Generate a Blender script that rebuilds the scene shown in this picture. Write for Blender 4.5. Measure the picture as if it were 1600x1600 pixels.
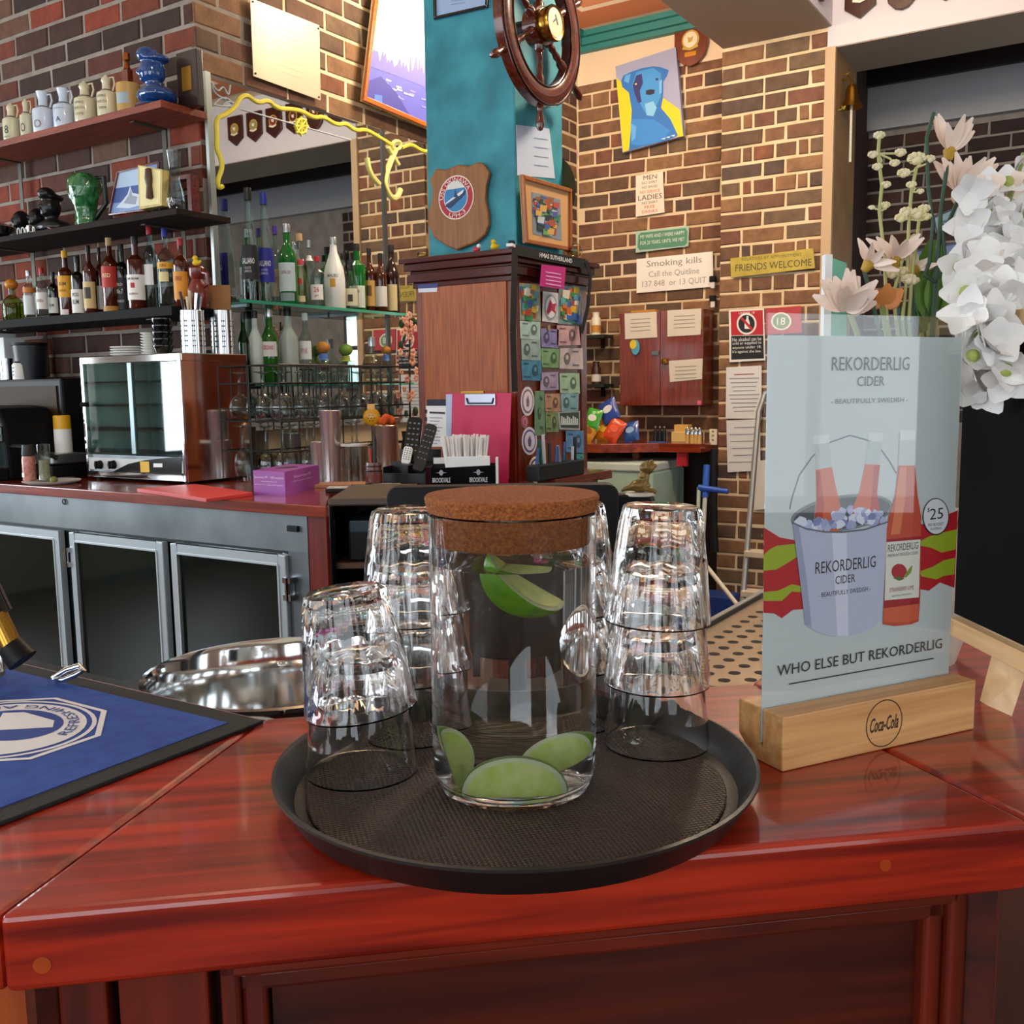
import bpy, math, random
from mathutils import Vector, Matrix
random.seed(7)
sc = bpy.context.scene
for o in list(bpy.data.objects): bpy.data.objects.remove(o, do_unlink=True)
COL = sc.collection
PI = math.pi
# ---------------------------------------------------------------- camera
F = 1553.0; ZC = 1.36
PITCH = math.atan(194/1553); ROLL = 0.0145; YAW = math.atan(1000/1565)
fwd = Vector((math.cos(YAW), math.sin(YAW), 0)); rgt = Vector((math.sin(YAW), -math.cos(YAW), 0)); upv = Vector((0, 0, 1))
F3 = fwd*math.cos(PITCH) - upv*math.sin(PITCH); U0 = upv*math.cos(PITCH) + fwd*math.sin(PITCH)
R3 = rgt*math.cos(ROLL) - U0*math.sin(ROLL); U3 = U0*math.cos(ROLL) + rgt*math.sin(ROLL)
ORG = Vector((0, 0, ZC))
def ray(x, y): return F3 + R3*((x-800)/F) - U3*((y-800)/F)
def at(x, y, ax, v):
    d = ray(x, y); i = 'XYZ'.index(ax); return ORG + d*((v-ORG[i])/d[i])
def dep(p): return (Vector(p)-ORG).dot(F3)
def atd(x, y, d): return ORG + ray(x, y)*d
cd = bpy.data.cameras.new('camera'); cam = bpy.data.objects.new('camera', cd); COL.objects.link(cam)
cd.sensor_width = 36; cd.lens = F/1600*36; cd.clip_start = 0.02; cd.clip_end = 100
cam.matrix_world = Matrix(((R3.x, U3.x, -F3.x, 0), (R3.y, U3.y, -F3.y, 0), (R3.z, U3.z, -F3.z, ZC), (0, 0, 0, 1)))
sc.camera = cam
# ---------------------------------------------------------------- light
w = bpy.data.worlds.new('sky'); sc.world = w; w.use_nodes = True
bg = w.node_tree.nodes['Background']; bg.inputs[0].default_value = (0.80, 0.90, 1.0, 1); bg.inputs[1].default_value = 0.7
sc.view_settings.view_transform = 'Standard'; sc.view_settings.look = 'None'
sc.view_settings.exposure = 0.6; sc.view_settings.gamma = 1.0; sc.view_settings.use_curve_mapping = False
try:
    sc.cycles.max_bounces = 20; sc.cycles.transmission_bounces = 20; sc.cycles.transparent_max_bounces = 24; sc.cycles.glossy_bounces = 8
except Exception: pass
def area(name, loc, direction, sx, sy, power, color):
    l = bpy.data.lights.new(name, 'AREA'); l.shape = 'RECTANGLE'; l.size = sx; l.size_y = sy; l.energy = power; l.color = color
    o = bpy.data.objects.new(name, l); COL.objects.link(o); o.location = loc
    o.rotation_euler = Vector(direction).to_track_quat('-Z', 'Y').to_euler(); return o
WINS_R = ((-1.9, -0.7), (0.0, 1.2), (2.0, 3.2), (4.0, 5.2))     # rear wall windows, Y ranges
WINS_S = ((-1.6, -0.4), (0.7, 1.9), (2.9, 4.1))                 # side wall windows, X ranges
for k, (a, b) in enumerate(WINS_R): area('daylight_rear_window_%d' % k, (-2.62, (a+b)/2, 1.85), (1, 0, 0), b-a, 1.9, 19, (0.86, 0.94, 1.0))
for k, (a, b) in enumerate(WINS_S): area('daylight_side_window_%d' % k, ((a+b)/2, -2.62, 1.85), (0, 1, 0), b-a, 1.9, 9, (0.90, 0.96, 1.0))
for k, a in enumerate((-1.6, 0.2)): area('added_end_light_%d' % k, (a+.6, 6.58, 1.85), (0, -1, 0), 1.2, 1.9, 60, (0.84, 0.93, 1.0))  # added unseen lights at the left end, brighten the fridge and counter
LAMPS = ((3.8, 1.15, 60, 'between the column and the dog painting'), (3.6, 2.55, 16, 'above the bar mirror'), (1.35, 1.75, 34, 'over the serving side of the bar'), (4.45, 2.75, 20, 'in the corner by the wall cabinet'))          # warm ceiling lamps
# ---------------------------------------------------------------- materials
def hexc(h):
    h = h.lstrip('#'); c = [int(h[i:i+2], 16)/255 for i in (0, 2, 4)]
    return tuple(((x/12.92) if x <= .04045 else ((x+.055)/1.055)**2.4) for x in c) + (1,)
MATS = {}
def _new(name):
    m = bpy.data.materials.new(name); m.use_nodes = True; n = m.node_tree.nodes; b = n['Principled BSDF']; return m, n, m.node_tree.links, b
def M(c, rough=.5, metal=0, coat=0, c2=None, scale=12, bump=0, bscale=60, emit=0, stretch=(1, 1, 1), alpha=1, spec=None):
    key = ('M', c, rough, metal, coat, c2, scale, bump, bscale, emit, stretch, alpha, spec)
    if key in MATS: return MATS[key]
    m, n, l, b = _new('paint_%s' % c.strip('#'))
    b.inputs['Base Color'].default_value = hexc(c); b.inputs['Roughness'].default_value = rough; b.inputs['Metallic'].default_value = metal
    b.inputs['Coat Weight'].default_value = coat; b.inputs['Coat Roughness'].default_value = .06
    if spec is not None: b.inputs['Specular IOR Level'].default_value = spec
    if alpha < 1: b.inputs['Alpha'].default_value = alpha
    if emit: b.inputs['Emission Color'].default_value = hexc(c); b.inputs['Emission Strength'].default_value = emit
    if c2 or bump:
        tc = n.new('ShaderNodeTexCoord'); mp = n.new('ShaderNodeMapping'); mp.inputs['Scale'].default_value = stretch
        l.new(tc.outputs['Object'], mp.inputs[0])
    if c2:
        nz = n.new('ShaderNodeTexNoise'); nz.inputs['Scale'].default_value = scale; nz.inputs['Detail'].default_value = 6; l.new(mp.outputs[0], nz.inputs['Vector'])
        cr = n.new('ShaderNodeValToRGB'); cr.color_ramp.elements[0].position = .35; cr.color_ramp.elements[1].position = .68
        cr.color_ramp.elements[0].color = hexc(c); cr.color_ramp.elements[1].color = hexc(c2)
        l.new(nz.outputs['Fac'], cr.inputs[0]); l.new(cr.outputs[0], b.inputs['Base Color'])
    if bump:
        nb = n.new('ShaderNodeTexNoise'); nb.inputs['Scale'].default_value = bscale; nb.inputs['Detail'].default_value = 5; l.new(mp.outputs[0], nb.inputs['Vector'])
        bn = n.new('ShaderNodeBump'); bn.inputs['Strength'].default_value = bump; bn.inputs['Distance'].default_value = .004
        l.new(nb.outputs['Fac'], bn.inputs['Height']); l.new(bn.outputs[0], b.inputs['Normal'])
    MATS[key] = m; return m
def wood(c, c2, axis='x', scale=14, rough=.3, coat=.4, k=9, cr_=.08, bump=.06):
    key = ('W', c, c2, axis, scale, rough, coat, k, cr_)
    if key in MATS: return MATS[key]
    m, n, l, b = _new('wood_%s' % c.strip('#'))
    tc = n.new('ShaderNodeTexCoord'); mp = n.new('ShaderNodeMapping')
    s = [k, k, k]; s['xyz'.index(axis)] = .55; mp.inputs['Scale'].default_value = s; l.new(tc.outputs['Object'], mp.inputs[0])
    nz = n.new('ShaderNodeTexNoise'); nz.inputs['Scale'].default_value = scale; nz.inputs['Detail'].default_value = 8; nz.inputs['Distortion'].default_value = .4; l.new(mp.outputs[0], nz.inputs['Vector'])
    cr = n.new('ShaderNodeValToRGB'); cr.color_ramp.elements[0].position = .3; cr.color_ramp.elements[1].position = .7
    cr.color_ramp.elements[0].color = hexc(c); cr.color_ramp.elements[1].color = hexc(c2)
    l.new(nz.outputs['Fac'], cr.inputs[0]); l.new(cr.outputs[0], b.inputs['Base Color'])
    b.inputs['Roughness'].default_value = rough; b.inputs['Coat Weight'].default_value = coat; b.inputs['Coat Roughness'].default_value = cr_
    bn = n.new('ShaderNodeBump'); bn.inputs['Strength'].default_value = bump; bn.inputs['Distance'].default_value = .002
    l.new(nz.outputs['Fac'], bn.inputs['Height']); l.new(bn.outputs[0], b.inputs['Normal'])
    MATS[key] = m; return m
def brickmat(name, cols):
    m, n, l, b = _new(name)
    oi = n.new('ShaderNodeObjectInfo'); cr = n.new('ShaderNodeValToRGB'); cr.color_ramp.interpolation = 'CONSTANT'
    while len(cr.color_ramp.elements) < len(cols): cr.color_ramp.elements.new(.5)
    for i, c in enumerate(cols): cr.color_ramp.elements[i].position = i/len(cols); cr.color_ramp.elements[i].color = hexc(c)
    l.new(oi.outputs['Random'], cr.inputs[0])
    tc = n.new('ShaderNodeTexCoord'); ad = n.new('ShaderNodeVectorMath'); ad.operation = 'ADD'
    l.new(tc.outputs['Object'], ad.inputs[0]); l.new(oi.outputs['Location'], ad.inputs[1])
    nz = n.new('ShaderNodeTexNoise'); nz.inputs['Scale'].default_value = 16; nz.inputs['Detail'].default_value = 7; nz.inputs['Roughness'].default_value = .65; l.new(ad.outputs[0], nz.inputs['Vector'])
    mx = n.new('ShaderNodeMix'); mx.data_type = 'RGBA'; mx.blend_type = 'MULTIPLY'
    c2 = n.new('ShaderNodeValToRGB'); c2.color_ramp.elements[0].position = .3; c2.color_ramp.elements[1].position = .75; c2.color_ramp.elements[0].color = (.5, .48, .46, 1); c2.color_ramp.elements[1].color = (1.25, 1.2, 1.15, 1)
    l.new(nz.outputs['Fac'], c2.inputs[0]); mx.inputs['Factor'].default_value = .8
    l.new(cr.outputs[0], mx.inputs[6]); l.new(c2.outputs[0], mx.inputs[7]); l.new(mx.outputs[2], b.inputs['Base Color'])
    b.inputs['Roughness'].default_value = .85
    nb = n.new('ShaderNodeTexNoise'); nb.inputs['Scale'].default_value = 90; nb.inputs['Detail'].default_value = 6; l.new(ad.outputs[0], nb.inputs['Vector'])
    bn = n.new('ShaderNodeBump'); bn.inputs['Strength'].default_value = .5; bn.inputs['Distance'].default_value = .004
    l.new(nb.outputs['Fac'], bn.inputs['Height']); l.new(bn.outputs[0], b.inputs['Normal']); return m
def glass(c='#FFFFFF', ior=1.5, rough=0.0):
    key = ('G', c, ior, rough)
    if key in MATS: return MATS[key]
    m = bpy.data.materials.new('glass_%s' % c.strip('#')); m.use_nodes = True; n = m.node_tree.nodes; l = m.node_tree.links; n.clear()
    o = n.new('ShaderNodeOutputMaterial'); g = n.new('ShaderNodeBsdfGlass'); g.inputs['Color'].default_value = hexc(c); g.inputs['IOR'].default_value = ior; g.inputs['Roughness'].default_value = rough
    l.new(g.outputs[0], o.inputs[0]); MATS[key] = m; return m
def thin(c='#F2F7F5', refl=1.0, rough=.02):
    key = ('T', c, refl, rough)
    if key in MATS: return MATS[key]
    m = bpy.data.materials.new('thin_glass_%s' % c.strip('#')); m.use_nodes = True; n = m.node_tree.nodes; l = m.node_tree.links; n.clear()
    o = n.new('ShaderNodeOutputMaterial'); t = n.new('ShaderNodeBsdfTransparent'); t.inputs[0].default_value = hexc(c)
    g = n.new('ShaderNodeBsdfGlossy'); g.inputs['Roughness'].default_value = rough
    fr = n.new('ShaderNodeFresnel'); ge_ = n.new('ShaderNodeNewGeometry'); mr_ = n.new('ShaderNodeMapRange'); mr_.inputs[3].default_value = 1.5; mr_.inputs[4].default_value = 1/1.5; l.new(ge_.outputs['Backfacing'], mr_.inputs[0]); l.new(mr_.outputs[0], fr.inputs[0]); mu = n.new('ShaderNodeMath'); mu.operation = 'MULTIPLY'; mu.inputs[1].default_value = 1.0*refl; mu.use_clamp = True
    l.new(fr.outputs[0], mu.inputs[0]); mx = n.new('ShaderNodeMixShader'); l.new(mu.outputs[0], mx.inputs[0]); l.new(t.outputs[0], mx.inputs[1]); l.new(g.outputs[0], mx.inputs[2]); l.new(mx.outputs[0], o.inputs[0])
    MATS[key] = m; return m
STEEL = M('#C6CACD', .16, 1.0); STEELB = M('#8E9396', .38, 1.0, c2='#6E7478', scale=5); CHROME = M('#E4E7EA', .06, 1.0)
ALU = M('#B9C3C9', .35, .4); BLACK = M('#0B0B0C', .5, spec=.25); BLACKG = M('#0A0B0D', .12, coat=.3); BRASS = M('#B4883A', .25, 1.0)
WHITE = M('#E9E9E6', .45); PAPER = M('#EEF0F0', .8); CREAM = M('#E7DCC3', .6); INK = M('#16181A', .6); REDPAINT = M('#B61F28', .5)
MAHO = wood('#4A150B', '#7A2815', 'x', rough=.25, coat=.6); MAHOZ = wood('#4A150B', '#7A2815', 'z', rough=.25, coat=.6); MAHOY = wood('#4A150B', '#7A2815', 'y', rough=.25, coat=.6)
PLYW = wood('#86401A', '#B8642E', 'z', 12, rough=.5, coat=.12, k=12); PINE = wood('#B9824B', '#D9A86C', 'x', 10, rough=.5, coat=.1, k=14)
# ---------------------------------------------------------------- mesh builder
class MB:
    def __init__(s): s.v = []; s.f = []
    def add(s, vs, fs):
        k = len(s.v); s.v += [tuple(v) for v in vs]; s.f += [tuple(i+k for i in f) for f in fs]; return s
    def box(s, c, d, rz=0, rx=0, ry=0):
        R = Matrix.Rotation(rz, 3, 'Z') @ Matrix.Rotation(ry, 3, 'Y') @ Matrix.Rotation(rx, 3, 'X'); c = Vector(c)
        vs = [c + R @ Vector((x*d[0]/2, y*d[1]/2, z*d[2]/2)) for x in (-1, 1) for y in (-1, 1) for z in (-1, 1)]
        return s.add(vs, [(0, 1, 3, 2), (4, 6, 7, 5), (0, 4, 5, 1), (2, 3, 7, 6), (0, 2, 6, 4), (1, 5, 7, 3)])
    def b2(s, lo, hi): return s.box([(a+b)/2 for a, b in zip(lo, hi)], [abs(b-a) for a, b in zip(lo, hi)])
    def lathe(s, prof, n=20, o=(0, 0, 0), R=None, a0=0, a1=2*PI, mod=None):
        full = abs(a1-a0-2*PI) < 1e-6; m = n if full else n+1; vs = []; o = Vector(o)
        for r, z in prof:
            for i in range(m):
                a = a0+(a1-a0)*i/n; rr = r*(mod(a, z) if mod else 1); p = Vector((rr*math.cos(a), rr*math.sin(a), z))
                vs.append(o+(R @ p if R else p))
        fs = []
        for j in range(len(prof)-1):
            for i in range(n):
                i2 = (i+1) % m
                fs.append((j*m+i, j*m+i2, (j+1)*m+i2, (j+1)*m+i))
        return s.add(vs, fs)
    def cyl(s, p0, p1, r0, r1=None, n=12, caps=True):
        p0 = Vector(p0); p1 = Vector(p1); r1 = r0 if r1 is None else r1; d = p1-p0; L = d.length
        if L < 1e-9: return s
        R = d.to_track_quat('Z', 'Y').to_matrix()
        pr = [(r0, 0), (r1, L)]
        if caps: pr = [(1e-5, 0)] + pr + [(1e-5, L)]
        return s.lathe(pr, n, p0, R)
    def tube(s, pts, r, n=8, closed=False):
        pts = [Vector(p) for p in pts]; N = len(pts); vs = []; prev = None
        rs = r if isinstance(r, (list, tuple)) else [r]*N
        for i, p in enumerate(pts):
            a = pts[(i-1) % N] if (closed or i > 0) else p; b = pts[(i+1) % N] if (closed or i < N-1) else p
            t = (b-a).normalized()
            if prev is None: u = t.orthogonal().normalized()
            else:
                u = prev-t*prev.dot(t); u = u.normalized() if u.length > 1e-6 else t.orthogonal().normalized()
            prev = u; v = t.cross(u)
            for k in range(n): vs.append(p+(u*math.cos(2*PI*k/n)+v*math.sin(2*PI*k/n))*rs[i])
        fs = []
        for i in range(N if closed else N-1):
            j = (i+1) % N
            for k in range(n): fs.append((i*n+k, i*n+(k+1) % n, j*n+(k+1) % n, j*n+k))
        if not closed: fs += [tuple(range(n))[::-1], tuple((N-1)*n+k for k in range(n))]
        return s.add(vs, fs)
    def prism(s, poly, d0, d1, f):
        "poly of (a,b); f(a,b,d)->xyz"
        n = len(poly); vs = [f(a, b, d0) for a, b in poly]+[f(a, b, d1) for a, b in poly]
        return s.add(vs, [tuple(range(n)), tuple(range(2*n-1, n-1, -1))]+[(i, n+i, n+(i+1) % n, (i+1) % n) for i in range(n)])
    def slab(s, poly, y, th=.001): return s.prism(poly, y, y+th, lambda a, b, d: (a, d, b))      # upright, local XZ
    def plate(s, poly, z0, z1): return s.prism(poly, z0, z1, lambda a, b, d: (a, b, d))            # lying, XY
    def ball(s, c, r, n=14, m=9, sc=(1, 1, 1)):
        vs = []; c = Vector(c)
        for j in range(m+1):
            t = PI*j/m
            for i in range(n):
                a = 2*PI*i/n; vs.append(c+Vector((r*sc[0]*math.sin(t)*math.cos(a), r*sc[1]*math.sin(t)*math.sin(a), r*sc[2]*math.cos(t))))
        return s.add(vs, [(j*n+i, (j+1)*n+i, (j+1)*n+(i+1) % n, j*n+(i+1) % n) for j in range(m) for i in range(n)])
    def mesh(s, name):
        me = bpy.data.meshes.new(name); me.from_pydata(s.v, [], s.f); me.update()
        import bmesh as bm_
        b = bm_.new(); b.from_mesh(me); bm_.ops.remove_doubles(b, verts=b.verts, dist=1e-6); bm_.ops.recalc_face_normals(b, faces=b.faces); b.to_mesh(me); b.free(); return me
    def build(s, name, mat, parent=None, smooth=False, bevel=0, loc=None, rz=0, seg=2):
        me = s.mesh(name); o = bpy.data.objects.new(name, me); COL.objects.link(o); me.materials.append(mat)
        if parent is not None: o.parent = parent
        if loc is not None: o.location = loc
        if rz: o.rotation_euler = (0, 0, rz)
        if smooth:
            for p in me.polygons: p.use_smooth = True
            try: me.set_sharp_from_angle(angle=math.radians(38))
            except Exception: pass
        if bevel:
            md = o.modifiers.new('bevel', 'BEVEL'); md.width = bevel; md.segments = seg; md.limit_method = 'ANGLE'; md.angle_limit = math.radians(40)
        return o
def tag(o, label, cat, group=None):
    o['label'] = label; o['category'] = cat
    if group: o['group'] = group
    return o
def thing(name, label, cat, loc=(0, 0, 0), rz=0, group=None):
    o = bpy.data.objects.new(name, None); COL.objects.link(o); o.empty_display_size = .05; o.location = loc; o.rotation_euler = (0, 0, rz); return tag(o, label, cat, group)
def struct(o): o['kind'] = 'structure'; return o
def copy_tree(o, parent=None):
    c = o.copy(); COL.objects.link(c); c.parent = parent
    for ch in [x for x in bpy.data.objects if x.parent == o]: copy_tree(ch, c)
    return c
FX = -PI/2          # local front (-y) faces world -X
FY = 0.0            # faces world -Y
FC = -(PI/2-YAW)    # faces the camera direction
def ell(cx, cz, rx, rz, n=24, a0=0, a1=2*PI): return [(cx+rx*math.cos(a0+(a1-a0)*i/n), cz+rz*math.sin(a0+(a1-a0)*i/n)) for i in range(n if abs(a1-a0-2*PI) < 1e-6 else n+1)]
def rect(x0, z0, x1, z1): return [(x0, z0), (x1, z0), (x1, z1), (x0, z1)]
def rrect(x0, z0, x1, z1, r, n=5):
    p = []
    for cx, cz, a in ((x1-r, z0+r, -PI/2), (x1-r, z1-r, 0), (x0+r, z1-r, PI/2), (x0+r, z0+r, PI)):
        for i in range(n+1): p.append((cx+r*math.cos(a+PI/2*i/n), cz+r*math.sin(a+PI/2*i/n)))
    return p
def flat(parent, name, mat, poly, y, th=.0006): return MB().slab(poly, y-th, th).build(name, mat, parent)
def text(parent, s, mat, x, z, y, w=None, h=None, wrap=None, align='CENTER', shear=0, rot=0, name='lettering', lie=False, bold=0, arc=None):
    "lettering in the local XZ plane facing -y (or lying in XY when lie=True), fitted to width w and/or cap height h"
    cu = bpy.data.curves.new('t', 'FONT'); cu.body = s; cu.align_x = 'CENTER'; cu.size = 1; cu.shear = shear; cu.offset = bold; cu.resolution_u = 2
    ob = bpy.data.objects.new('t', cu); me = bpy.data.meshes.new_from_object(ob); bpy.data.objects.remove(ob); bpy.data.curves.remove(cu)
    if not me.vertices: return None
    xs = [v.co.x for v in me.vertices]; ys = [v.co.y for v in me.vertices]; x0, x1, y0, y1 = min(xs), max(xs), min(ys), max(ys)
    sx = (w/(x1-x0)) if w else None; sy = (h/(y1-y0)) if h else None
    if sx is None: sx = sy
    if sy is None: sy = sx
    cxm = (x0+x1)/2; czm = (y0+y1)/2
    for v in me.vertices:
        a = (v.co.x-cxm)*sx; b = (v.co.y-czm)*sy
        if arc:                                  # arc=(radius, centre angle, sign)
            R_, a0, sg = arc; ang = a0-sg*a/R_; rr = R_+sg*b; a = rr*math.cos(ang); b = rr*math.sin(ang)
        if rot: a, b = a*math.cos(rot)-b*math.sin(rot), a*math.sin(rot)+b*math.cos(rot)
        a += x; b += z
        if lie: v.co = (a, b, y)
        elif wrap: v.co = (wrap*math.sin(a/wrap), -wrap*math.cos(a/wrap)+y, b)
        else: v.co = (a, y, b)
    me.materials.clear(); me.materials.append(mat); me.name = name
    o = bpy.data.objects.new(name, me); COL.objects.link(o)
    if parent is not None: o.parent = parent
    return o
# ================================================================ ROOM
XA = 2.70; YB = 3.116; XC = 5.70; XP = 5.42; XF = 6.80; CEIL = 3.50
BARZ = 1.06; CTZ = 1.03; COURSE = .0864
MORT_L = M('#9A8F84', .95, c2='#7E746A', scale=9, bump=.5, bscale=80); MORT_R = M('#E0CBAA', .95, c2='#CFB58E', scale=9, bump=.5, bscale=80); MORT_F = M('#A49C96', .95, c2='#8A827C', scale=9)
BR_L = brickmat('brick_dark_red', ['#3B231B', '#4A2B20', '#5E2F20', '#43281F', '#8A3A22', '#56392B', '#3A2620', '#7A3A26', '#6B4A38'])  # own dark brown and red, deepened in colour for this wall's dim light
BR_R = brickmat('brick_tan_brown', ['#765540', '#805C44', '#6A4E3C', '#8A6548', '#775040', '#66503F', '#8E6A4C', '#80533D', '#705A46', '#5A4840'])
BR_F = brickmat('brick_dark_plum', ['#3A2A2A', '#45302E', '#2E2223', '#4B3532', '#372827', '#53392F'])
_bm = {}
def brick_mesh(L, kind):
    k = (round(L, 3), kind)
    if k in _bm: return _bm[k]
    r = random.Random(hash(k) & 0xffff); H = .0735; D = .030; b = MB(); j = lambda s: r.uniform(-s, s); e = .005
    back = [(-L/2+j(.002), 0, -H/2+j(.002)), (L/2+j(.002), 0, -H/2+j(.002)), (L/2+j(.002), 0, H/2+j(.002)), (-L/2+j(.002), 0, H/2+j(.002))]
    mid = [(x, -D+e, z) for x, y, z in back]
    fr = [(x-math.copysign(e+abs(j(.003)), x), -D+j(.0015), z-math.copysign(e+abs(j(.002)), z)) for x, y, z in back]
    q = lambda a: [(a+i, a+(i+1) % 4, a+4+(i+1) % 4, a+4+i) for i in range(4)]
    b.add(back+mid+fr, q(0)+q(4)+[(8, 9, 10, 11)])
    _bm[k] = b.mesh('brick'); return _bm[k]
def bricks(parent, mat, rz, plane, u0, u1, z0, z1, zphase, rows, sink=.0265, skip=None):
    """lay courses on a wall: u runs to the right as seen from inside; rows(i) gives the list of brick lengths, cycled and offset"""
    i0 = math.floor((z0-zphase)/COURSE); i = i0
    while True:
        zb = zphase+i*COURSE
        if zb > z1-.02: break
        seq, off = rows(i); u = u0-off; k = 0
        while u < u1-.02:
            L = seq[k % len(seq)]; k += 1
            a = max(u, u0); b_ = min(u+L, u1); u += L+.012
            if b_-a < .03: continue
            zc = zb+COURSE/2; uc = (a+b_)/2
            if zc-.03 < z0 or zc > z1 or (skip and skip(uc, zc)): continue
            Lq = round(b_-a, 3)
            me = brick_mesh(Lq, random.randrange(3))
            if not me.materials: me.materials.append(mat)
            elif me.materials[0] != mat:
                kk = (Lq, mat.name)
                if kk not in _bm: _bm[kk] = me.copy(); _bm[kk].materials[0] = mat
                me = _bm[kk]
            o = bpy.data.objects.new('brick', me); COL.objects.link(o); o.parent = parent
            o.location = (plane+sink+random.uniform(-.003, .002), -uc, zc) if rz == FX else (uc, plane+sink+random.uniform(-.003, .002), zc)
            o.rotation_euler = (0, 0, rz)
        i += 1
def stretch(i): return ([.230], (.12 if i % 2 else 0)+((i*37) % 5)*.006) if i % 4 != 3 else ([.110], ((i*29) % 5)*.02)
def pil_rows(i): return (([.110, .05, .110, .110, .05, .110], 0) if i % 2 else ([.230, .110, .230], 0)) if (i % 9) < 6 else (([.230], 0) if i % 2 else ([.115, .230, .230], 0))
SLAB = .03
# floor, ceiling
fl = struct(MB().b2((-2.6, -2.6, -.1), (7.2, 6.7, 0)).build('floor', M('#4A2E20', .4, c2='#3A2419', scale=4)))
cl = struct(MB().b2((-2.6, -2.6, CEIL), (7.2, 6.7, CEIL+.1)).build('ceiling', M('#E8D3B8', .8)))
for k, (ox, oy) in enumerate(((4.72, 2.45), (2.2, 2.3), (2.2, .3), (.2, 1.5), (.2, -.8), (4.45, .2))):
    for j, (h, c) in enumerate(((.80, '#C97B52'), (.56, '#F0DFC8'), (.50, '#D08A60'), (.40, '#F0DFC8'), (.36, '#C97B52'))):
        p = MB(); p.b2((ox-h, oy-h*.72, CEIL-.012-.004*j), (ox+h, oy+h*.72, CEIL)); p.build('ceiling_panel', M(c, .8), cl)
# left brick wall (faces -X)
wl = struct(MB().b2((XA+.001, YB, 0), (XA+.28, 6.6, CEIL)).build('wall_left', MORT_L))
zph = at(308, 36, 'X', XA).z
bricks(wl, BR_L, FX, XA, -4.62, -YB, 1.03, 3.10, zph, lambda i: ([.230], (.125 if i % 2 else .01)), skip=lambda u, z: False)
# mirror wall (faces -Y)
wm = struct(MB().b2((XA+.02, YB+.001, 0), (XC+.3, YB+.28, CEIL)).build('wall_back', MORT_R))
bricks(wm, BR_R, FY, YB, XA, XC-.01, 1.03, 3.22, zph, lambda i: ([.230], (.12 if i % 2 else .0)), skip=lambda u, z: u < 5.0 and z < 2.53)
# right wall with signs (faces -X) and its pilaster
wr = struct(MB().b2((XC+.001, 1.49, 0), (XC+.17, YB, CEIL)).build('wall_right', MORT_R))
zpr = at(1290, 48, 'X', XP).z
bricks(wr, BR_R, FX, XC, -YB+.01, -2.06, .5, 3.22, zpr, stretch)
wp = struct(MB().b2((XP+.001, 1.49, 0), (XC+.17, 2.06, 3.175)).build('wall_pilaster', MORT_R))
bricks(wp, BR_R, FX, XP, -2.06, -1.495, .0, 3.175, zpr, pil_rows)
fz = struct(MB().b2((XC-.006, 2.0, 3.215), (XC+.02, YB, 3.44)).build('trim_1', M('#EBD2B4', .8)))
fz2 = struct(MB().b2((XA, YB-.01, 3.215), (XC, YB+.02, 3.44)).build('trim_2', M('#EBD2B4', .8)))
tl = MB()
for j, (d, z0, z1) in enumerate(((.05, 3.40, 3.43), (.08, 3.43, 3.47), (.11, 3.47, 3.50))): tl.b2((XC-d, 2.0, z0), (XC, YB, z1)); tl.b2((XA, YB-d, z0), (XC-d, YB, z1))
struct(tl.build('trim_3', M('#2F7F7C', .5)))
# jamb of the wide opening
jb = struct(MB().b2((XP-.015, 1.455, 0), (5.87, 1.492, 3.07)).build('trim_4', M('#9A7A56', .6, c2='#8A6A48', scale=6)))
struct(MB().b2((XP-.02, 1.448, .2), (XP+.01, 1.50, 3.07)).build('trim_5', M('#B79C7C', .6)))
# ceiling beams
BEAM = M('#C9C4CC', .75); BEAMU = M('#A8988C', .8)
b1 = struct(MB().b2((-2.6, 1.47, 3.175), (XC, 2.06, CEIL)).build('ceiling_beam_across', BEAM))
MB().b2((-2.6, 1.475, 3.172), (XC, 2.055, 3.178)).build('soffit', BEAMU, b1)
b2_ = struct(MB().b2((XP-.01, -2.6, 3.07), (5.90, 1.492, CEIL)).build('ceiling_beam_side', BEAM))
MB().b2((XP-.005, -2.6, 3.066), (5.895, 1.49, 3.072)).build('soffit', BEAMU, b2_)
# far room seen through the opening
wf = struct(MB().b2((XF+.001, -2.6, 0), (XF+.2, 1.9, CEIL)).build('wall_far', MORT_F))
bricks(wf, BR_F, FX, XF, -1.86, -.1, 1.1, 2.93, .06, lambda i: ([.230], .12 if i % 2 else 0), skip=lambda u, z: u > -.76 and z < 2.15)
struct(MB().b2((XF-.06, -2.6, 2.94), (XF+.02, 1.9, 3.2)).build('trim_6', M('#B5B7BD', .6)))
struct(MB().b2((XF-.10, -2.6, 3.2), (XF+.02, 1.9, 3.30)).build('trim_7', M('#18100F', .5)))
struct(MB().b2((5.87, 1.60, 0), (XF+.1, 1.9, CEIL)).build('wall_passage', M('#4B3B36', .9)))
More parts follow.
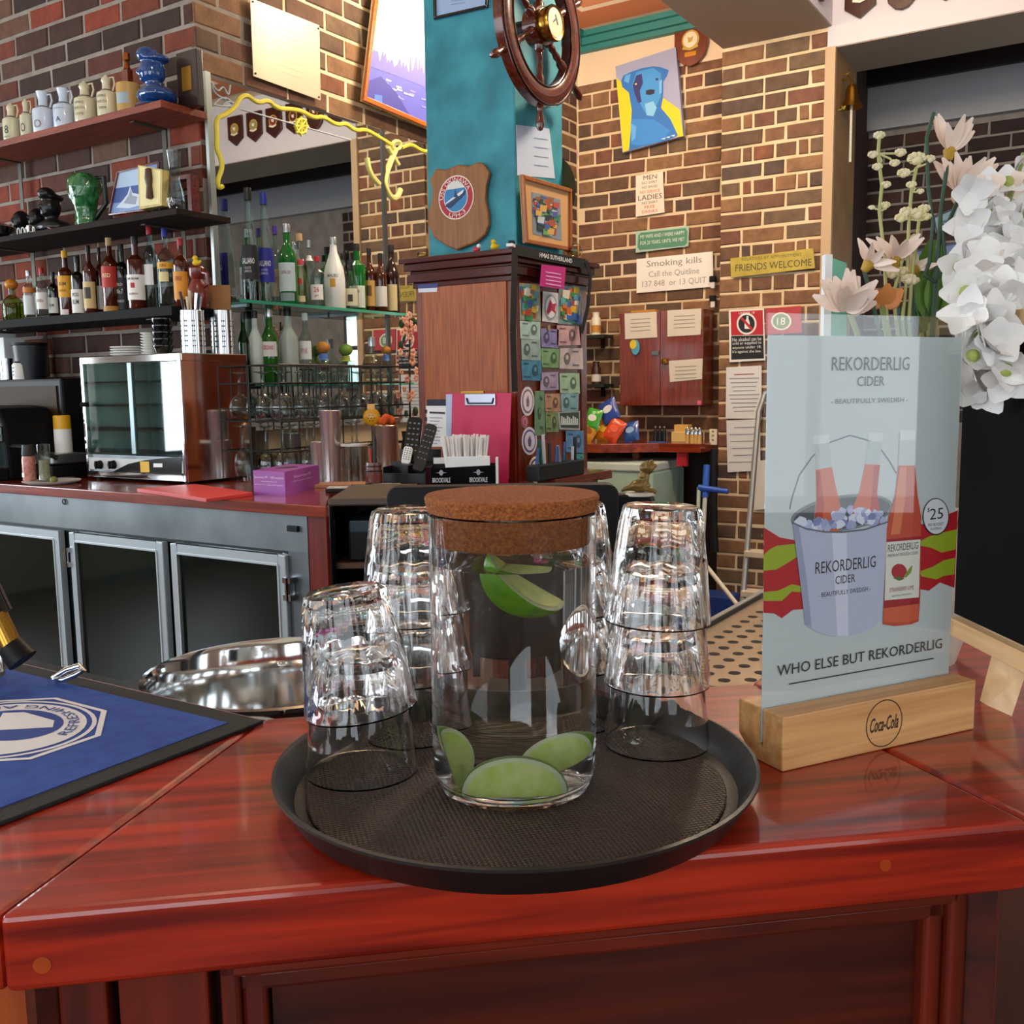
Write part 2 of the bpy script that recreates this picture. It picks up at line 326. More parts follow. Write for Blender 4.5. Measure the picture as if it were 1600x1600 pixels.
# rear and side walls behind the photographer, with windows
def wall_with_windows(name, wins, rear):
    p = MB(); L0, L1 = -2.6, (6.6 if rear else XF+.2); cur = L0
    def bb(a, b, z0, z1):
        if rear: p.b2((-2.75, a, z0), (-2.6, b, z1))
        else: p.b2((a, -2.75, z0), (b, -2.6, z1))
    for a, b in wins: bb(cur, a, 0, CEIL); bb(a, b, 0, .9); bb(a, b, 2.8, CEIL); cur = b
    bb(cur, L1, 0, CEIL); return struct(p.build(name, M('#8C7B6C', .8)))
wall_with_windows('wall_rear', WINS_R, True); wall_with_windows('wall_side', WINS_S, False)
k = 0
for rear, wins in ((True, WINS_R), (False, WINS_S)):
    for a, b in wins:
        k += 1; f = MB(); t = .05
        def seg(u0, u1, z0, z1):
            if rear: f.b2((-2.70, u0, z0), (-2.64, u1, z1))
            else: f.b2((u0, -2.70, z0), (u1, -2.64, z1))
        seg(a, a+t, .9, 2.8); seg(b-t, b, .9, 2.8); seg(a, b, .9, .95); seg(a, b, 2.75, 2.8); seg((a+b)/2-.02, (a+b)/2+.02, .95, 2.75); seg(a, b, 1.98, 2.02)
        struct(f.build('window_%d' % k, M('#5A3A28', .5)))
we = MB()
for (x0, x1, z0, z1) in ((-2.6, -1.6, 0, CEIL), (-.4, .2, 0, CEIL), (1.4, XA+.3, 0, CEIL), (-1.6, -.4, 0, .9), (.2, 1.4, 0, .9), (-1.6, -.4, 2.8, CEIL), (.2, 1.4, 2.8, CEIL)): we.b2((x0, 6.55, z0), (x1, 6.7, z1))
struct(we.build('wall_end', M('#8C7B6C', .8)))  # end wall out of view; its openings are added for the extra lights
for a in (-1.6, .2):
    k += 1; f = MB()
    for (x0, x1, z0, z1) in ((a-.05, a, .85, 2.85), (a+1.2, a+1.25, .85, 2.85), (a, a+1.2, .85, .9), (a, a+1.2, 2.8, 2.85), (a+.58, a+.62, .9, 2.8), (a, a+1.2, 1.98, 2.02)): f.b2((x0, 6.50, z0), (x1, 6.56, z1))
    struct(f.build('window_%d' % k, M('#5A3A28', .5)))  # frames round the added end-wall openings
# far window that the bar mirror picks up
wn = struct(MB().b2((XF-.03, .10, 1.35), (XF+.02, .72, 2.12)).build('window_20', M('#4A2A20', .5)))
for j in range(2):
    for i in range(2): MB().b2((XF-.036, .14+.29*i, 1.39+.36*j), (XF-.03, .39+.29*i, 1.71+.36*j)).build('pane', M('#CFF2F2', .2, emit=2.2), wn)
# ceiling lamps
for (lx, ly, pw, wh_) in LAMPS:
    t = thing('ceiling_lamp', 'round white ceiling lamp with frosted shade ' + wh_, 'lamp', (lx, ly, CEIL-.03), group='ceiling lamps')
    MB().lathe([(1e-4, 0), (.10, 0), (.10, -.03), (.09, -.035), (1e-4, -.035)], 24).build('base', WHITE, t, True)
    MB().lathe([(.085, -.035), (.13, -.06), (.12, -.10), (.06, -.125), (1e-4, -.13)], 24).build('shade', M('#FFE2B8', .4, emit=6), t, True)
    l = bpy.data.lights.new('lamp_light', 'POINT'); l.energy = pw; l.color = (1.0, .84, .64); l.shadow_soft_size = .12
    o = bpy.data.objects.new('lamp_light', l); COL.objects.link(o); o.parent = t; o.location = (0, 0, -.30)
# framed shields on the beams
def shield_poly(w, h, kind=0):
    if kind == 0: return [(-w/2, -h*.05), (-w*.42, -h*.3), (-w*.2, -h*.46), (0, -h/2), (w*.2, -h*.46), (w*.42, -h*.3), (w/2, -h*.05), (w/2, h*.3), (w*.42, h*.38), (w*.46, h*.46), (w*.25, h*.42), (0, h/2), (-w*.25, h*.42), (-w*.46, h*.46), (-w*.42, h*.38), (-w/2, h*.3)]
    return [(-w/2, h/2), (-w/2, -h*.25), (0, -h/2), (w/2, -h*.25), (w/2, h/2)]
def shield(name, label, loc, rz, w, h, wd, badge, kind=0, group=None, ring='#C9A24A', c3='#E8E2D0'):
    t = thing(name, label, 'plaque', loc, rz, group)
    MB().slab(shield_poly(w, h, kind), -.018, .018).build('board', wd, t, bevel=.004)
    flat(t, 'badge_rim', M(ring, .4), ell(0, h*.06, w*.26, w*.26), -.0185, .003); flat(t, 'badge', M(badge, .4), ell(0, h*.06, w*.21, w*.21), -.0215, .002)
    flat(t, 'emblem', M(c3, .4), [(-w*.06, h*.0), (w*.05, h*.02), (w*.09, h*.12), (0, h*.1), (-w*.08, h*.12)], -.0238, .001)
    flat(t, 'scroll', M(c3, .4), [(-w*.24, -h*.12), (0, -h*.17), (w*.24, -h*.12), (w*.22, -h*.07), (0, -h*.12), (-w*.22, -h*.07)], -.0238, .001); return t
DW = wood('#2A0F0A', '#451A10', 'z', rough=.3)
desc = (('#16784A', 'dark shield plaque with green round badge on the white beam by the pilaster', 1), ('#6A2A14', 'dark pointed shield plaque with brown badge on the white beam', 0), ('#57201A', 'dark angular shield plaque with maroon badge on the white beam', 1), ('#7A2030', 'dark shield plaque with crimson badge on the white beam', 1), ('#8B8A5A', 'dark shield plaque with olive badge on the white beam', 1), ('#9A8A4A', 'dark shield plaque with mustard badge on the white beam', 1))
for k, (c, lb, kd) in enumerate(desc):
    y = 1.33-.2*k; shield('shield_plaque', lb, (XP-.012, y, 3.285), FX, .155, .215, DW, c, kd, 'shield plaques along the beams')
for k, (x, c, lb) in enumerate(((5.15, '#8A2A50', 'narrow dark shield plaque with pink badge on the beam end above the pilaster'), (4.93, '#6A2A18', 'dark brown shield plaque on the beam above the pilaster, side on'))):
    shield('shield_plaque', lb, (x, 1.465, 3.31), FY, .15, .2, DW, c, 0, 'shield plaques along the beams')
# ---------------------------------------------------------------- teal column with its timber cabinet
TEAL = M('#1C7285', .6, c2='#3597A6', scale=7, bump=.15, bscale=30)
TX0, TX1, TY0, TY1 = 3.0, 3.33, 1.882, 2.263
col = thing('column', 'square teal painted column with a varnished timber base cabinet', 'column', (0, 0, 0))
MB().b2((TX0, TY0, 1.80), (TX1, TY1, CEIL)).build('shaft', TEAL, col, bevel=.006)
CX0, CX1, CY0, CY1 = 2.95, 3.46, 1.863, 2.29
MB().b2((CX0, CY0, 0), (CX1, CY1, 1.74)).build('cabinet', wood('#5E2110', '#8A3A1C', 'z', 12, rough=.25, coat=.5, k=10), col, bevel=.004)
MB().b2((CX0-.006, CY0+.03, 1.04), (CX0, CY1-.035, 1.735)).build('side_panel', PLYW, col)
for x0, x1 in ((CX0, CX0+.045), (CX1-.045, CX1)): MB().b2((x0, CY0-.008, 1.0), (x1, CY0, 1.74)).build('stile', MAHOZ, col)
for z in (1.02, 1.70): MB().b2((CX0+.045, CY0-.006, z), (CX1-.045, CY0, z+.04)).build('rail', MAHO, col)
for j, (e, z0, z1) in enumerate(((.008, 1.725, 1.745), (.022, 1.745, 1.775), (.014, 1.775, 1.785), (.030, 1.785, 1.812), (.044, 1.812, 1.830))):
    MB().b2((CX0-e, CY0-e, z0), (CX1+e, CY1+e, z1)).build('cornice', wood('#35100C', '#571B14', 'y', rough=.18, coat=.8), col, bevel=.003)
# ================================================================ BAR COUNTER (45 degree corner towards us)
L1 = at(-8, 1431, 'Z', BARZ); R1 = at(1615, 1284, 'Z', BARZ); P_ = at(412, 1122, 'Z', BARZ); Q_ = at(1175, 1066, 'Z', BARZ)
dv = (R1-L1); LEN = dv.length; ANG = math.atan2(dv.y, dv.x); ux = dv.normalized(); uy = Vector((-ux.y, ux.x, 0))
TOPC = ('#640B03', '#BC2E0C')
bar = thing('bar_counter', 'glossy red mahogany bar counter with a panelled angled front', 'bar counter', (L1.x, L1.y, 0), ANG)
def lw(p): q = Vector((p[0]-L1.x, p[1]-L1.y, 0)); return (q.dot(ux), q.dot(uy))
TH = .050
WTOP = wood(TOPC[0], TOPC[1], 'x', 7, rough=.35, coat=.55, k=10, cr_=.05, bump=.04)
inl = lambda a, b, t: (a[0]+(b[0]-a[0])*t, a[1]+(b[1]-a[1])*t)
g = .0012
mid = [lw(L1), lw(R1), lw(Q_), lw(P_)]
mid = [(mid[0][0]+g, mid[0][1]), (mid[1][0]-g, mid[1][1]), (mid[2][0]-g, mid[2][1]), (mid[3][0]+g, mid[3][1])]
MB().plate(mid, BARZ-TH, BARZ).build('top_board', WTOP, bar, bevel=.005, seg=3)
lo_ = MB().plate([lw((L1.x, L1.y)), lw((P_.x, P_.y)), lw((P_.x, 2.6)), lw((L1.x, 2.6))], BARZ-TH, BARZ); lo_.build('top_board', WTOP, bar, bevel=.005, seg=3)
MB().plate([lw((R1.x, R1.y)), lw((2.7, R1.y)), lw((2.7, Q_.y)), lw((Q_.x, Q_.y))], BARZ-TH, BARZ).build('top_board', WTOP, bar, bevel=.005, seg=3)
WFR = wood('#3A0D05', '#7A220C', 'x', 6, rough=.35, coat=.5, k=7); WFRZ = wood('#3A0D05', '#7A220C', 'z', 6, rough=.35, coat=.5, k=7); WPAN = wood('#2C0A05', '#561808', 'x', 6, rough=.35, coat=.45, k=8)
INS = .022                       # body set back from the edge
def onfront(px, py, y=INS):
    o = L1+uy*y; d = ray(px, py); t = (o-ORG).dot(uy)/d.dot(uy); p = ORG+d*t; return ((p-L1).dot(ux), p.z)
ZB = BARZ-TH
MB().b2((.0, INS+.03, 0), (LEN, INS+.05, ZB)).build('carcass', WPAN, bar)
xs = {k: onfront(px, 1570)[0] for k, px in dict(a=-60, b=82, c=90, d=166, e=184, f=326, g=345).items()}
MB().b2((xs['a'], INS, 0), (xs['b'], INS+.03, ZB)).build('corner_post', wood('#8A3A14', '#A84A1C', 'z', 6, rough=.4, coat=.3, k=7), bar, bevel=.002)
MB().b2((xs['c'], INS+.002, 0), (xs['d'], INS+.03, ZB)).build('stile', WFRZ, bar, bevel=.002)
MB().b2((xs['e'], INS+.002, 0), (xs['f'], INS+.03, ZB)).build('stile', WFRZ, bar, bevel=.002)
pl = xs['g']; pr = onfront(1500, 1450)[0]; pt = ZB-.006
MB().b2((pl+.03, INS+.018, .2), (pr-.02, INS+.03, pt-.03)).build('panel', WPAN, bar)
for (x0, x1, z0, z1, y) in ((pl, pr, pt-.012, pt, INS), (pl+.010, pr-.006, pt-.026, pt-.012, INS+.007)): MB().b2((x0, y, z0), (x1, INS+.03, z1)).build('moulding', WFR, bar, bevel=.003)
for (x0, x1, y) in ((pl, pl+.012, INS), (pl+.012, pl+.028, INS+.007), (pr-.022, pr-.008, INS+.007), (pr-.008, pr+.006, INS)): MB().b2((x0, y, .2), (x1, INS+.03, pt)).build('moulding', WFRZ, bar, bevel=.003)
xr0 = onfront(1520, 1450)[0]; MB().b2((xr0, INS, 0), (xr0+.022, INS+.03, ZB)).build('stile', WFRZ, bar, bevel=.003)
for px, py in ((66, 1508), (1383, 1352)):
    x, z = onfront(px, py, 0); MB().cyl((x, .001, z), (x, -.0006, z), .0052 if px < 500 else .0042, n=16).build('dowel_plug', wood('#9A3A12', '#B44A1A', 'x'), bar)
# outer fronts of the two wings
MB().plate([lw((L1.x+.02, L1.y)), lw((L1.x+.06, L1.y)), lw((L1.x+.06, 2.6)), lw((L1.x+.02, 2.6))], 0, ZB).build('wing_front', WPAN, bar)
MB().plate([lw((R1.x, R1.y+.02)), lw((2.7, R1.y+.02)), lw((2.7, R1.y+.06)), lw((R1.x, R1.y+.06))], 0, ZB).build('wing_front', WPAN, bar)
# steel under-bar bench on the serving side
BENZ = .86
bn_ = MB().plate([(P_.x+.01, 2.4), (P_.x+.01, P_.y+.01), (Q_.x+.01, Q_.y+.01), (2.6, Q_.y+.01), (2.6, Q_.y+.22), (1.47, Q_.y+.24), (1.06, 1.5), (1.06, 2.4)], BENZ-.04, BENZ)
bt = thing('under_bar_bench', 'stainless steel work bench behind the bar counter', 'bench', (0, 0, 0)); bn_.build('worktop', M('#4A4C4E', .4, .9), bt, bevel=.002)
for x, y in ((P_.x+.05, 2.3), (1.02, 2.3), (1.02, 1.5), (1.42, .56), (2.5, .5), (2.5, .38), (Q_.x+.05, Q_.y+.05)): MB().cyl((x, y, 0), (x, y, BENZ-.04), .018).build('leg', STEEL, bt)
# ---------------------------------------------------------------- blue beer mat
mc = at(412, 1125, 'Z', BARZ+.004); MX0 = mc.x-.29
mt = thing('bar_runner_mat', 'blue rubber-backed bar mat with black border and white beer logo', 'bar mat', (0, 0, BARZ+.0003))
MB().plate([(mc.x, mc.y), (mc.x, mc.y+.95), (MX0, mc.y+.95), (MX0, mc.y)], 0, .0035).build('rubber_base', M('#171717', .8, bump=.3, bscale=400), mt, bevel=.001)
e = .022; MB().plate([(mc.x-e, mc.y+e), (mc.x-e, mc.y+.95-e), (MX0+e, mc.y+.95-e), (MX0+e, mc.y+e)], .0035, .0042).build('printed_field', M('#1F3F8F', .9, c2='#2A4EA0', scale=60), mt)
lc = at(4, 1137, 'Z', BARZ+.005); WM = M('#D9DAE0', .8); BM = M('#22408F', .8)
LS = .78
def lpl(poly): return [(lc.x-b*LS, lc.y+a*LS) for a, b in poly]            # logo right = +Y, logo up = -X
def lring(r0, r1, name, m, hexa=False):
    n = 8 if hexa else 48; o = []; i_ = []
    for k in range(n):
        a = 2*PI*(k+.5)/n; o.append((r0*math.cos(a)*1.12, r0*math.sin(a)*.92)); i_.append((r1*math.cos(a)*1.12, r1*math.sin(a)*.92))
    b = MB(); o = lpl(o); i_ = lpl(i_)
    b.add([(x, y, .0046) for x, y in o+i_], [(k, (k+1) % n, n+(k+1) % n, n+k) for k in range(n)]); return b.build(name, m, mt)
lring(.118, .111, 'logo_border', WM, True); lring(.101, .096, 'logo_ring', WM)
MB().add([(x, y, .0046) for x, y in lpl(ell(0, 0, .101, .083, 40))], [tuple(range(40))]).build('logo_disc', WM, mt)
MB().add([(x, y, .0048) for x, y in lpl(ell(0, -.012, .066, .048, 40))], [tuple(range(40))]).build('logo_oval', BM, mt)
MB().add([(x, y, .0050) for x, y in lpl([(-.05, -.03), (0, .012), (.05, -.03), (.03, -.045), (-.03, -.045)])], [tuple(range(5))]).build('logo_chevron', WM, mt)
def ltext(s, a, b, h, m, arc=None, w=None):
    t = text(None, s, m, 0, 0, .0052, h=h, w=w, lie=True, rot=0, arc=arc)
    for v in t.data.vertices: x, y = v.co.x*(1.1 if arc else 1)+a, v.co.y*(.9 if arc else 1)+b; v.co.x = lc.x-y*LS; v.co.y = lc.y+x*LS
    t.parent = mt
ltext('FURPHY', 0, .052, .026, BM, w=.11); ltext('REFRESHING ALE', 0, 0, .0125, BM, arc=(.078, -PI/2, -1), w=.20)
# beer tap at the far left
bx = atd(-70, 1100, .98); tp = thing('beer_tap', 'dark beer tap with brass spout and black nozzle beside the blue mat', 'tap', (0, 0, 0))
p0 = atd(-60, 850, 1.0); p1 = atd(-6, 962, 1.0); p2 = atd(16, 1008, 1.0); p3 = atd(36, 1032, 1.0)
MB().cyl((p0.x, p0.y, BARZ+.004), (p0.x, p0.y, p0.z+.05), .03, n=20).build('tower', CHROME, tp, True)
MB().tube([p0, p1], .016, 20).build('arm', BLACKG, tp, True); MB().tube([p1, p2], .011, 20).build('spout', BRASS, tp, True); MB().tube([p2, p3], [.013, .015], 20).build('nozzle', BLACK, tp, True)
hl = [atd(84, 1059, 1.02), atd(104, 1046, 1.02), atd(124, 1040, 1.02), atd(131, 1046, 1.02), atd(118, 1054, 1.02), atd(98, 1062, 1.02)]
ho = thing('steel_ring_handle', 'small polished steel loop handle on the bench beyond the blue mat', 'handle', (0, 0, 0)); MB().tube(hl, .0032, 10, closed=True).build('loop', CHROME, ho, True)
q = hl[0]; MB().cyl((q.x, q.y, BENZ), (q.x, q.y, q.z), .006).build('post', CHROME, ho, True)
# steel pot
pc = at(436, 1048, 'Z', .985); pr_ = 203*dep(pc)/F
pot = thing('steel_pot', 'wide polished stainless steel pot with loop handles standing behind the bar', 'pot', (pc.x, pc.y, BENZ))
hz = .985-BENZ
MB().lathe([(1e-4, .0), (pr_*.86, 0), (pr_*.93, .012), (pr_*.95, hz*.6), (pr_*.965, hz-.006), (pr_, hz), (pr_+.003, hz+.002), (pr_-.004, hz+.003), (pr_*.945, hz-.006), (pr_*.93, hz*.6), (pr_*.90, .02), (1e-4, .008)], 48).build('bowl', M('#DADCDD', .09, 1.0), pot, True)
for s in (1, -1):
    dirv = -fwd*s; base = dirv*pr_*.95; sd = Vector((-dirv.y, dirv.x, 0))
    MB().tube([base+sd*.045*math.cos(a)+dirv*(.035*math.sin(a))+Vector((0, 0, hz-.028)) for a in [PI*i/10 for i in range(11)]], .006).build('loop_handle', CHROME, pot, True)
MB().ball(fwd*pr_*.935+Vector((-.03, .02, hz-.035)), .006).build('rivet', CHROME, pot, True)
# ---------------------------------------------------------------- serving tray
zr = BARZ+.024
ta = at(430, 1195, 'Z', zr); tb = at(1172, 1170, 'Z', zr); tcn = (ta+tb)/2; tr = (ta-tb).length/2
tray = thing('serving_tray', 'round black serving tray with a ribbed brown non-slip liner', 'tray', (tcn.x, tcn.y, BARZ+.0002))
MB().lathe([(1e-4, 0), (tr*.90, 0), (tr*.93, .003), (tr*.985, .020), (tr, .0225), (tr, .0245), (tr*.985, .0250), (tr*.965, .0215), (tr*.915, .0055), (tr*.88, .0035), (1e-4, .0035)], 72).build('dish', M('#1C1614', .42, bump=.1, bscale=200), tray, True)
mm, n_, l_, b_ = _new('ribbed_rubber'); b_.inputs['Base Color'].default_value = hexc('#402A1E'); b_.inputs['Roughness'].default_value = .55
tc_ = n_.new('ShaderNodeTexCoord'); mp_ = n_.new('ShaderNodeMapping'); mp_.inputs['Rotation'].default_value = (0, 0, ANG); l_.new(tc_.outputs['Object'], mp_.inputs[0])
hs = []
for ax, s_ in (('X', 95), ('Y', 95)):
    wv = n_.new('ShaderNodeTexWave'); wv.bands_direction = ax; wv.inputs['Scale'].default_value = s_; l_.new(mp_.outputs[0], wv.inputs[0]); hs.append(wv)
mu_ = n_.new('ShaderNodeMath'); mu_.operation = 'MULTIPLY'; l_.new(hs[0].outputs['Fac'], mu_.inputs[0]); l_.new(hs[1].outputs['Fac'], mu_.inputs[1])
bp_ = n_.new('ShaderNodeBump'); bp_.inputs['Strength'].default_value = .9; bp_.inputs['Distance'].default_value = .003; l_.new(mu_.outputs[0], bp_.inputs['Height']); l_.new(bp_.outputs[0], b_.inputs['Normal'])
MB().lathe([(1e-4, .0036), (tr*.865, .0036), (tr*.87, .005), (tr*.865, .006), (1e-4, .006)], 72).build('liner', mm, tray, True)
TZ = BARZ+.0064
sp = at(495, 1289, 'Z', BARZ); tag(MB().plate([(-.006, -.004), (.007, -.002), (.004, .005), (-.005, .003)], 0, .0012).build('paper_scrap', PAPER, None, loc=(sp.x, sp.y, BARZ+.0002)), 'tiny scrap of white paper beside the tray rim', 'paper')
# ---------------------------------------------------------------- water jar
jb_ = at(805, 1277, 'Z', TZ); hd = Vector((ray(805, 1277).x, ray(805, 1277).y, 0)).normalized(); jr = .062
for _ in range(5): jc = jb_+hd*jr*.93; jr = 126.5*dep(jc)/F
dfront = dep(jc)-jr
zj = lambda y: atd(805, y, dfront+.004).z - TZ
JH = zj(806); jar = thing('water_jar', 'tall clear glass water jar with lime wedges and a cork lid', 'jar', (jc.x, jc.y, TZ+.0003))
wt = .0032; jar.rotation_euler = (math.radians(.3), 0, 0)
MB().lathe([(1e-4, 0), (jr*.78, 0), (jr*.92, .004), (jr*.99, .016), (jr, .03), (jr, JH-.002), (jr-.0016, JH), (jr-wt, JH-.002), (jr-wt, .03), (jr*.92-wt, .012), (jr*.75, .007), (1e-4, .007)], 72).build('glass_body', glass('#FFFFFF', 1.48), jar, True)
WL = zj(888)
MB().lathe([(1e-4, .0064), (jr*.75, .0064), (jr*.92-wt+.0004, .0114), (jr-wt+.0005, .03), (jr-wt+.0005, WL), (1e-4, WL)], 72).build('water', glass('#FFFFFF', 1.33), jar, True)
ck0, ck1 = zj(858), zj(806)
ri = jr-wt-.0008
MB().lathe([(1e-4, ck0), (ri-.001, ck0), (ri, ck0+.002), (ri, JH-.001), (jr*1.005, JH+.0006), (jr*1.035, JH+.008), (jr*1.04, JH+.010), (jr*1.02, JH+.0118), (1e-4, JH+.0135)], 64).build('cork_lid', M('#7E3F18', .9, c2='#AE6428', scale=420, bump=.9, bscale=380), jar, True)
LRIND = M('#5C9A14', .35, c2='#7CBA20', scale=60, bump=.2, bscale=300); LFLESH = M('#D6EC70', .35, c2='#ECF8A6', scale=90); LPITH = M('#E6F0C4', .5)
def lime(label, ar, af, az, R, rx, ry, rz, span=.5):
    c = jar.location+rgt*ar+fwd*af+Vector((0, 0, az))
    t = thing('lime_wedge', label, 'lime', c, group='lime wedges in the water'); t.rotation_euler = (rx, ry, rz)
    n, m = 18, 6; vs = []; A = span*PI/2
    for j in range(m+1):
        ph = -A/2+A*j/m
        for i in range(n+1):
            a = PI*i/n; r = R*math.sin(a); vs.append((R*1.25*math.cos(a), r*math.sin(ph), r*math.cos(ph)-R*.45))
    MB().add(vs, [(j*(n+1)+i, j*(n+1)+i+1, (j+1)*(n+1)+i+1, (j+1)*(n+1)+i) for j in range(m) for i in range(n)]).build('rind', LRIND, t, True)
    for s in (-1, 1):
        ph = A/2*s
        for nm, mt_, k, off in (('pith', LPITH, .995, 0), ('flesh', LFLESH, .88, .0006)):
            pts = [(R*1.25*k*math.cos(PI*i/n), R*k*math.sin(PI*i/n)*math.sin(ph)+off*s, R*k*math.sin(PI*i/n)*math.cos(ph)-R*.45) for i in range(n+1)]
            MB().add(pts, [tuple(range(n+1))]).build(nm, mt_, t)
    return t
FLZ = .0085
lime('pale green lime wedge lying flat side forward on the jar bottom', 0, -.032, FLZ+.013, .028, math.radians(-24), 0, FC, .62)
lime('lime wedge floating under the cork lid with dark green rind', .004, -.020, WL-.018, .026, math.radians(150), math.radians(38), FC+.5, .55)
lime('yellow-green lime wedge leaning on the jar bottom beside the glass stacks', .026, .004, FLZ+.018, .026, math.radians(-24), math.radians(-28), FC-.5, .5)
lime('small bright lime wedge standing against the jar side', -.034, .004, FLZ+.020, .022, math.radians(-10), math.radians(60), FC+.9, .5)
# ---------------------------------------------------------------- stacked tumblers
gr_, gh = .0430, .094
def tumbler_mesh():
    fl = lambda a, z: 1+(.018*math.cos(12*a) if z > .052 else 0)
    b = MB(); o = [(gr_, 0), (gr_+.0004, .002), (gr_*.985, .012), (gr_*.93, .034), (gr_*.895, .050), (gr_*.870, .0525), (gr_*.845, .060), (gr_*.80, .076), (gr_*.765, .086), (gr_*.72, .0925), (gr_*.66, gh), (1e-4, gh-.001)]
    i_ = [(1e-4, gh-.010), (gr_*.60, gh-.0105), (gr_*.69, gh-.016), (gr_*.80, .060), (gr_*.845, .050), (gr_*.89, .034), (gr_*.945, .012), (gr_*.962, .001)]
    b.lathe(o+i_[0:], 72, mod=lambda a, z: fl(a, z)); 
    m = len(o)+len(i_); n = 72; k0 = (m-1)*n; b.f += [(k0+i, k0+(i+1) % n, (i+1) % n, i) for i in range(n)]
    return b
tm = tumbler_mesh().mesh('tumbler'); tm.materials.append(glass('#FFFFFF', 1.47))
for p in tm.polygons: p.use_smooth = True
try: tm.set_sharp_from_angle(angle=math.radians(30))
except Exception: pass
def stack(pxc, pyb, wpx, n, where, tilt=0, step=.0435):
    p = at(pxc, pyb, 'Z', TZ); h = Vector((ray(pxc, pyb).x, ray(pxc, pyb).y, 0)).normalized(); c = p+h*gr_*.95
    for k in range(n):
        o = bpy.data.objects.new('tumbler', tm); COL.objects.link(o); tk = tilt*k
        side = rgt*(-math.sin(tk)*.01)
        o.location = (c.x+side.x, c.y+side.y, TZ+.0004+k*step+(.006*k if tilt else 0)); o.rotation_mode = 'QUATERNION'; o.rotation_quaternion = Matrix.Rotation(tk, 3, fwd).to_quaternion() @ Matrix.Rotation(k*.37, 3, 'Z').to_quaternion()
        pos = ['bottom', 'second', 'third', 'fourth'][k] if k < n-1 else 'top'
        tag(o, 'clear fluted tumbler upside down, %s of the stack %s' % (pos, where), 'glass', 'upturned tumblers on the tray')
stack(567, 1236, 172, 2, 'of two', tilt=-math.radians(6))
stack(1026, 1190, 163, 3, 'of three nearest the cider sign', tilt=math.radians(1.2), step=.046)
stack(650, 1170, 150, 3, 'of three behind the stack of two', step=.050)
stack(890, 1150, 150, 3, 'of three behind the water jar', step=.050)
# ---------------------------------------------------------------- cider sign in a wooden block
sa = at(1222, 1207, 'Z', BARZ); sb = at(1522, 1139.5, 'Z', BARZ); su = (sb-sa).normalized(); SL = (sb-sa).length; SRZ = math.atan2(su.y, su.x); sv = Vector((-su.y, su.x, 0))
sg = thing('table_sign', 'cider advert in a clear acrylic sheet slotted into a pale wooden block', 'sign', (sa.x, sa.y, BARZ+.0002), SRZ)
sec = [(0, 0), (0, .044), (.024, .044), (.024, .012), (.0275, .012), (.0275, .044), (.054, .044), (.054, .016), (.036, 0)]
MB().prism(sec, 0, SL, lambda a, b, d: (d, a, b)).build('wooden_block', PINE, sg, bevel=.0012)
SY = .0258
def sp_(px, py, y=SY-.0016):
    o = sa+sv*y; d = ray(px, py); t = (o-ORG).dot(sv)/d.dot(sv); p = ORG+d*t; return ((p-sa).dot(su), p.z-BARZ)
x0, zt = sp_(1198, 489); x1, _ = sp_(1509, 488); x0b, _ = sp_(1190, 1110)
x0 = (x0+x0b)/2; ztop = zt
MB().b2((x0, SY-.0022, .014), (x1, SY-.0016, ztop)).build('acrylic_front', thin('#FCFDFD', .9), sg)
MB().b2((x0, SY+.0004, .014), (x1, SY+.0012, ztop)).build('acrylic_back', thin('#FCFDFD', .4), sg)
_, zins = sp_(1300, 525)
PY = SY-.0001
MB().b2((x0+.002, PY, .016), (x1-.001, PY+.0004, zins)).build('printed_sheet', M('#C3CCCC', .6), sg)
z6 = lambda x, y: sp_(1140+x*.2875, 460+y*.2875); z7 = lambda x, y: sp_(1140+x*.2875, 760+y*.2875)
_ly = [PY-.00004]
def art(name, c, pts, em=None):
    _ly[0] -= .000009; b = MB(); b.add([(x, _ly[0], z) for x, z in pts], [tuple(range(len(pts)))]); return b.build(name, M(c, .6), sg)
def atext(s, c, pA, pB, h, **k):
    _ly[0] -= .000007; return text(sg, s, M(c, .6), (pA[0]+pB[0])/2, (pA[1]+pB[1])/2, _ly[0], w=abs(pB[0]-pA[0]), h=h, **k)
RED = '#B5121F'; GRN = '#9AAE1E'
art('red_paper_print', RED, [z7(*p) for p in ((192, 225), (240, 255), (280, 280), (360, 295), (400, 420), (412, 670), (350, 675), (290, 720), (250, 695), (190, 690))])
art('green_paper_print', GRN, [z7(*p) for p in ((192, 375), (225, 345), (265, 325), (365, 315), (375, 385), (320, 420), (260, 455), (190, 462))])
art('green_paper_print', GRN, [z7(*p) for p in ((192, 578), (270, 570), (345, 535), (395, 545), (396, 578), (345, 575), (290, 625), (192, 625))])
art('red_paper_print', RED, [z7(*p) for p in ((1040, 205), (1110, 215), (1180, 160), (1248, 132), (1230, 555), (1150, 525), (1090, 570), (1030, 560))])
art('green_paper_print', GRN, [z7(*p) for p in ((1045, 300), (1090, 275), (1160, 255), (1244, 235), (1235, 345), (1160, 362), (1100, 335), (1045, 325))])
art('green_paper_print', GRN, [z7(*p) for p in ((1040, 465), (1110, 440), (1170, 405), (1233, 390), (1228, 480), (1170, 490), (1130, 508), (1050, 492))])
def ring_pts(cx, cy, rx, ry, n=40, a0=0, a1=2*PI, f=z7, tilt=0): return [f(cx+rx*math.cos(a0+(a1-a0)*i/n), cy+ry*math.sin(a0+(a1-a0)*i/n)+tilt*math.cos(a0+(a1-a0)*i/n)) for i in range(n+(0 if abs(a1-a0-2*PI) < 1e-6 else 1))]
arc_ = [(333, 1170), (345, 1110), (385, 985), (455, 885), (540, 810), (660, 768), (760, 795), (830, 845), (880, 915), (912, 975)]
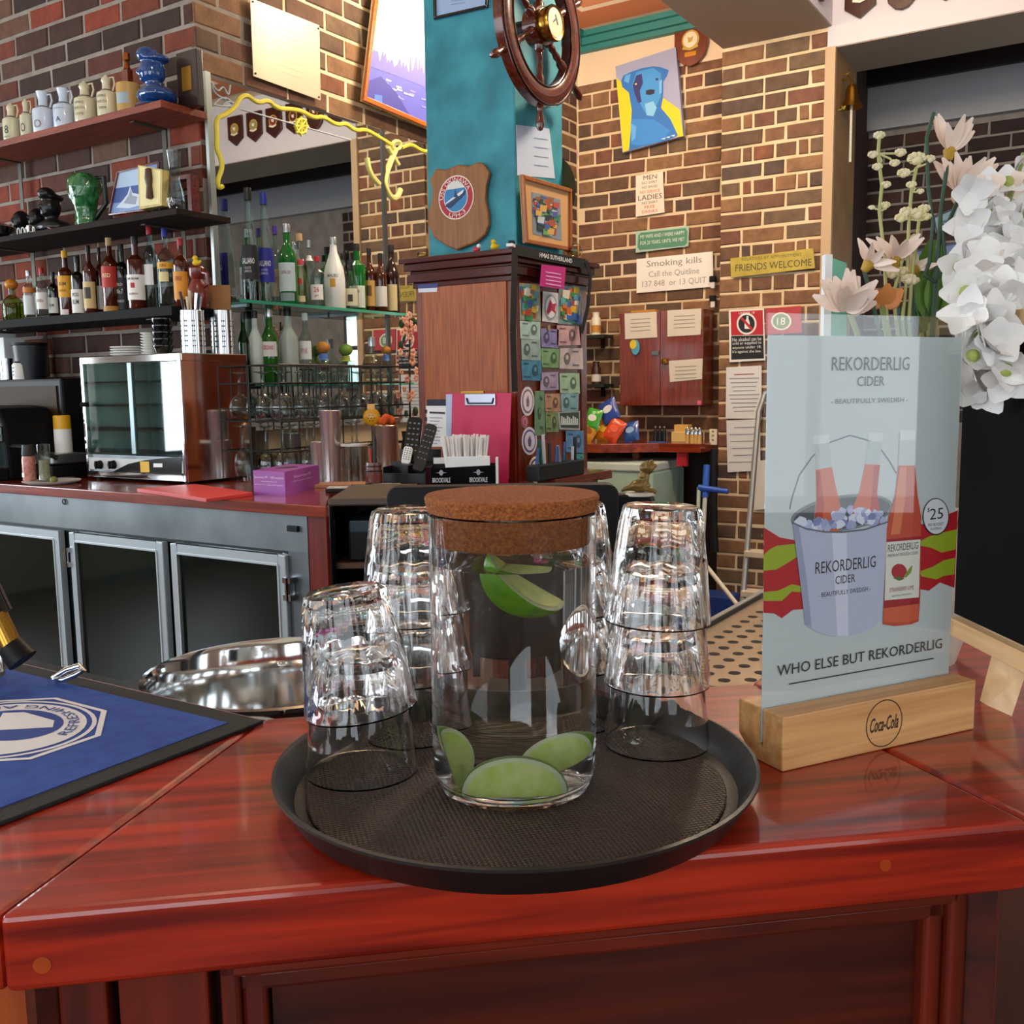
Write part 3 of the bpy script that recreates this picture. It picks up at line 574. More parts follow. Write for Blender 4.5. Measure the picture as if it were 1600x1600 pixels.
for a, b in zip(arc_[:-1], arc_[1:]):
    nx, ny = (b[1]-a[1]), -(b[0]-a[0]); L = math.hypot(nx, ny); nx, ny = nx/L*4, ny/L*4
    art('handle_print', '#5F6B72', [z6(a[0]+nx, a[1]+ny), z6(b[0]+nx, b[1]+ny), z6(b[0]-nx, b[1]-ny), z6(a[0]-nx, a[1]-ny)])
art('bucket_rim_print', '#7C858C', ring_pts(617, 148, 278, 98, tilt=-38)); art('bucket_inside_print', '#4C565E', ring_pts(617, 150, 262, 84, tilt=-38))
def bot(pts, c): art('bottle_print', c, [z6(*p) for p in pts])
bot([(470, 815), (550, 810), (556, 900), (580, 1030), (612, 1165), (600, 1290), (458, 1295), (476, 1120), (474, 950)], '#B9C3C2'); bot([(475, 955), (562, 940), (584, 1050), (612, 1165), (600, 1300), (458, 1300), (478, 1120)], '#D2613A'); bot([(480, 965), (500, 960), (520, 1150), (500, 1290), (458, 1295), (478, 1120)], '#B8391F'); bot([(456, 770), (546, 762), (550, 808), (462, 818)], '#D5DAD8')
bot([(760, 800), (834, 805), (824, 920), (808, 1080), (822, 1170), (822, 1290), (660, 1200), (712, 1070), (742, 925)], '#B9C3C2'); bot([(742, 925), (824, 928), (808, 1080), (822, 1170), (822, 1290), (660, 1200), (712, 1070)], '#D2613A'); bot([(790, 930), (824, 930), (808, 1080), (822, 1170), (822, 1290), (760, 1250), (780, 1080)], '#B8391F'); bot([(762, 752), (840, 754), (838, 800), (758, 796)], '#D5DAD8')
ice = random.Random(3)
for k in range(46):
    t_ = ice.random(); cx = 390+t_*470; cy = 245-ice.random()*95*(1-abs(t_-.55)) - (60 if .45 < t_ < .62 else 0)*ice.random()-t_*40
    s_ = 16+ice.random()*24
    art('ice_print', ice.choice(['#9FA9D2', '#C3CBE8', '#7E89B8', '#DDE2F2', '#B0B9DC']), [z7(cx+s_*math.cos(a)*(.6+.5*ice.random()), cy+s_*math.sin(a)*(.6+.5*ice.random())) for a in (0, 1.2, 2.3, 3.4, 4.6, 5.5)])
art('bucket_print', '#B9BFD6', [z7(*p) for p in ((346, 195), (420, 228), (520, 245), (620, 246), (740, 232), (868, 190), (846, 500), (832, 715), (790, 765), (720, 800), (640, 816), (560, 816), (480, 795), (415, 752), (385, 500))])
art('bucket_shade_print', '#9AA2BE', [z7(*p) for p in ((346, 195), (380, 212), (425, 520), (450, 770), (415, 752), (385, 500))])
art('bucket_highlight_print', '#D3D7E8', [z7(*p) for p in ((560, 246), (640, 246), (650, 815), (590, 816))])
art('bucket_lip_print', '#5C6670', [z7(*p) for p in ((346, 195), (420, 228), (520, 245), (620, 246), (740, 232), (868, 190), (868, 198), (740, 241), (620, 255), (520, 254), (420, 237), (346, 204))])
art('bottle_print', '#C8CFCC', [z6(*p) for p in ((928, 790), (1012, 790), (1012, 935), (920, 935))])
art('bottle_print', '#C24A2C', [z6(930, 800), z6(1010, 800), z6(1012, 935), z6(1025, 1090), z6(1046, 1210), z7(1044, 260), z7(1040, 600), z7(1031, 735), z7(990, 752), z7(900, 762), z7(837, 752), z7(848, 500), z7(858, 230), z6(872, 1200), z6(905, 1090), z6(922, 930)])
art('bottle_print', '#BFC8C6', [z6(*p) for p in ((930, 800), (1010, 800), (1012, 932), (922, 932))]); art('cap_print', '#D8DCDA', [z6(*p) for p in ((930, 742), (1014, 738), (1012, 790), (930, 792))])
art('bottle_light_print', '#DD7A50', [z6(930, 940), z6(965, 940), z6(960, 1100), z7(930, 260), z7(880, 265), z6(900, 1180)])
art('bottle_red_print', '#A01522', [z7(857, 290), z7(1043, 272), z7(1034, 690), z7(840, 700)])
art('bottle_label_print', '#DEDFD4', [z7(*p) for p in ((856, 305), (1041, 290), (1032, 605), (846, 622))])
art('bottle_base_print', '#D0603C', [z7(*p) for p in ((842, 665), (1032, 640), (1030, 722), (980, 738), (890, 742), (840, 735))])
art('strawberry_print', '#A8202A', ring_pts(925, 465, 42, 42)); art('leaf_print', '#7C9A24', [z7(*p) for p in ((950, 490), (985, 440), (998, 430), (990, 470), (960, 500))]); art('leaf_print', '#4E6E1A', [z7(*p) for p in ((890, 500), (925, 490), (955, 505), (925, 515))])
art('price_disc_print', '#2A2426', ring_pts(1125, 166, 72, 101)); art('price_disc_print', '#DADDE0', ring_pts(1125, 165, 67, 95))
H = lambda a, b, f: abs(f(600, a)[1]-f(600, b)[1])
atext('REKORDERLIG', '#1E2A2E', z6(560, 380), z6(982, 375), H(340, 415, z6)); atext('CIDER', '#1E2A2E', z6(698, 473), z6(846, 472), H(446, 500, z6))
atext('- BEAUTIFULLY SWEDISH -', '#2E3A3E', z6(555, 582), z6(973, 575), H(568, 594, z6))
atext('REKORDERLIG', '#20242C', z7(470, 430), z7(797, 425), H(398, 462, z7)); atext('CIDER', '#20242C', z7(578, 507), z7(686, 504), H(484, 528, z7)); atext('- BEAUTIFULLY SWEDISH -', '#30343C', z7(487, 580), z7(770, 570), H(563, 588, z7))
atext('REKORDERLIG', '#23262A', z7(864, 335), z7(1028, 325), H(312, 352, z7)); atext('PREMIUM SWEDISH CIDER', '#4A4E50', z7(864, 375), z7(1027, 366), H(363, 380, z7)); atext('STRAWBERRY-LIME', '#A03038', z7(872, 564), z7(1004, 553), H(548, 572, z7)); atext('NATURALLY DELICIOUS', '#4A4E50', z7(886, 596), z7(992, 588), H(588, 598, z7))
atext('25', '#1A1C20', z7(1092, 152), z7(1164, 148), H(118, 182, z7)); atext('$', '#1A1C20', z7(1078, 132), z7(1091, 131), H(118, 145, z7)); atext('PER BUCKET', '#1A1C20', z7(1082, 211), z7(1166, 205), H(200, 216, z7)); atext('5x330ml', '#1A1C20', z7(1094, 232), z7(1152, 229), H(224, 238, z7))
atext('WHO ELSE BUT REKORDERLIG', '#1A2024', z7(262, 1005), z7(1158, 855), H(900, 958, z7)*.98)
a, b = z7(325, 1078), z7(1112, 936); zc = (a[1]+b[1])/2; art('rule_print', '#1A2024', [(a[0], zc-.0005), (b[0], zc-.0005), (b[0], zc+.0005), (a[0], zc+.0005)])
def sf(px, py): return sp_(px, py, 0)
cc = sf(1140+840*.2875, 760+1288*.2875); rx = abs(sf(1140+938*.2875, 1130)[0]-sf(1140+742*.2875, 1130)[0])/2
n = 48; rg = MB(); rg.add([(cc[0]+r*math.cos(2*PI*i/n), -.0003, cc[1]+r*1.0*math.sin(2*PI*i/n)) for r in (rx*1.0, rx*.955) for i in range(n)], [(i, (i+1) % n, n+(i+1) % n, n+i) for i in range(n)]); rg.build('emblem_ring', M('#3A1F10', .7), sg)
text(sg, 'Coca-Cola', M('#2C150A', .7), cc[0], cc[1], -.0004, w=rx*1.55, h=rx*.62, shear=.35, bold=.01)
# ---------------------------------------------------------------- chalkboard easel
ca = at(1668, 1080, 'Z', 1.105); cb = at(1494, 991, 'Z', 1.105); cu_ = (cb-ca).normalized(); CL = (cb-ca).length; CRZ = math.atan2(cu_.y, cu_.x)
ce = thing('chalkboard', 'black chalkboard in a pale pine frame standing on the bar', 'chalkboard', (ca.x, ca.y, 1.105), CRZ)
BW = wood('#C9A06A', '#E2C08E', 'x', 8, rough=.5, coat=.1)
ctop = atd(1580, 490, dep(ca+(cb-ca)*.55)).z-1.105
MB().b2((0, -.008, 0), (CL, .008, .018)).build('bottom_rail', BW, ce, bevel=.001); MB().b2((0, -.008, ctop-.02), (CL*.80, .008, ctop)).build('top_rail', BW, ce, bevel=.001)
MB().b2((.0, -.003, .022), (CL, .003, ctop-.02)).build('board', M('#07080A', .85, spec=.12), ce)
fa = at(1542, 1102, 'Z', BARZ); fb = at(1581, 1119, 'Z', BARZ)
ft = thing('easel_foot', 'pale pine easel foot standing under the chalkboard rail', 'stand', (0, 0, 0))
ft.parent = None
dd = (fb-fa)
q0 = [fa, fb]; up1 = at(1562, 1026, 'Z', 1.105); up2 = at(1605, 1046, 'Z', 1.105); bk = fwd*.014
vs = [fa, fb, up2, up1]; vs = vs+[v+bk for v in vs]
MB().add(vs, [(0, 1, 2, 3), (7, 6, 5, 4), (0, 4, 5, 1), (1, 5, 6, 2), (2, 6, 7, 3), (3, 7, 4, 0)]).build('foot', BW, ft)
# merge the foot into the chalkboard as its leg
for o in list(bpy.data.objects):
    if o.parent == ft: o.parent = ce; o.matrix_parent_inverse = (Matrix.Translation((ca.x, ca.y, 1.105)) @ Matrix.Rotation(CRZ, 4, 'Z')).inverted(); o.name = 'leg'
bpy.data.objects.remove(ft)

# ---------------------------------------------------------------- drip tray
dt0 = at(1105, 1003, 'Z', 1.0); dt1 = at(1190, 942, 'Z', 1.0)
dr = thing('drip_tray', 'brushed steel drip tray with perforated grille beside the bar top', 'drip tray', (0, 0, 0))
DX0, DX1, DY0, DY1 = 1.08, 1.95, Q_.y+.02, .56
MB().b2((DX0, DY0, .955), (DX1, DY1, .965)).build('pan', STEELB, dr)
for (a, b) in (((DX0, DY0), (DX1, DY0+.012)), ((DX0, DY1-.012), (DX1, DY1)), ((DX0, DY0), (DX0+.012, DY1)), ((DX1-.012, DY0), (DX1, DY1))): MB().b2((a[0], a[1], .965), (b[0], b[1], 1.0)).build('rim', STEELB, dr, bevel=.002)
MB().b2((DX0+.012, DY0+.012, .988), (DX1-.012, DY1-.012, .992)).build('grille', M('#9C8F80', .3, 1.0), dr)
hb = MB()
for i in range(22):
    for j in range(6):
        x = DX0+.045+i*.037+(.018 if j % 2 else 0); y = DY0+.03+j*.028
        if x < DX1-.03 and y < DY1-.02: hb.add([(x+.008*math.cos(2*PI*k/10), y+.008*math.sin(2*PI*k/10), .9924) for k in range(10)], [tuple(range(10))])
hb.build('holes', M('#0A0908', .8), dr)
for x in (DX0+.05, DX1-.05): MB().b2((x-.01, DY0+.05, BENZ), (x+.01, DY1-.05, .955)).build('support', STEELB, dr)
# ================================================================ BACK COUNTER AND FRIDGE
ctr = thing('back_counter', 'red-brown timber back counter wrapping the brick corner', 'counter', (0, 0, 0))
CW = wood('#6A1D0E', '#95361A', 'y', 6, rough=.25, coat=.7, k=7)
cpoly = [(2.10, 6.3), (2.10, 1.976), (2.44, 2.27), (2.93, 1.79), (2.944, 1.79), (2.944, 2.295), (3.466, 2.295), (3.466, 1.79), (3.55, 1.79), (3.55, YB-.005), (XA-.003, YB-.005), (XA-.003, 6.3)]
MB().plate(cpoly, CTZ-.034, CTZ).build('worktop', CW, ctr, bevel=.003)
MB().plate([(2.14, 1.99), (2.17, 1.99), (2.46, 2.30), (2.93, 1.83), (3.5, 1.83), (3.5, 1.86), (2.95, 1.86), (2.47, 2.34), (2.14, 2.01)], 0, CTZ-.034).build('front_panel', MAHOZ, ctr)
FXF = 2.125
fr = thing('bottle_fridge', 'stainless steel under-counter fridge with three dark glass doors', 'fridge', (0, 0, 0))
yr = at(481, 850, 'X', FXF).y; dz1 = at(112, 831, 'X', FXF).z
MB().b2((FXF+.02, yr, .08), (2.68, 6.2, CTZ-.036)).build('body', M('#3A3E40', .45, .8), fr)
MB().b2((FXF, yr, dz1+.012), (FXF+.02, 6.2, CTZ-.036)).build('top_band', M('#8A9296', .34, .7, c2='#6C7478', scale=4), fr)
MB().b2((FXF, yr, .10), (FXF+.02, at(452, 900, 'X', FXF).y, dz1+.012)).build('end_stile', STEELB, fr)
MB().b2((FXF+.002, at(510, 850, 'X', FXF).y, 0), (FXF+.03, yr, CTZ-.036)).build('timber_end', wood('#5E140A', '#85230F', 'z', 6, rough=.35, k=7), fr)
doors = [(-95, 97), (113, 258), (270, 449)]
for k, (pa, pb) in enumerate(doors):
    ya = at(pa, 850, 'X', FXF).y; yb_ = at(pb, 850, 'X', FXF).y; zt = at(pa if k else 0, (843, 830+12, 862-8)[0], 'X', FXF).z if False else dz1
    d = MB(); t = .032; zb = .14; x0, x1 = FXF-.012, FXF+.012
    d.b2((x0, yb_, zb), (x1, yb_+t, zt)); d.b2((x0, ya-t, zb), (x1, ya, zt)); d.b2((x0, yb_+t, zt-t), (x1, ya-t, zt)); d.b2((x0, yb_+t, zb), (x1, ya-t, zb+t))
    dr_ = d.build('door', ALU, fr, bevel=.003)
    MB().b2((FXF-.002, yb_+t, zb+t), (FXF+.004, ya-t, zt-t)).build('glass_pane', M('#0E1614', .06, coat=.3, c2='#16211D', scale=2), dr_)
    i_ = MB()
    for (a, b, c_, d_) in ((yb_+t-.004, yb_+t+.002, zb+t, zt-t), (ya-t-.002, ya-t+.004, zb+t, zt-t), (yb_+t, ya-t, zt-t-.002, zt-t+.004)): i_.b2((x0-.003, a, c_), (x0+.002, b, d_))
    i_.build('bead', M('#DDE6EA', .3, .7), dr_)
for (pxh, pyh) in ((107, 870), (452, 920)):
    h = at(pxh, pyh, 'X', FXF-.01); hm = MB(); hm.b2((h.x-.012, h.y-.016, h.z-.035), (h.x+.01, h.y+.016, h.z-.018)); hm.b2((h.x-.012, h.y-.016, h.z+.018), (h.x+.01, h.y+.016, h.z+.035)); hm.cyl((h.x-.008, h.y, h.z-.035), (h.x-.008, h.y, h.z+.035), .008); hm.build('hinge', CHROME, fr, True)
h = at(458, 826, 'X', FXF-.004); MB().b2((h.x-.006, h.y-.022, h.z-.009), (h.x+.004, h.y+.022, h.z+.009)).build('latch', BLACK, fr, bevel=.002)
h = at(100, 784, 'X', FXF-.004); MB().tube([(h.x, h.y+.009*math.cos(a), h.z+.009*math.sin(a)) for a in [2*PI*i/16 for i in range(16)]], .002, 6, True).build('keyring_badge', BLACK, fr)
# ================================================================ SHELVES ON THE LEFT WALL
S1 = 2.40; S2 = 2.008; S3 = 1.672
SW = wood('#6A2410', '#8F3C1C', 'y', 7, rough=.6, coat=0, k=8)
def wshelf(name, label, z, x0, y0, y1, th, mat, brk):
    t = thing(name, label, 'shelf', (0, 0, 0)); MB().b2((x0, y0, z-th), (XA-.032, y1, z)).build('board', mat, t, bevel=.002)
    for y in brk:
        b = MB(); b.b2((XA-.036, y-.012, z-th-.20), (XA-.032, y+.012, z-th)); b.b2((x0+.06, y-.012, z-th-.004), (XA-.032, y+.012, z-th)); b.build('bracket', M('#4B4A40', .5, .6), t)
    return t
wshelf('wall_shelf', 'thick reddish timber wall shelf holding the stoneware jugs', S1, 2.46, 3.035, 4.9, .026, SW, (3.28, 4.25))
wshelf('wall_shelf', 'dark timber wall shelf holding the green jug and framed ship photograph', S2, 2.42, 2.935, 4.9, .022, M('#1B1411', .8, c2='#2A1B14', scale=8, spec=.2), (3.2, 4.2))
wshelf('wall_shelf', 'black wall shelf holding the row of spirit bottles', S3, 2.42, 2.99, 4.9, .034, M('#0C0C0D', .75, spec=.2), (3.2, 4.15))
def onX(px, ytop, X, z0):
    p = at(px, ytop, 'X', X); return Vector((X, p.y, z0)), p.z-z0, dep(p)/F
def onY(px, ytop, Y, z0):
    p = at(px, ytop, 'Y', Y); return Vector((p.x, Y, z0)), p.z-z0, dep(p)/F
# ---------------------------------------------------------------- bottles
SH = {
 'std': [(0, .0), (.93, 0), (1, .015), (1, .60), (.97, .64), (.80, .69), (.45, .74), (.34, .78), (.32, .90)],
 'square': [(0, 0), (.95, 0), (1, .015), (1, .64), (.96, .68), (.60, .72), (.36, .75), (.34, .90)],
 'wine': [(0, 0), (.93, 0), (1, .015), (1, .55), (.93, .62), (.62, .70), (.40, .76), (.37, .90)],
 'squat': [(0, 0), (.85, 0), (1, .06), (1, .38), (.86, .52), (.50, .60), (.34, .64), (.33, .80)],
 'cone': [(0, 0), (.97, 0), (1, .01), (.97, .18), (.88, .42), (.62, .60), (.46, .74), (.37, .86), (.36, .90)],
 'malibu': [(0, 0), (.93, 0), (1, .02), (1, .42), (.90, .55), (.62, .68), (.36, .80), (.30, .90)],
 'round': [(0, 0), (.80, 0), (1, .08), (1, .30), (.90, .46), (.62, .57), (.36, .63), (.34, .80)]}
def bottle(label, loc, H, R, shape, body, cap, labels=(), texts=(), liquid=None, rz=FC, group='spirit bottles', capball=False, capr=1.12, name='spirit_bottle', fill=.6):
    t = thing(name, label, 'bottle', loc, rz, group); pr = SH[shape]; top = pr[-1][1]
    prof = [(max(r*R, 1e-4), z*H) for r, z in pr]
    prof += [(1e-4, top*H)]
    MB().lathe(prof, 20).build('glass_body', body, t, True)
    rn = pr[-1][0]*R
    if capball: MB().ball((0, 0, top*H+rn*1.2), rn*1.9, sc=(1, 1, .85)).build('stopper', cap, t, True)
    else:
        z0 = (top-.004)*H; MB().lathe([(1e-4, H), (rn*capr*.95, H), (rn*capr, H-.003), (rn*capr, z0), (rn, z0)], 16).build('cap', cap, t, True)
    if liquid:
        lp = [(max((r-.06)*R, 1e-4), max(z*H, .004)) for r, z in pr if z <= fill]; lp.append((1e-4, lp[-1][1])); MB().lathe(lp, 18).build('liquid', liquid, t, True)
    def rad(z):
        for (r0, a0), (r1, a1) in zip(pr[:-1], pr[1:]):
            if a0 <= z <= a1: return R*(r0+(r1-r0)*(z-a0)/max(a1-a0, 1e-6))
        return R
    for (z0, z1, c, arc) in labels:
        N = 4; MB().lathe([(rad(z0+(z1-z0)*i/N)+.0008, (z0+(z1-z0)*i/N)*H) for i in range(N+1)], 16, a0=-PI/2-arc/2, a1=-PI/2+arc/2).build('label', M(c, .55), t, True)
    for (s, z, hh, wf, c) in texts:
        r = rad(z)+.0016; text(t, s, M(c, .5), 0, z*H, 0, w=wf*R, h=hh*H, wrap=r, bold=.01)
    return t
CLR = thin('#E6EFEC', 1.2); CLR2 = thin('#D3E4E2', 1.2); AMB = M('#3A1206', .08, coat=.5, c2='#55200A', scale=3); DRK = M('#0E0B0A', .08, coat=.5); GRN_ = thin('#2F8A3C', 1.2); OLV = thin('#B9C88A', 1.1)
GREEN = M('#0F6A24', .08, coat=.5); DGREEN = M('#12380F', .08, coat=.5)
REDC = M('#B01722', .35); BLKC = M('#101012', .35); YELC = M('#E4A90C', .4); SILC = M('#C9CDD2', .25, .9); CORK = M('#C9A67A', .8); BLUC = M('#1D2E8C', .35); PURC = M('#4A2A8C', .35)
def zb(x): return x*.2125
g3 = 'bottles on the black wall shelf'
def s3(px_z, top_z, w_z, shape, body, cap, label, labels=(), texts=(), X=2.53, **k):
    loc, H, s = onX(zb(px_z), 240+zb(top_z), X, S3); bottle(label, loc, H, zb(w_z)*s/2, shape, body, cap, labels, texts, group=g3, rz=FX+.45, **k)
W_ = '#E4E2DA'
s3(80, 930, 148, 'squat', OLV, M('#C97A1E', .4), 'squat pale green tequila bottle with orange stopper', liquid=thin('#C9CF8E'), fill=.5, capball=True)
s3(205, 862, 88, 'square', CLR, SILC, 'clear bottle with silver cap and amber shoulder', [(.12, .5, '#CFD3D2', 2.6), (.56, .66, '#C4752A', 5)])
s3(300, 840, 92, 'std', CLR, REDC, 'clear vodka bottle with red cap and white pointed label', [(.2, .52, W_, 2.6)], [('SKOV', .42, .05, .9, '#B33')] if False else [('VODKA', .36, .06, 1.2, '#8A2A2A')])
s3(385, 870, 84, 'std', DRK, BLKC, 'black bottle with slanted white label', [(.14, .46, W_, 2.2)], [('RUM', .3, .06, .9, '#333333')], X=2.57)
s3(470, 715, 112, 'square', AMB, YELC, 'dark rum bottle with yellow cap and yellow label', [(.30, .62, '#DDA016', 2.7), (.04, .12, '#D9C9C4', 1.2)], [('RUM', .50, .05, 1.0, '#5A2A0A'), ('ORIGINAL', .40, .03, 1.1, '#5A2A0A')])
s3(560, 756, 100, 'square', DRK, BLKC, 'black spirit bottle with white label and black print', [(.06, .45, '#E6E4DD', 2.6)], [('SPICED', .36, .06, 1.1, '#1A1A1A'), ('RUM', .24, .08, 1.0, '#1A1A1A')])
s3(642, 675, 96, 'std', AMB, BLKC, 'amber bottle with cream label and dark round seal', [(.10, .48, '#D3B880', 2.6), (.24, .40, '#2B2620', 1.1)])
s3(722, 690, 74, 'std', AMB, BLKC, 'slim amber bottle with plain white label', [(.10, .44, '#DDDBD6', 2.5)], X=2.58)
s3(795, 620, 124, 'std', AMB, CORK, 'whisky bottle with cork top and slanted red label', [(.34, .62, '#B3251A', 2.8), (.02, .10, '#B07A2A', 2.6)], [('RED', .5, .05, 1.0, '#E8D8A8')])
s3(885, 668, 104, 'square', DRK, BLKC, 'square black whiskey bottle with black label and white scrollwork', [(.06, .52, '#131314', 2.7)], [('OLD', .42, .04, .9, '#C9C9C9'), ('No.7', .32, .07, .9, '#D9D9D9'), ('WHISKEY', .18, .035, 1.2, '#C9C9C9')], X=2.56)
s3(985, 610, 132, 'square', AMB, BLKC, 'bourbon bottle with white label and red seal', [(.14, .48, '#E9E6E0', 2.9), (.30, .37, '#B22330', .5)], [('JIM BEAM', .42, .04, 1.4, '#222222'), ('BOURBON', .22, .028, 1.1, '#444444')], X=2.49)
s3(1092, 530, 108, 'std', CLR2, REDC, 'tall clear bottle with red cap and white side label', [(.30, .54, '#E8E8E8', 1.4)], capr=1.2)
s3(1206, 553, 122, 'std', CLR2, BLUC, 'clear gin bottle with blue cap and yellow label', [(.50, .58, '#E0A51C', 2.9), (.34, .46, '#D8C98A', 1.3)], [('GIN', .54, .04, .8, '#7A3A0A')])
s3(1322, 625, 120, 'std', AMB, REDC, 'amber whisky bottle with red cap and orange flame label', [(.12, .52, '#D98C1E', 2.3)], [('FIRE', .42, .06, .9, '#8A1A0A')])
# red ceramic jug with a duck on its lid
loc, H, s = onX(zb(1445), 240+zb(830), 2.54, S3); R = zb(150)*s/2
t = thing('ceramic_jug', 'red-brown ceramic jug with a cork lid at the end of the bottle shelf', 'jug', loc, FX); RC = M('#6E1F16', .3, coat=.4)
MB().lathe([(1e-4, 0), (R*.75, 0), (R, H*.2), (R*1.05, H*.42), (R*.7, H*.6), (R*.55, H*.68), (R*.75, H*.78), (R*.78, H*.95), (R*.6, H), (1e-4, H)], 24).build('body', RC, t, True)
MB().tube([(R*.9, 0, H*.5), (R*1.5, 0, H*.55), (R*1.5, 0, H*.8), (R*.7, 0, H*.85)], .008).build('handle', RC, t, True)
def duck(label, loc, s, rz, body=M('#E2C21E', .4), dress=None, name='rubber_duck'):
    t = thing(name, label, 'toy duck', loc, rz); b = MB(); b.ball((0, 0, .40*s), .42*s, sc=(1.15, .9, .8)); b.ball((-.12*s, 0, .95*s), .30*s); b.ball((.45*s, 0, .55*s), .16*s, sc=(1, .6, 1.2))
    o = b.build('body', body, t, True); md = o.modifiers.new('r', 'REMESH'); md.mode = 'VOXEL'; md.voxel_size = .06*s; md.use_smooth_shade = True
    MB().ball((-.40*s, 0, .92*s), .12*s, sc=(1.3, .9, .5)).build('beak', M('#D9541E', .4), t, True)
    for q in (-1, 1): MB().ball((-.32*s, q*.15*s, 1.03*s), .045*s, n=8, m=6).build('eye', INK, t, True)
    return t
duck('yellow rubber duck with orange beak on the red ceramic jug', loc+Vector((0, 0, H)), .032, FX+.6)
# ---------------------------------------------------------------- jugs on the top shelf
g1 = 'stoneware jugs on the top shelf'
def crock(px, top, w, c, label, txt=(), handle=True, spout=False, band='#3A3F4A', X=2.51, name='stoneware_jug'):
    loc, H, s = onX(px, top, X, S1); R = w*s/2; t = thing(name, label, 'jug', loc, FX+.35, g1); m = M(c, .25, coat=.3)
    MB().lathe([(1e-4, 0), (R*.97, 0), (R, H*.03), (R, H*.52), (R*.95, H*.57), (R*.55, H*.63), (R*.42, H*.68), (R*.40, H*.80)] + ([(R*.55, H*.98), (R*.57, H), (R*.5, H), (1e-4, H*.9)] if spout else [(R*.5, H*.86), (R*.42, H*.92), (1e-4, H)]), 24).build('body', m, t, True)
    MB().lathe([(R*.57, H*.615), (R*.60, H*.63), (R*.50, H*.655)], 24).build('shoulder_band', M(band, .4), t, True)
    if handle: MB().tube([(R*.4, 0, H*.92), (R*.85, 0, H*.93), (R*.95, 0, H*.78), (R*.7, 0, H*.62)], R*.10, 8).build('handle', m, t, True)
    if not spout: MB().ball((0, 0, H*.97), R*.16).build('stopper', m, t, True)
    for (st, zf, hf, wf, cc_) in txt: text(t, st, M(cc_, .6), 0, H*zf, 0, w=wf*R, h=hf*H, wrap=R+.001)
    return t
crock(16, 161, 27, '#D5D0B2', 'small cream stoneware crock with dark anchor badge', [('8', .28, .2, .5, '#2A3A4A'), ('NAVY', .1, .05, .9, '#2A3A4A')])
crock(39, 154, 20, '#CFCBAF', 'narrow cream stoneware bottle with round line badge', [('O', .25, .22, .8, '#5A5A4A')])
crock(66, 144, 34, '#CBD7E6', 'pale blue jug with handle and brown picture on its side', [('HMS', .45, .03, .7, '#556')] if False else [('o', .2, .2, .8, '#9A8A80')], spout=True)
crock(98, 139, 33, '#C9D6E8', 'pale blue jug with small ship drawing', [('SAILING SHIP CO', .47, .03, 1.1, '#44506A'), ('A', .2, .12, .5, '#34405A')], spout=True)
crock(131, 127, 34, '#D2CBAC', 'wide cream stoneware decanter with three lines of lettering', [('HMAS', .45, .06, .9, '#7A7050'), ('PERTH', .32, .06, 1.1, '#7A7050'), ('1979', .18, .06, .8, '#7A7050')])
crock(165, 117, 31, '#D6CFB2', 'tall cream stoneware decanter with dark lettering beside the tan mug', [('HMAS', .47, .06, 1.0, '#6A6045'), ('PERTH', .34, .06, 1.1, '#6A6045'), ('2004', .20, .06, .9, '#6A6045')])
loc, H, s = onX(200, 132, 2.53, S1); R = 37*s/2
t = thing('stoneware_mug', 'tan stoneware mug with a pale blue patch beside the blue bust', 'mug', loc, FX+.3)
MB().lathe([(1e-4, 0), (R, 0), (R, H*.9), (R*.96, H), (R*.88, H), (R*.86, H*.1), (1e-4, H*.1)], 24).build('body', M('#BC9554', .4), t, True)
MB().lathe([(R+.001, H*.3), (R+.001, H*.65)], 10, a0=-PI/2-.6, a1=-PI/2+.6).build('painted_patch', M('#9FB0B4', .4), t, True)
MB().tube([(R, 0, H*.8), (R*1.5, 0, H*.7), (R*1.5, 0, H*.4), (R, 0, H*.25)], .006).build('handle', M('#BC9554', .4), t, True)
def sculpt(b, name, mat, parent, vox=.004):
    o = b.build(name, mat, parent, True); md = o.modifiers.new('r', 'REMESH'); md.mode = 'VOXEL'; md.voxel_size = vox; md.use_smooth_shade = True
    m2 = o.modifiers.new('s', 'SMOOTH'); m2.factor = .5; m2.iterations = 2; return o
def bust(label, loc, H, rz, mat, cap=True, name='bust_statue', cat='statue', group=None):
    t = thing(name, label, cat, loc, rz, group); b = MB(); h = H; _n = 0
    b.ball((0, .03*h, .17*h), .42*h, sc=(1.0, .80, .42)); b.cyl((0, 0, .15*h), (0, -.02*h, .48*h), .15*h, .12*h, 14); b.ball((0, -.02*h, .58*h), .225*h, sc=(.82, .98, 1.05)); b.ball((0, -.16*h, .455*h), .09*h, sc=(1, .9, .7))
    b.ball((0, -.245*h, .575*h), .040*h, sc=(.7, 1.2, 1.4)); b.ball((0, -.215*h, .50*h), .034*h, sc=(1.5, .9, .55))
    for q in (-1, 1): b.ball((q*.155*h, .0, .58*h), .042*h, sc=(.5, 1, 1.3)); b.ball((q*.07*h, -.175*h, .645*h), .03*h, sc=(1.4, .8, .6))
    if cap: b.ball((0, .02*h, .78*h), .26*h, sc=(.74, .98, .34)); b.ball((0, -.09*h, .84*h), .22*h, sc=(.72, .85, .62))
    else: b.ball((0, .02*h, .68*h), .19*h, sc=(.85, 1.0, .9))
    sculpt(b, 'figure', mat, t, h*.022); MB().lathe([(1e-4, 0), (.34*h, 0), (.32*h, .03*h), (1e-4, .03*h)], 20).build('base', mat, t, True); return t
loc, H, s = onX(238, 71, 2.52, S1); bust('glossy blue bust of a sailor in a peaked cap on the top shelf', loc, H, FX-.75, M('#0D3E7C', .12, coat=.8))
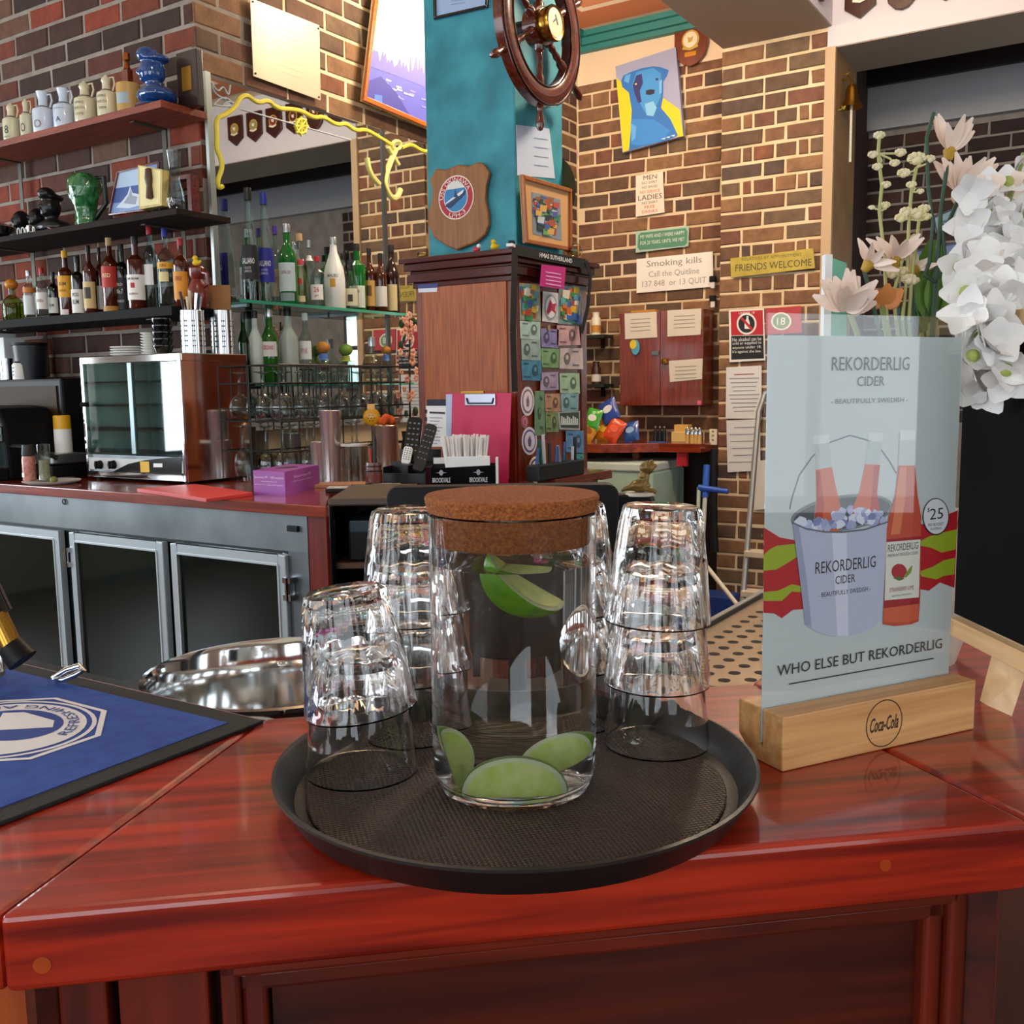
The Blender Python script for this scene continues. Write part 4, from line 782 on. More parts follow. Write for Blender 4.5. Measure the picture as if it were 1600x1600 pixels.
loc, H, s = onX(295, 81, 2.60, S1); t = thing('plaque_box', 'dark wooden plaque with a gold plate standing on the top shelf', 'plaque', loc, FX)
MB().b2((-.055, -.015, 0), (.055, .015, H)).build('board', wood('#20100C', '#35170F', 'z', rough=.4), t, bevel=.003); MB().b2((-.026, -.017, H*.30), (.024, -.015, H*.72)).build('gold_plate', M('#A8772A', .35, .6), t)
loc, H, s = onX(197, 80, 2.63, S1); t = thing('wooden_trophy', 'small dark wooden trophy with copper top behind the tan mug', 'trophy', loc, FX); MB().b2((-.016, -.012, 0), (.016, .012, H*.75)).build('block', MAHOZ, t); MB().lathe([(1e-4, H), (.012, H*.97), (.014, H*.88), (.008, H*.85), (.014, H*.76), (1e-4, H*.75)], 14).build('copper_finial', M('#A8602E', .25, .9), t, True)
# ---------------------------------------------------------------- second shelf
loc, H, s = onX(130, 269, 2.53, S2); t = thing('toby_jug', 'green glazed pottery jug with raised foliage and a dark back handle', 'jug', loc, FX+.25); R = H*.30
GG = M('#14522A', .15, coat=.8, c2='#3F8A4E', scale=40, bump=.6, bscale=45)
b = MB(); b.lathe([(1e-4, 0), (R*.62, 0), (R*.66, H*.05), (R*.60, H*.2), (R*.62, H*.38), (R*.85, H*.55), (R*.98, H*.72), (R*.9, H*.86), (R*.6, H*.96), (1e-4, H*.97)], 24, mod=lambda a, z: 1+.07*math.sin(5*a+z*60)); b.ball((-R*.75, -R*.2, H*.62), R*.30, sc=(.6, .8, 1.3)); b.ball((R*.75, -R*.2, H*.66), R*.28, sc=(.6, .8, 1.4)); b.ball((0, -R*.75, H*.6), R*.2, sc=(.8, .8, 1.2))
sculpt(b, 'body', GG, t, H*.016); MB().tube([(R*.5, R*.2, H*.9), (R*1.2, R*.3, H*.9), (R*1.25, R*.3, H*.45), (R*.5, R*.2, H*.2)], R*.14).build('handle', M('#10160F', .3), t, True)
class Tr:
    "trace photo pixels onto the upright plane through loc, facing rz"
    def __init__(s, loc, rz): s.o = Vector(loc); s.u = Vector((math.cos(rz), math.sin(rz), 0)); s.n = Vector((-math.sin(rz), math.cos(rz), 0))
    def __call__(s, px, py, y=0):
        o = s.o+s.n*y; d = ray(px, py); p = ORG+d*((o-ORG).dot(s.n)/d.dot(s.n)); return ((p-s.o).dot(s.u), p.z-s.o.z)
def quadthing(name, label, cat, px4, ax, v, rz, th, mat, part='board', group=None, bevel=0):
    "a flat upright thing traced by its four photo corners onto a wall plane"
    c = at(*px4[3], ax, v); loc = (v, c.y, c.z) if ax == 'X' else (c.x, v, c.z)
    t = thing(name, label, cat, loc, rz, group); T = Tr(loc, rz); MB().slab([T(*p) for p in px4], -th, th).build(part, mat, t, bevel=bevel); return t, T
def tart(t, T, name, c, pts, y, mat=None): return flat(t, name, mat or M(c, .6), [T(*p) for p in pts], y, .0006)
def frame(t, T, px4, w, th, mat, y=0, name='frame_side'):
    q = [T(*p) for p in px4]; cx = sum(p[0] for p in q)/4; cz = sum(p[1] for p in q)/4
    inn = []
    for (x, z) in q: inn.append((x+(w if x < cx else -w), z+(w if z < cz else -w)))
    for i in range(4):
        j = (i+1) % 4; MB().slab([q[i], q[j], inn[j], inn[i]], y-th, th).build(name, mat, t, bevel=.002)
    return inn
# ship photograph
XS = 2.57
q4 = ((182, 276), (252, 252), (228, 331), (172, 338)); q4 = ((186, 268), (252, 252), (250, 328), (173, 338))
t, T = quadthing('framed_photograph', 'framed photograph of a grey ship on blue sea leaning on the shelf', 'picture', q4, 'X', XS, FX+.0, .006, M('#6E8FC0', .5), 'print')
tart(t, T, 'sky_print', '#A9C0D8', ((188, 269), (226, 260), (226, 288), (183, 295)), -.0066); tart(t, T, 'sea_print', '#28488E', ((183, 295), (226, 288), (226, 312), (179, 318)), -.0066); tart(t, T, 'foam_print', '#C9D3E4', ((184, 325), (194, 314), (202, 304), (206, 291), (210, 302), (220, 304), (222, 314), (226, 320), (205, 326)), -.0074)
tart(t, T, 'ship_print', '#8E98A8', ((196, 318), (204, 306), (207, 296), (209, 306), (217, 308), (214, 320)), -.0082); frame(t, T, q4, .008, .014, MAHOZ)
q4 = ((226, 260), (264, 267), (263, 323), (228, 329)); t, T = quadthing('gift_box', 'open pale yellow gift box holding a small dark figurine', 'box', q4, 'X', 2.54, FX, .03, M('#D5C27A', .6, c2='#BBA458', scale=30, bump=.5, bscale=40), 'box_body')
tart(t, T, 'satin_print', '#E6D89A', ((229, 262), (262, 269), (261, 320), (230, 325)), -.0306); MB().lathe([(1e-4, 0), (.016, .005), (.012, .05), (.017, .075), (.013, .11), (1e-4, .115)], 12, o=(T(247, 314)[0], -.034, T(247, 314)[1])).build('figurine', M('#4A2A16', .4), t, True)
loc, H, s = onX(289, 260, 2.56, S2-.02); t = thing('wooden_display', 'small open mahogany display stand beside the tall glass', 'stand', (2.56, at(289, 318, 'X', 2.56).y, S2), FX)
for x0, x1, z0, z1 in ((-.055, .06, .13, .145), (.04, .06, 0, .13), (-.055, .06, 0, .012)): MB().b2((x0, -.02, z0), (x1, .02, z1)).build('board', MAHO, t)
loc, H, s = onX(271, 236, 2.50, S2); t = thing('tall_glass', 'tall clear beer glass with white lettering on the dark shelf', 'glass', loc, FX); R = .032
MB().lathe([(R*.6, 0), (R, H*.12), (R*.95, H*.3), (R*.55, H*.55), (R*.7, H*.8), (R*.85, H)], 24).build('bowl', thin('#DFE8EA', 1.5), t, True); MB().lathe([(1e-4, 0), (R*.62, 0), (R*.62, .008), (1e-4, .008)], 20).build('foot', thin('#DFE8EA', 1.5), t, True); text(t, 'IWA', WHITE, 0, H*.2, 0, w=.04, h=.018, wrap=R+.002)
BLKF = M('#101114', .3)
for px, top, lb in ((78, 292, 'black bust figurine with tall hat on the dark shelf'), (56, 316, 'small round-headed black figurine beside the tall-hatted bust'), (31, 320, 'small black figurine behind the white wire lettering')):
    loc, H, s = onX(px, top, 2.55 if px > 70 else 2.58, S2); bust(lb, loc, H, FX, BLKF, px > 70, 'black_figurine', 'figurine', 'black figurines on the dark shelf')
loc, H, s = onX(-6, 330, 2.55, S2); t = thing('black_kettle', 'round black pot at the end of the dark shelf', 'pot', loc, FX); MB().lathe([(1e-4, 0), (.05, 0), (.075, .04), (.07, .075), (.03, .095), (1e-4, .1)], 24).build('body', M('#0C0D12', .15, coat=.5), t, True); MB().ball((0, 0, .102), .01).build('knob', BLKF, t, True)
loc, H, s = onX(40, 345, 2.47, S2); t = thing('wire_lettering', 'white bent-wire lettering ornament standing in front of the black figurines', 'ornament', loc, FX)
for k, (dx, r) in enumerate(((-.055, .016), (-.025, .016), (.0, .013), (.05, .010))): MB().tube([(dx+r*.6*math.cos(a), 0, .020+r*math.sin(a)) for a in [2*PI*i/14 for i in range(14)]], .0022, 6, True).build('wire_loop', WHITE, t)
MB().tube([(-.075, 0, .003), (0, 0, .006), (.03, 0, .012), (.06, 0, .012)], .0022, 6).build('wire_base', WHITE, t); MB().b2((.006, -.002, .015), (.02, .002, .04)).build('tag', WHITE, t)
loc, H, s = onX(86, 345, 2.50, S2); t = thing('red_booklet', 'small red booklet propped at the foot of the tall-hatted figurine', 'booklet', loc, FX); MB().box((0, 0, .012), (.07, .03, .004), ry=.35).build('cover', M('#7A2418', .5), t)
# ================================================================ MIRROR, STEEL PLATE, CITY PICTURE on the back wall
YM = YB-.03
mr = thing('bar_mirror', 'large etched bar mirror with yellow rope border behind the spirit shelves', 'mirror', (0, YM, 0))
mx0 = at(326, 116, 'Y', YM).x; mxs = at(597, 205, 'Y', YM).x; mtop = at(597, 203, 'Y', YM).z; MIR = M('#C9CFD2', .015, 1.0)
MB().b2((mx0, 0, 1.20), (mxs-.003, .006, mtop)).build('glass_panel', MIR, mr); MB().b2((mxs+.003, 0, 1.20), (4.9, .006, mtop)).build('glass_panel', MIR, mr)
MB().b2((mx0-.022, -.006, 1.20), (mx0+.004, .01, mtop+.005)).build('edge_strip', M('#B9BDB8', .35, .8), mr); MB().b2((mxs-.012, -.006, 1.20), (mxs+.012, .008, mtop)).build('edge_strip', M('#6F777A', .3, .9), mr)
TM = Tr((0, YM, 0), 0); c3 = lambda x, y: (300+x*.2375, y*.2375)
def mline(pts, r, c, name, closed=False, y=-.002):
    for _ in range(2 if (len(pts) > 2 and not closed) else 0):
        q_ = [pts[0]]
        for a_, b_ in zip(pts[:-1], pts[1:]): q_ += [(a_[0]*.75+b_[0]*.25, a_[1]*.75+b_[1]*.25), (a_[0]*.25+b_[0]*.75, a_[1]*.25+b_[1]*.75)]
        pts = q_+[pts[-1]]
    MB().tube([(TM(*c3(*p))[0], y, TM(*c3(*p))[1]) for p in pts], r, 6, closed).build(name, M(c, .5), mr)
YR = '#E8D84A'
rope = [(200, 1225), (178, 1240), (165, 1190), (200, 1110), (190, 1040), (160, 980), (165, 900), (155, 780), (220, 755), (285, 705), (312, 645), (362, 622), (432, 682), (500, 655), (560, 715), (650, 718), (722, 730), (800, 778), (862, 765), (950, 825), (1012, 810), (1072, 862), (1140, 850), (1222, 898), (1315, 955)]
mline(rope, .009, YR, 'rope_border'); mline([(1380, 972), (1440, 945), (1520, 1002), (1600, 985), (1680, 1040)], .009, YR, 'rope_border')
mline([(318, 718), (1045, 922)], .0025, '#C9CED2', 'etched_line'); an = '#EDE38A'
mline([(1340, 985), (1300, 1080), (1262, 1190), (1290, 1270), (1325, 1310), (1355, 1290), (1370, 1245)], .013, an, 'anchor'); mline([(1232, 1212), (1185, 1160), (1160, 1100), (1152, 1040)], .012, an, 'anchor'); mline([(1290, 968), (1360, 1085)], .010, an, 'anchor_stock'); mline([(1345+28*math.cos(a), 955+28*math.sin(a)) for a in [2*PI*i/14 for i in range(14)]], .008, an, 'anchor_ring', True)
mline([(718+34*math.cos(a), 830+48*math.sin(a)) for a in [2*PI*i/16 for i in range(16)]], .006, YR, 'ship_wheel_decal', True)
for i in range(8): a = 2*PI*i/8; mline([(718, 830), (718+44*math.cos(a), 830+64*math.sin(a))], .005, YR, 'ship_wheel_decal')
for pts in ([(125, 540), (170, 610), (205, 560), (240, 640), (250, 560)], [(140, 690), (190, 640), (240, 650), (280, 700), (200, 700), (140, 690)], [(130, 560), (150, 620), (220, 655)], [(200, 690), (240, 665), (275, 680)]): mline(pts, .003, '#B9BFC4', 'etched_leaf')
t, T = quadthing('steel_notice', 'bright polished metal plate with faint engraved lines on the brick wall', 'sign', ((390, -3), (498, 40), (500, 157), (395, 119)), 'Y', YB-.024, FY, .004, M('#B9AC94', .45, .4), 'plate')
for k in range(9): a, b = T(415, 22+k*10), T(472, 44+k*10); zc = (a[1]+b[1])/2; MB().b2((a[0], -.0046, zc-.002), (b[0], -.004, zc+.002)).build('engraved_line', M('#B9AE98', .4, .7), t)
for p in ((394, 3), (496, 45), (497, 152), (398, 115)): x, z = T(*p); MB().cyl((x, -.004, z), (x, -.007, z), .004, n=8).build('screw', BLACK, t)
q4 = ((585, -40), (700, 5), (692, 212), (563, 158)); t, T = quadthing('framed_city_print', 'orange-framed print of a purple harbour city skyline', 'picture', q4, 'Y', YB-.06, FY, .008, M('#EFE7B8', .6), 'print')
tart(t, T, 'harbour_print', '#5A5CC0', ((574, 92), (600, 104), (640, 118), (695, 140), (690, 205), (568, 152)), -.0086); tart(t, T, 'sky_print', '#DDE6DC', ((586, -36), (698, 6), (697, 60), (582, 30)), -.0086)
rr = random.Random(5); pts = [(575, 96)]
for k in range(26): x = 577+k*4.6; pts += [(x, 92+k*1.7-rr.random()*22), (x+2.3, 92+k*1.7-rr.random()*(34 if 10 < k < 22 else 14))]
pts += [(696, 146), (690, 150), (640, 128), (575, 104)]; tart(t, T, 'skyline_print', '#6A67B8', pts, -.0094)
for k in range(26): x = 585+rr.random()*95; y = 112+(x-575)*.4+rr.random()*26; tart(t, T, 'boat_print', rr.choice(['#C9CBEA', '#8A8AD6', '#E8E6F4']), ((x, y), (x+8, y+3), (x+8, y+5), (x, y+3)), -.0102)
tart(t, T, 'shore_print', '#3B3A9A', ((570, 128), (592, 120), (616, 145), (640, 185), (568, 152)), -.0110); tart(t, T, 'house_print', '#4F78D6', ((582, 148), (594, 150), (594, 162), (582, 158)), -.0118)
frame(t, T, q4, .022, .022, wood('#9A4A12', '#C46A20', 'x', rough=.3))
# ================================================================ GLASS SHELVES BEFORE THE MIRROR
GS1, GS2 = 1.705, 1.392
SG = M('#3E8F78', .05, coat=.5, alpha=.55)
for z, x0, x1, lb in ((GS1, 2.66, 3.70, 'upper green-edged glass shelf of spirits before the mirror'), (GS2, 2.72, 3.70, 'lower green-edged glass shelf of spirits before the mirror')):
    t = thing('glass_shelf', lb, 'shelf', (0, 0, 0), group='glass shelves before the mirror')
    MB().b2((x0, 2.90, z-.010), (x1, YM-.008, z)).build('pane', thin('#BFE3D3', 1.0), t); MB().b2((x0, 2.897, z-.011), (x1, 2.90, z+.001)).build('green_edge', M('#3FA083', .2, coat=.4), t)
    for x in (x0+.06, 3.35): MB().b2((x-.006, 2.92, z-.022), (x+.006, YM-.006, z-.011)).build('bracket', STEELB, t)
gq = 'bottles on the upper glass shelf'; gq2 = 'bottles on the lower glass shelf'
def s4(px_z, top_z, w_z, shape, body, cap, label, labels=(), texts=(), Y=2.975, z=GS1, g=gq, **k):
    loc, H, s = onY(320+px_z*.2125, 280+top_z*.2125, Y, z); return bottle(label, loc, H, w_z*.2125*s/2, shape, body, cap, labels, texts, group=g, **k)
s4(312, 65, 138, 'cone', CLR, BLKC, 'tall tapering liqueur bottle with black label and black cap', [(.20, .50, '#15151A', 3.0)], [('GALLIANO', .36, .05, 1.5, '#E6E6E6'), ('BLACK', .30, .022, .7, '#BBBBBB'), ('SAMBUCA', .27, .022, .8, '#BBBBBB')], liquid=M('#0B0B0D', .1), fill=.2, rz=FC-.1)
s4(428, 100, 132, 'cone', CLR, BLUC, 'tall tapering liqueur bottle with blue label and blue cap', [(.19, .50, '#20248E', 3.0)], [('GALLIANO', .36, .05, 1.5, '#E6E6E6'), ('WHITE', .30, .022, .7, '#C9C9F0'), ('SAMBUCA', .27, .022, .8, '#C9C9F0')], liquid=thin('#D9C23A'), fill=.17)
s4(512, 345, 92, 'wine', CLR2, PURC, 'clear bottle with purple cap and beige label', [(.12, .46, '#CFB48A', 2.6)], [('DRY', .34, .06, .8, '#7A5A3A')], liquid=M('#8A4A16', .1), fill=.12, Y=3.04)
s4(598, 330, 140, 'wine', GREEN, SILC, 'green aperitif bottle with silver cap and pale label', [(.17, .52, '#CFE0E0', 2.0), (.05, .15, '#8FA0A0', 1.6)], [('MIDORI', .42, .05, .9, '#C04A5A')] if False else [('EXTRA DRY', .40, .04, 1.0, '#9A4A4A')])
s4(692, 400, 112, 'wine', CLR, CORK, 'clear bottle with cream cap and red neck badge', [(.56, .64, '#C9404A', 1.4), (.30, .38, '#C9302A', .8), (.06, .14, '#D8CDA0', 1.4)], liquid=thin('#E6E2B8'))
s4(762, 450, 80, 'std', CLR, SILC, 'clear bottle with grey cap behind the red-capped gin', [(.7, .78, '#E4E4E0', 3)], Y=3.03)
s4(822, 568, 112, 'std', CLR, REDC, 'clear gin bottle with red cap and white label', [(.14, .44, '#E9E4DE', 1.8)], [('26', .34, .10, .7, '#C0303A'), ('gin', .22, .05, .6, '#C0303A')], Y=2.95)
s4(942, 428, 158, 'malibu', M('#E9EBE8', .35, coat=.2), SILC, 'white coconut rum bottle with silver cap and palm motif', [(.30, .42, '#D9A02A', .5)], [('MALIBU', .46, .045, 1.0, '#7A6A50')], capr=1.15)
s4(1012, 545, 84, 'std', CLR, BLKC, 'clear bottle with black cap behind the floral gin', (), Y=3.03)
s4(1068, 590, 104, 'squat', CLR, BLKC, 'clear gin bottle with black and white floral label', [(.08, .42, '#D2CCB0', 2.4), (.16, .30, '#2A2A22', .7)], Y=2.95)
s4(1112, 475, 128, 'square', GREEN, BLKC, 'bright green gin bottle with dark cap and white label', [(.06, .38, '#DDE3D6', 2.2)], [('GIN', .3, .05, .7, '#2A7A3A')], Y=3.0)
s4(1205, 510, 92, 'std', AMB, BLKC, 'amber bottle with tan picture label and black cap', [(.10, .50, '#C99A4E', 2.4), (.26, .42, '#6A4A2A', .8)], Y=2.99)
s4(1288, 545, 92, 'std', AMB, BLKC, 'amber bottle with white oval label and black cap', [(.10, .44, '#DBD8D4', 2.6)], Y=2.95)
s4(1368, 485, 112, 'wine', M('#2A1008', .08, coat=.5), BLKC, 'dark brown bottle with cream side label at the shelf end', [(.04, .42, '#D8C48E', 1.6)], Y=2.95)
s4(276, 975, 84, 'wine', GRN_, BLKC, 'green bottle half hidden behind the food warmer', (), z=GS2, g=gq2)
s4(362, 968, 108, 'wine', M('#C9D2CB', .3), BLKC, 'frosted white bottle with black cap', (), z=GS2, g=gq2)
s4(468, 955, 132, 'wine', M('#1C5A10', .06, coat=.6), SILC, 'green aperitif bottle with silver cap and red-lettered label', [(.36, .56, '#D9D6D0', 2.0)], [('GORDONS', .48, .06, 1.3, '#C0302A')] if False else [('CINZANO', .48, .06, 1.2, '#C0302A')], z=GS2, g=gq2, Y=2.95)
s4(604, 950, 142, 'wine', M('#B9C4BC', .25), BLKC, 'frosted pale bottle with black cap beside the pink gin', (), z=GS2, g=gq2)
s4(732, 985, 110, 'wine', CLR, M('#D8DDE4', .4), 'clear bottle with white cap and pink lettering', [(.34, .60, '#DDE0E4', 2.0)], [('PINK', .46, .08, 1.0, '#C86A8A')], z=GS2, g=gq2)
OB = M('#B9772E', .5)
s4(868, 1215, 164, 'round', CLR, OB, 'round tequila bottle with large tan ball stopper and blue neck', [(.60, .76, '#4A78C0', 5.5)], z=GS2, g=gq2, capball=True, Y=2.96)
s4(1036, 1235, 160, 'round', CLR, M('#7A9A3A', .4), 'round tequila bottle with green stopper', [(.60, .76, '#A8B84A', 5.5)], z=GS2, g=gq2, capball=True, Y=2.99)
s4(1225, 1160, 150, 'squat', CLR, SILC, 'clear squat tequila bottle with red and black label', [(.30, .42, '#2A1A18', 2.2)], [('TEQUILA', .36, .05, 1.1, '#D0442A')], z=GS2, g=gq2, Y=2.96)
s4(1332, 1225, 112, 'round', CLR, OB, 'small round tequila bottle with tan ball stopper', [(.60, .76, '#4A78C0', 5.5)], z=GS2, g=gq2, capball=True, Y=2.96)
# blossom spray beside the column
def P6(x, y, Y): return at(380+x*.275, 520+y*.275, 'Y', Y)
st = at(640, 690, 'Y', 2.70); t = thing('blossom_spray', 'spray of artificial peach blossom standing beside the column', 'flowers', (st.x, 2.70, CTZ)); bl = M('#E39A7E', .6, c2='#F0BFA8', scale=60)
tops = [(640, 500), (646, 540), (634, 560), (642, 590), (650, 610), (637, 640), (647, 520), (632, 525)]
o0 = Vector((st.x, 2.70, CTZ))
MB().lathe([(1e-4, 0), (.035, 0), (.045, .05), (.03, .12), (.035, .15), (.03, .15), (1e-4, .02)], 20).build('vase', M('#2A2F34', .3), t, True)
top = at(640, 490, 'Y', 2.70)-o0; MB().tube([(0, 0, .1), (.01, 0, .3), (top.x, 0, top.z)], .004).build('stem', M('#2E2A1A', .7), t)
rr = random.Random(9)
for k in range(46):
    px = 627+rr.random()*26; py = 492+rr.random()*160; p = at(px, py, 'Y', 2.70)-o0; c = Vector((p.x, rr.uniform(-.03, .03), p.z)); r = rr.uniform(.010, .017)
    if k % 7 == 6: MB().ball(c, r, 8, 6, (.5, .9, 1.2)).build('leaf', M('#2E4A24', .6), t, True)
    else:
        b = MB()
        for j in range(5): a = 2*PI*j/5+k; b.ball(c+Vector((r*.75*math.cos(a), -.002, r*.75*math.sin(a))), r*.6, 8, 5, (1, .35, 1))
        b.build('blossom', bl, t, True)
# ---------------------------------------------------------------- wire rack with stem glasses
RY0, RY1 = 2.72, 2.88; RX0 = at(436, 600, 'Y', RY0).x; RX1 = at(640, 600, 'Y', RY0).x
rk = thing('wire_glass_rack', 'black wire rack holding upturned stem glasses on the back counter', 'rack', (0, 0, 0)); WB = M('#0E0F10', .45)
zl = [at(520, y, 'Y', RY0).z for y in (571, 598, 636, 655, 700)]
for z in zl: MB().tube([(RX0, RY0, z), (RX1, RY0, z), (RX1, RY1, z), (RX0, RY1, z)], .0035, 6, True).build('wire', WB, rk)
nw = 12
for i in range(nw+1):
    x = RX0+(RX1-RX0)*i/nw
    for y in (RY0, RY1): MB().cyl((x, y, zl[2] if i % 4 else CTZ), (x, y, zl[0]), .003, n=6).build('wire', WB, rk)
for z in (zl[1], zl[3]):
    for i in range(1, 8): y = RY0+(RY1-RY0)*i/8; MB().cyl((RX0, y, z), (RX1, y, z), .0018, n=5).build('wire', WB, rk)
TG = thin('#DCE6E6', 3.2)
def stemglass(x, y, zrim, H, R):
    o = bpy.data.objects.new('wine_glass', _wg['m']); COL.objects.link(o); o.location = (x, y, zrim); o.scale = (R/.036, R/.036, H/.2); tag(o, _wg['l'], 'glass', _wg['g']); return o
wgp = [(.030, 0), (.036, .03), (.037, .055), (.030, .085), (.012, .105), (.0045, .115), (.004, .185), (.006, .19), (.03, .198), (.032, .2), (1e-4, .2)]
b = MB(); b.lathe(wgp, 20); wgm = b.mesh('wine_glass'); wgm.materials.append(TG)
for p in wgm.polygons: p.use_smooth = True
_wg = dict(m=wgm, l='upturned clear wine glass in the wire rack, upper tier', g='stem glasses on the upper rack tier')
for r in range(2):
    for i in range(7): stemglass(RX0+.055+i*(RX1-RX0-.10)/6, RY0+.055+r*.09, zl[3]+.004, .185, .040)
_wg.update(l='clear wine glass standing under the wire rack, lower tier', g='stem glasses on the lower rack tier')
for r in range(2):
    for i in range(6): stemglass(RX0+.06+i*(RX1-RX0-.12)/5, RY0+.055+r*.09, CTZ+.002, zl[3]-CTZ-.02, .036)
# ================================================================ FOOD WARMER
WX0, WX1, WY0, WY1, WZ1 = 2.36, XA-.035, 2.885, 3.46, 1.500
wz0 = CTZ+.012; fwm = thing('food_warmer', 'stainless steel countertop pie warmer with sliding glass doors', 'food warmer', (0, 0, 0)); SS = M('#D2D0CC', .07, 1.0)
hb_ = at(200, 712, 'X', WX0).z; ht = at(200, 567, 'X', WX0).z
MB().b2((WX0+.01, WY0, wz0), (WX1, WY1, hb_)).build('base_box', STEELB, fwm); MB().b2((WX0, WY0-.004, ht), (WX1, WY1+.004, WZ1)).build('top_box', SS, fwm, bevel=.003)
MB().b2((WX0+.006, WY0, hb_), (WX1, WY0+.006, ht)).build('side_panel', SS, fwm); MB().b2((WX0+.006, WY0-.002, wz0), (WX1, WY0, ht)).build('side_skin', SS, fwm)
MB().b2((WX0+.006, WY1-.006, hb_), (WX1, WY1, ht)).build('side_panel', SS, fwm); MB().b2((WX1-.006, WY0, hb_), (WX1, WY1, ht)).build('back_panel', M('#B4BAB8', .35, .3), fwm)
for y in (WY0, WY1-.014): MB().b2((WX0-.004, y, wz0), (WX0+.012, y+.014, WZ1)).build('corner_post', CHROME, fwm, bevel=.003)
ym = (WY0+WY1)/2
for y0, y1, dx in ((WY0+.014, ym+.012, 0), (ym-.012, WY1-.014, .006)):
    d = MB().b2((WX0+.002+dx, y0, hb_+.008), (WX0+.006+dx, y1, ht)).build('sliding_door', thin('#D3E2E0', 1.3), fwm)
    MB().b2((WX0-.000+dx, ym-.012, hb_+.008), (WX0+.007+dx, ym+.010, ht)).build('stile', M('#8FA3A6', .4, .5), d)
for z in (hb_+.09, hb_+.185, hb_+.275):
    s_ = MB()
    for i in range(13): x = WX0+.03+i*.022; s_.cyl((x, WY0+.008, z), (x, WY1-.008, z), .0018, n=5)
    for y in (WY0+.01, ym, WY1-.01): s_.cyl((WX0+.02, y, z), (WX1-.01, y, z), .003, n=5)
    s_.build('wire_shelf', CHROME, fwm)
# control panel
MB().b2((WX0-.002, WY0+.014, wz0+.03), (WX0+.01, WY1-.014, hb_-.012)).build('control_panel', M('#C9CDCC', .3), fwm)
TWm = Tr((WX0-.003, 0, 0), FX)
def wp(px, py): return TWm(px, py)
def wart(name, c, pts, d=.0005): return MB().slab([wp(*p) for p in pts], 0, d)
def wb(name, mat, pts, off):
    q = [wp(*p) for p in pts]; MB().add([(WX0-.003-off, -x, z) for x, z in q], [tuple(range(len(q)))]).build(name, mat, fwm)
wb('panel_print', BLACKG, ((170, 740), (182, 734), (200, 725), (226, 719), (284, 713), (284, 746), (170, 742)), .0004)
for px in (157, 178):
    x, z = wp(px, 726); k_ = MB(); k_.cyl((WX0-.003, -x, z), (WX0-.022, -x, z), .017, .014, 16); k_.box((WX0-.024, -x, z), (.006, .006, .030)); k_.build('knob', BLACK, fwm, True)
wb('warning_sticker', M('#E0AE14', .5), ((219, 721), (233, 721), (234, 738), (220, 738)), .0009); wb('switch', WHITE, ((240, 724), (254, 724), (254, 730), (240, 730)), .0009)
text(fwm, 'ROBAND', M('#6A6F88', .5), 0, 0, 0, w=.05, h=.008); lt = [o for o in bpy.data.objects if o.parent == fwm and o.name.startswith('lettering')][-1]; lx, lz = wp(196, 715); lt.rotation_euler = (0, 0, FX); lt.location = (WX0-.0045, -lx, lz)
hx, hz_ = wp(138, 632); MB().tube([(WX0-.004, -hx, hz_), (WX0-.03, -hx, hz_), (WX0-.035, -hx-.012, hz_)], .009).build('door_knob', BLACK, fwm, True)
for y in (WY0+.03, WY1-.03):
    for x in (WX0+.03, WX1-.04): MB().cyl((x, y, CTZ), (x, y, wz0), .012).build('foot', BLACK, fwm)
MB().b2((WX0-.006, WY0+.014, wz0+.004), (WX0+.004, WY1-.014, wz0+.024)).build('kick_strip', CHROME, fwm)
# things on the warmer
zt_ = WZ1
pp = at(200, 545, 'X', 2.46)
for k in range(4):
    o = MB().lathe([(1e-4, 0), (.05, 0), (.072, .006), (.074, .009), (.070, .009), (.05, .004), (1e-4, .004)], 4 if False else 28).build('side_plate', WHITE, None, True, loc=(2.47, pp.y, zt_+k*.0092)); tag(o, 'white side plate, %s in the pile on the food warmer' % ['lowest', 'second', 'third', 'topmost'][k], 'plate', 'side plates on the food warmer')
pp = at(238, 540, 'X', 2.46)
for k in range(8):
    o = MB().lathe([(1e-4, 0), (.018, 0), (.032, .007), (.034, .010), (.031, .010), (.018, .003), (1e-4, .003)], 20).build('sauce_dish', WHITE, None, True, loc=(2.45, pp.y, zt_+k*.0105)); tag(o, 'small white sauce dish, %s from the bottom of the tall pile' % ['first', 'second', 'third', 'fourth', 'fifth', 'sixth', 'seventh', 'eighth'][k], 'dish', 'sauce dishes on the food warmer')
pp = at(258, 538, 'X', 2.46)
for k in range(5):
    o = MB().lathe([(1e-4, 0), (.026, 0), (.038, .028), (.038, .034), (.035, .034), (.024, .004), (1e-4, .004)], 22).build('black_ramekin', BLACKG, None, True, loc=(2.45, pp.y, zt_+k*.0245)); tag(o, 'black ramekin, %s in the stack beside the cutlery tins' % ['lowest', 'second', 'third', 'fourth', 'topmost'][k], 'ramekin', 'black ramekins on the food warmer')
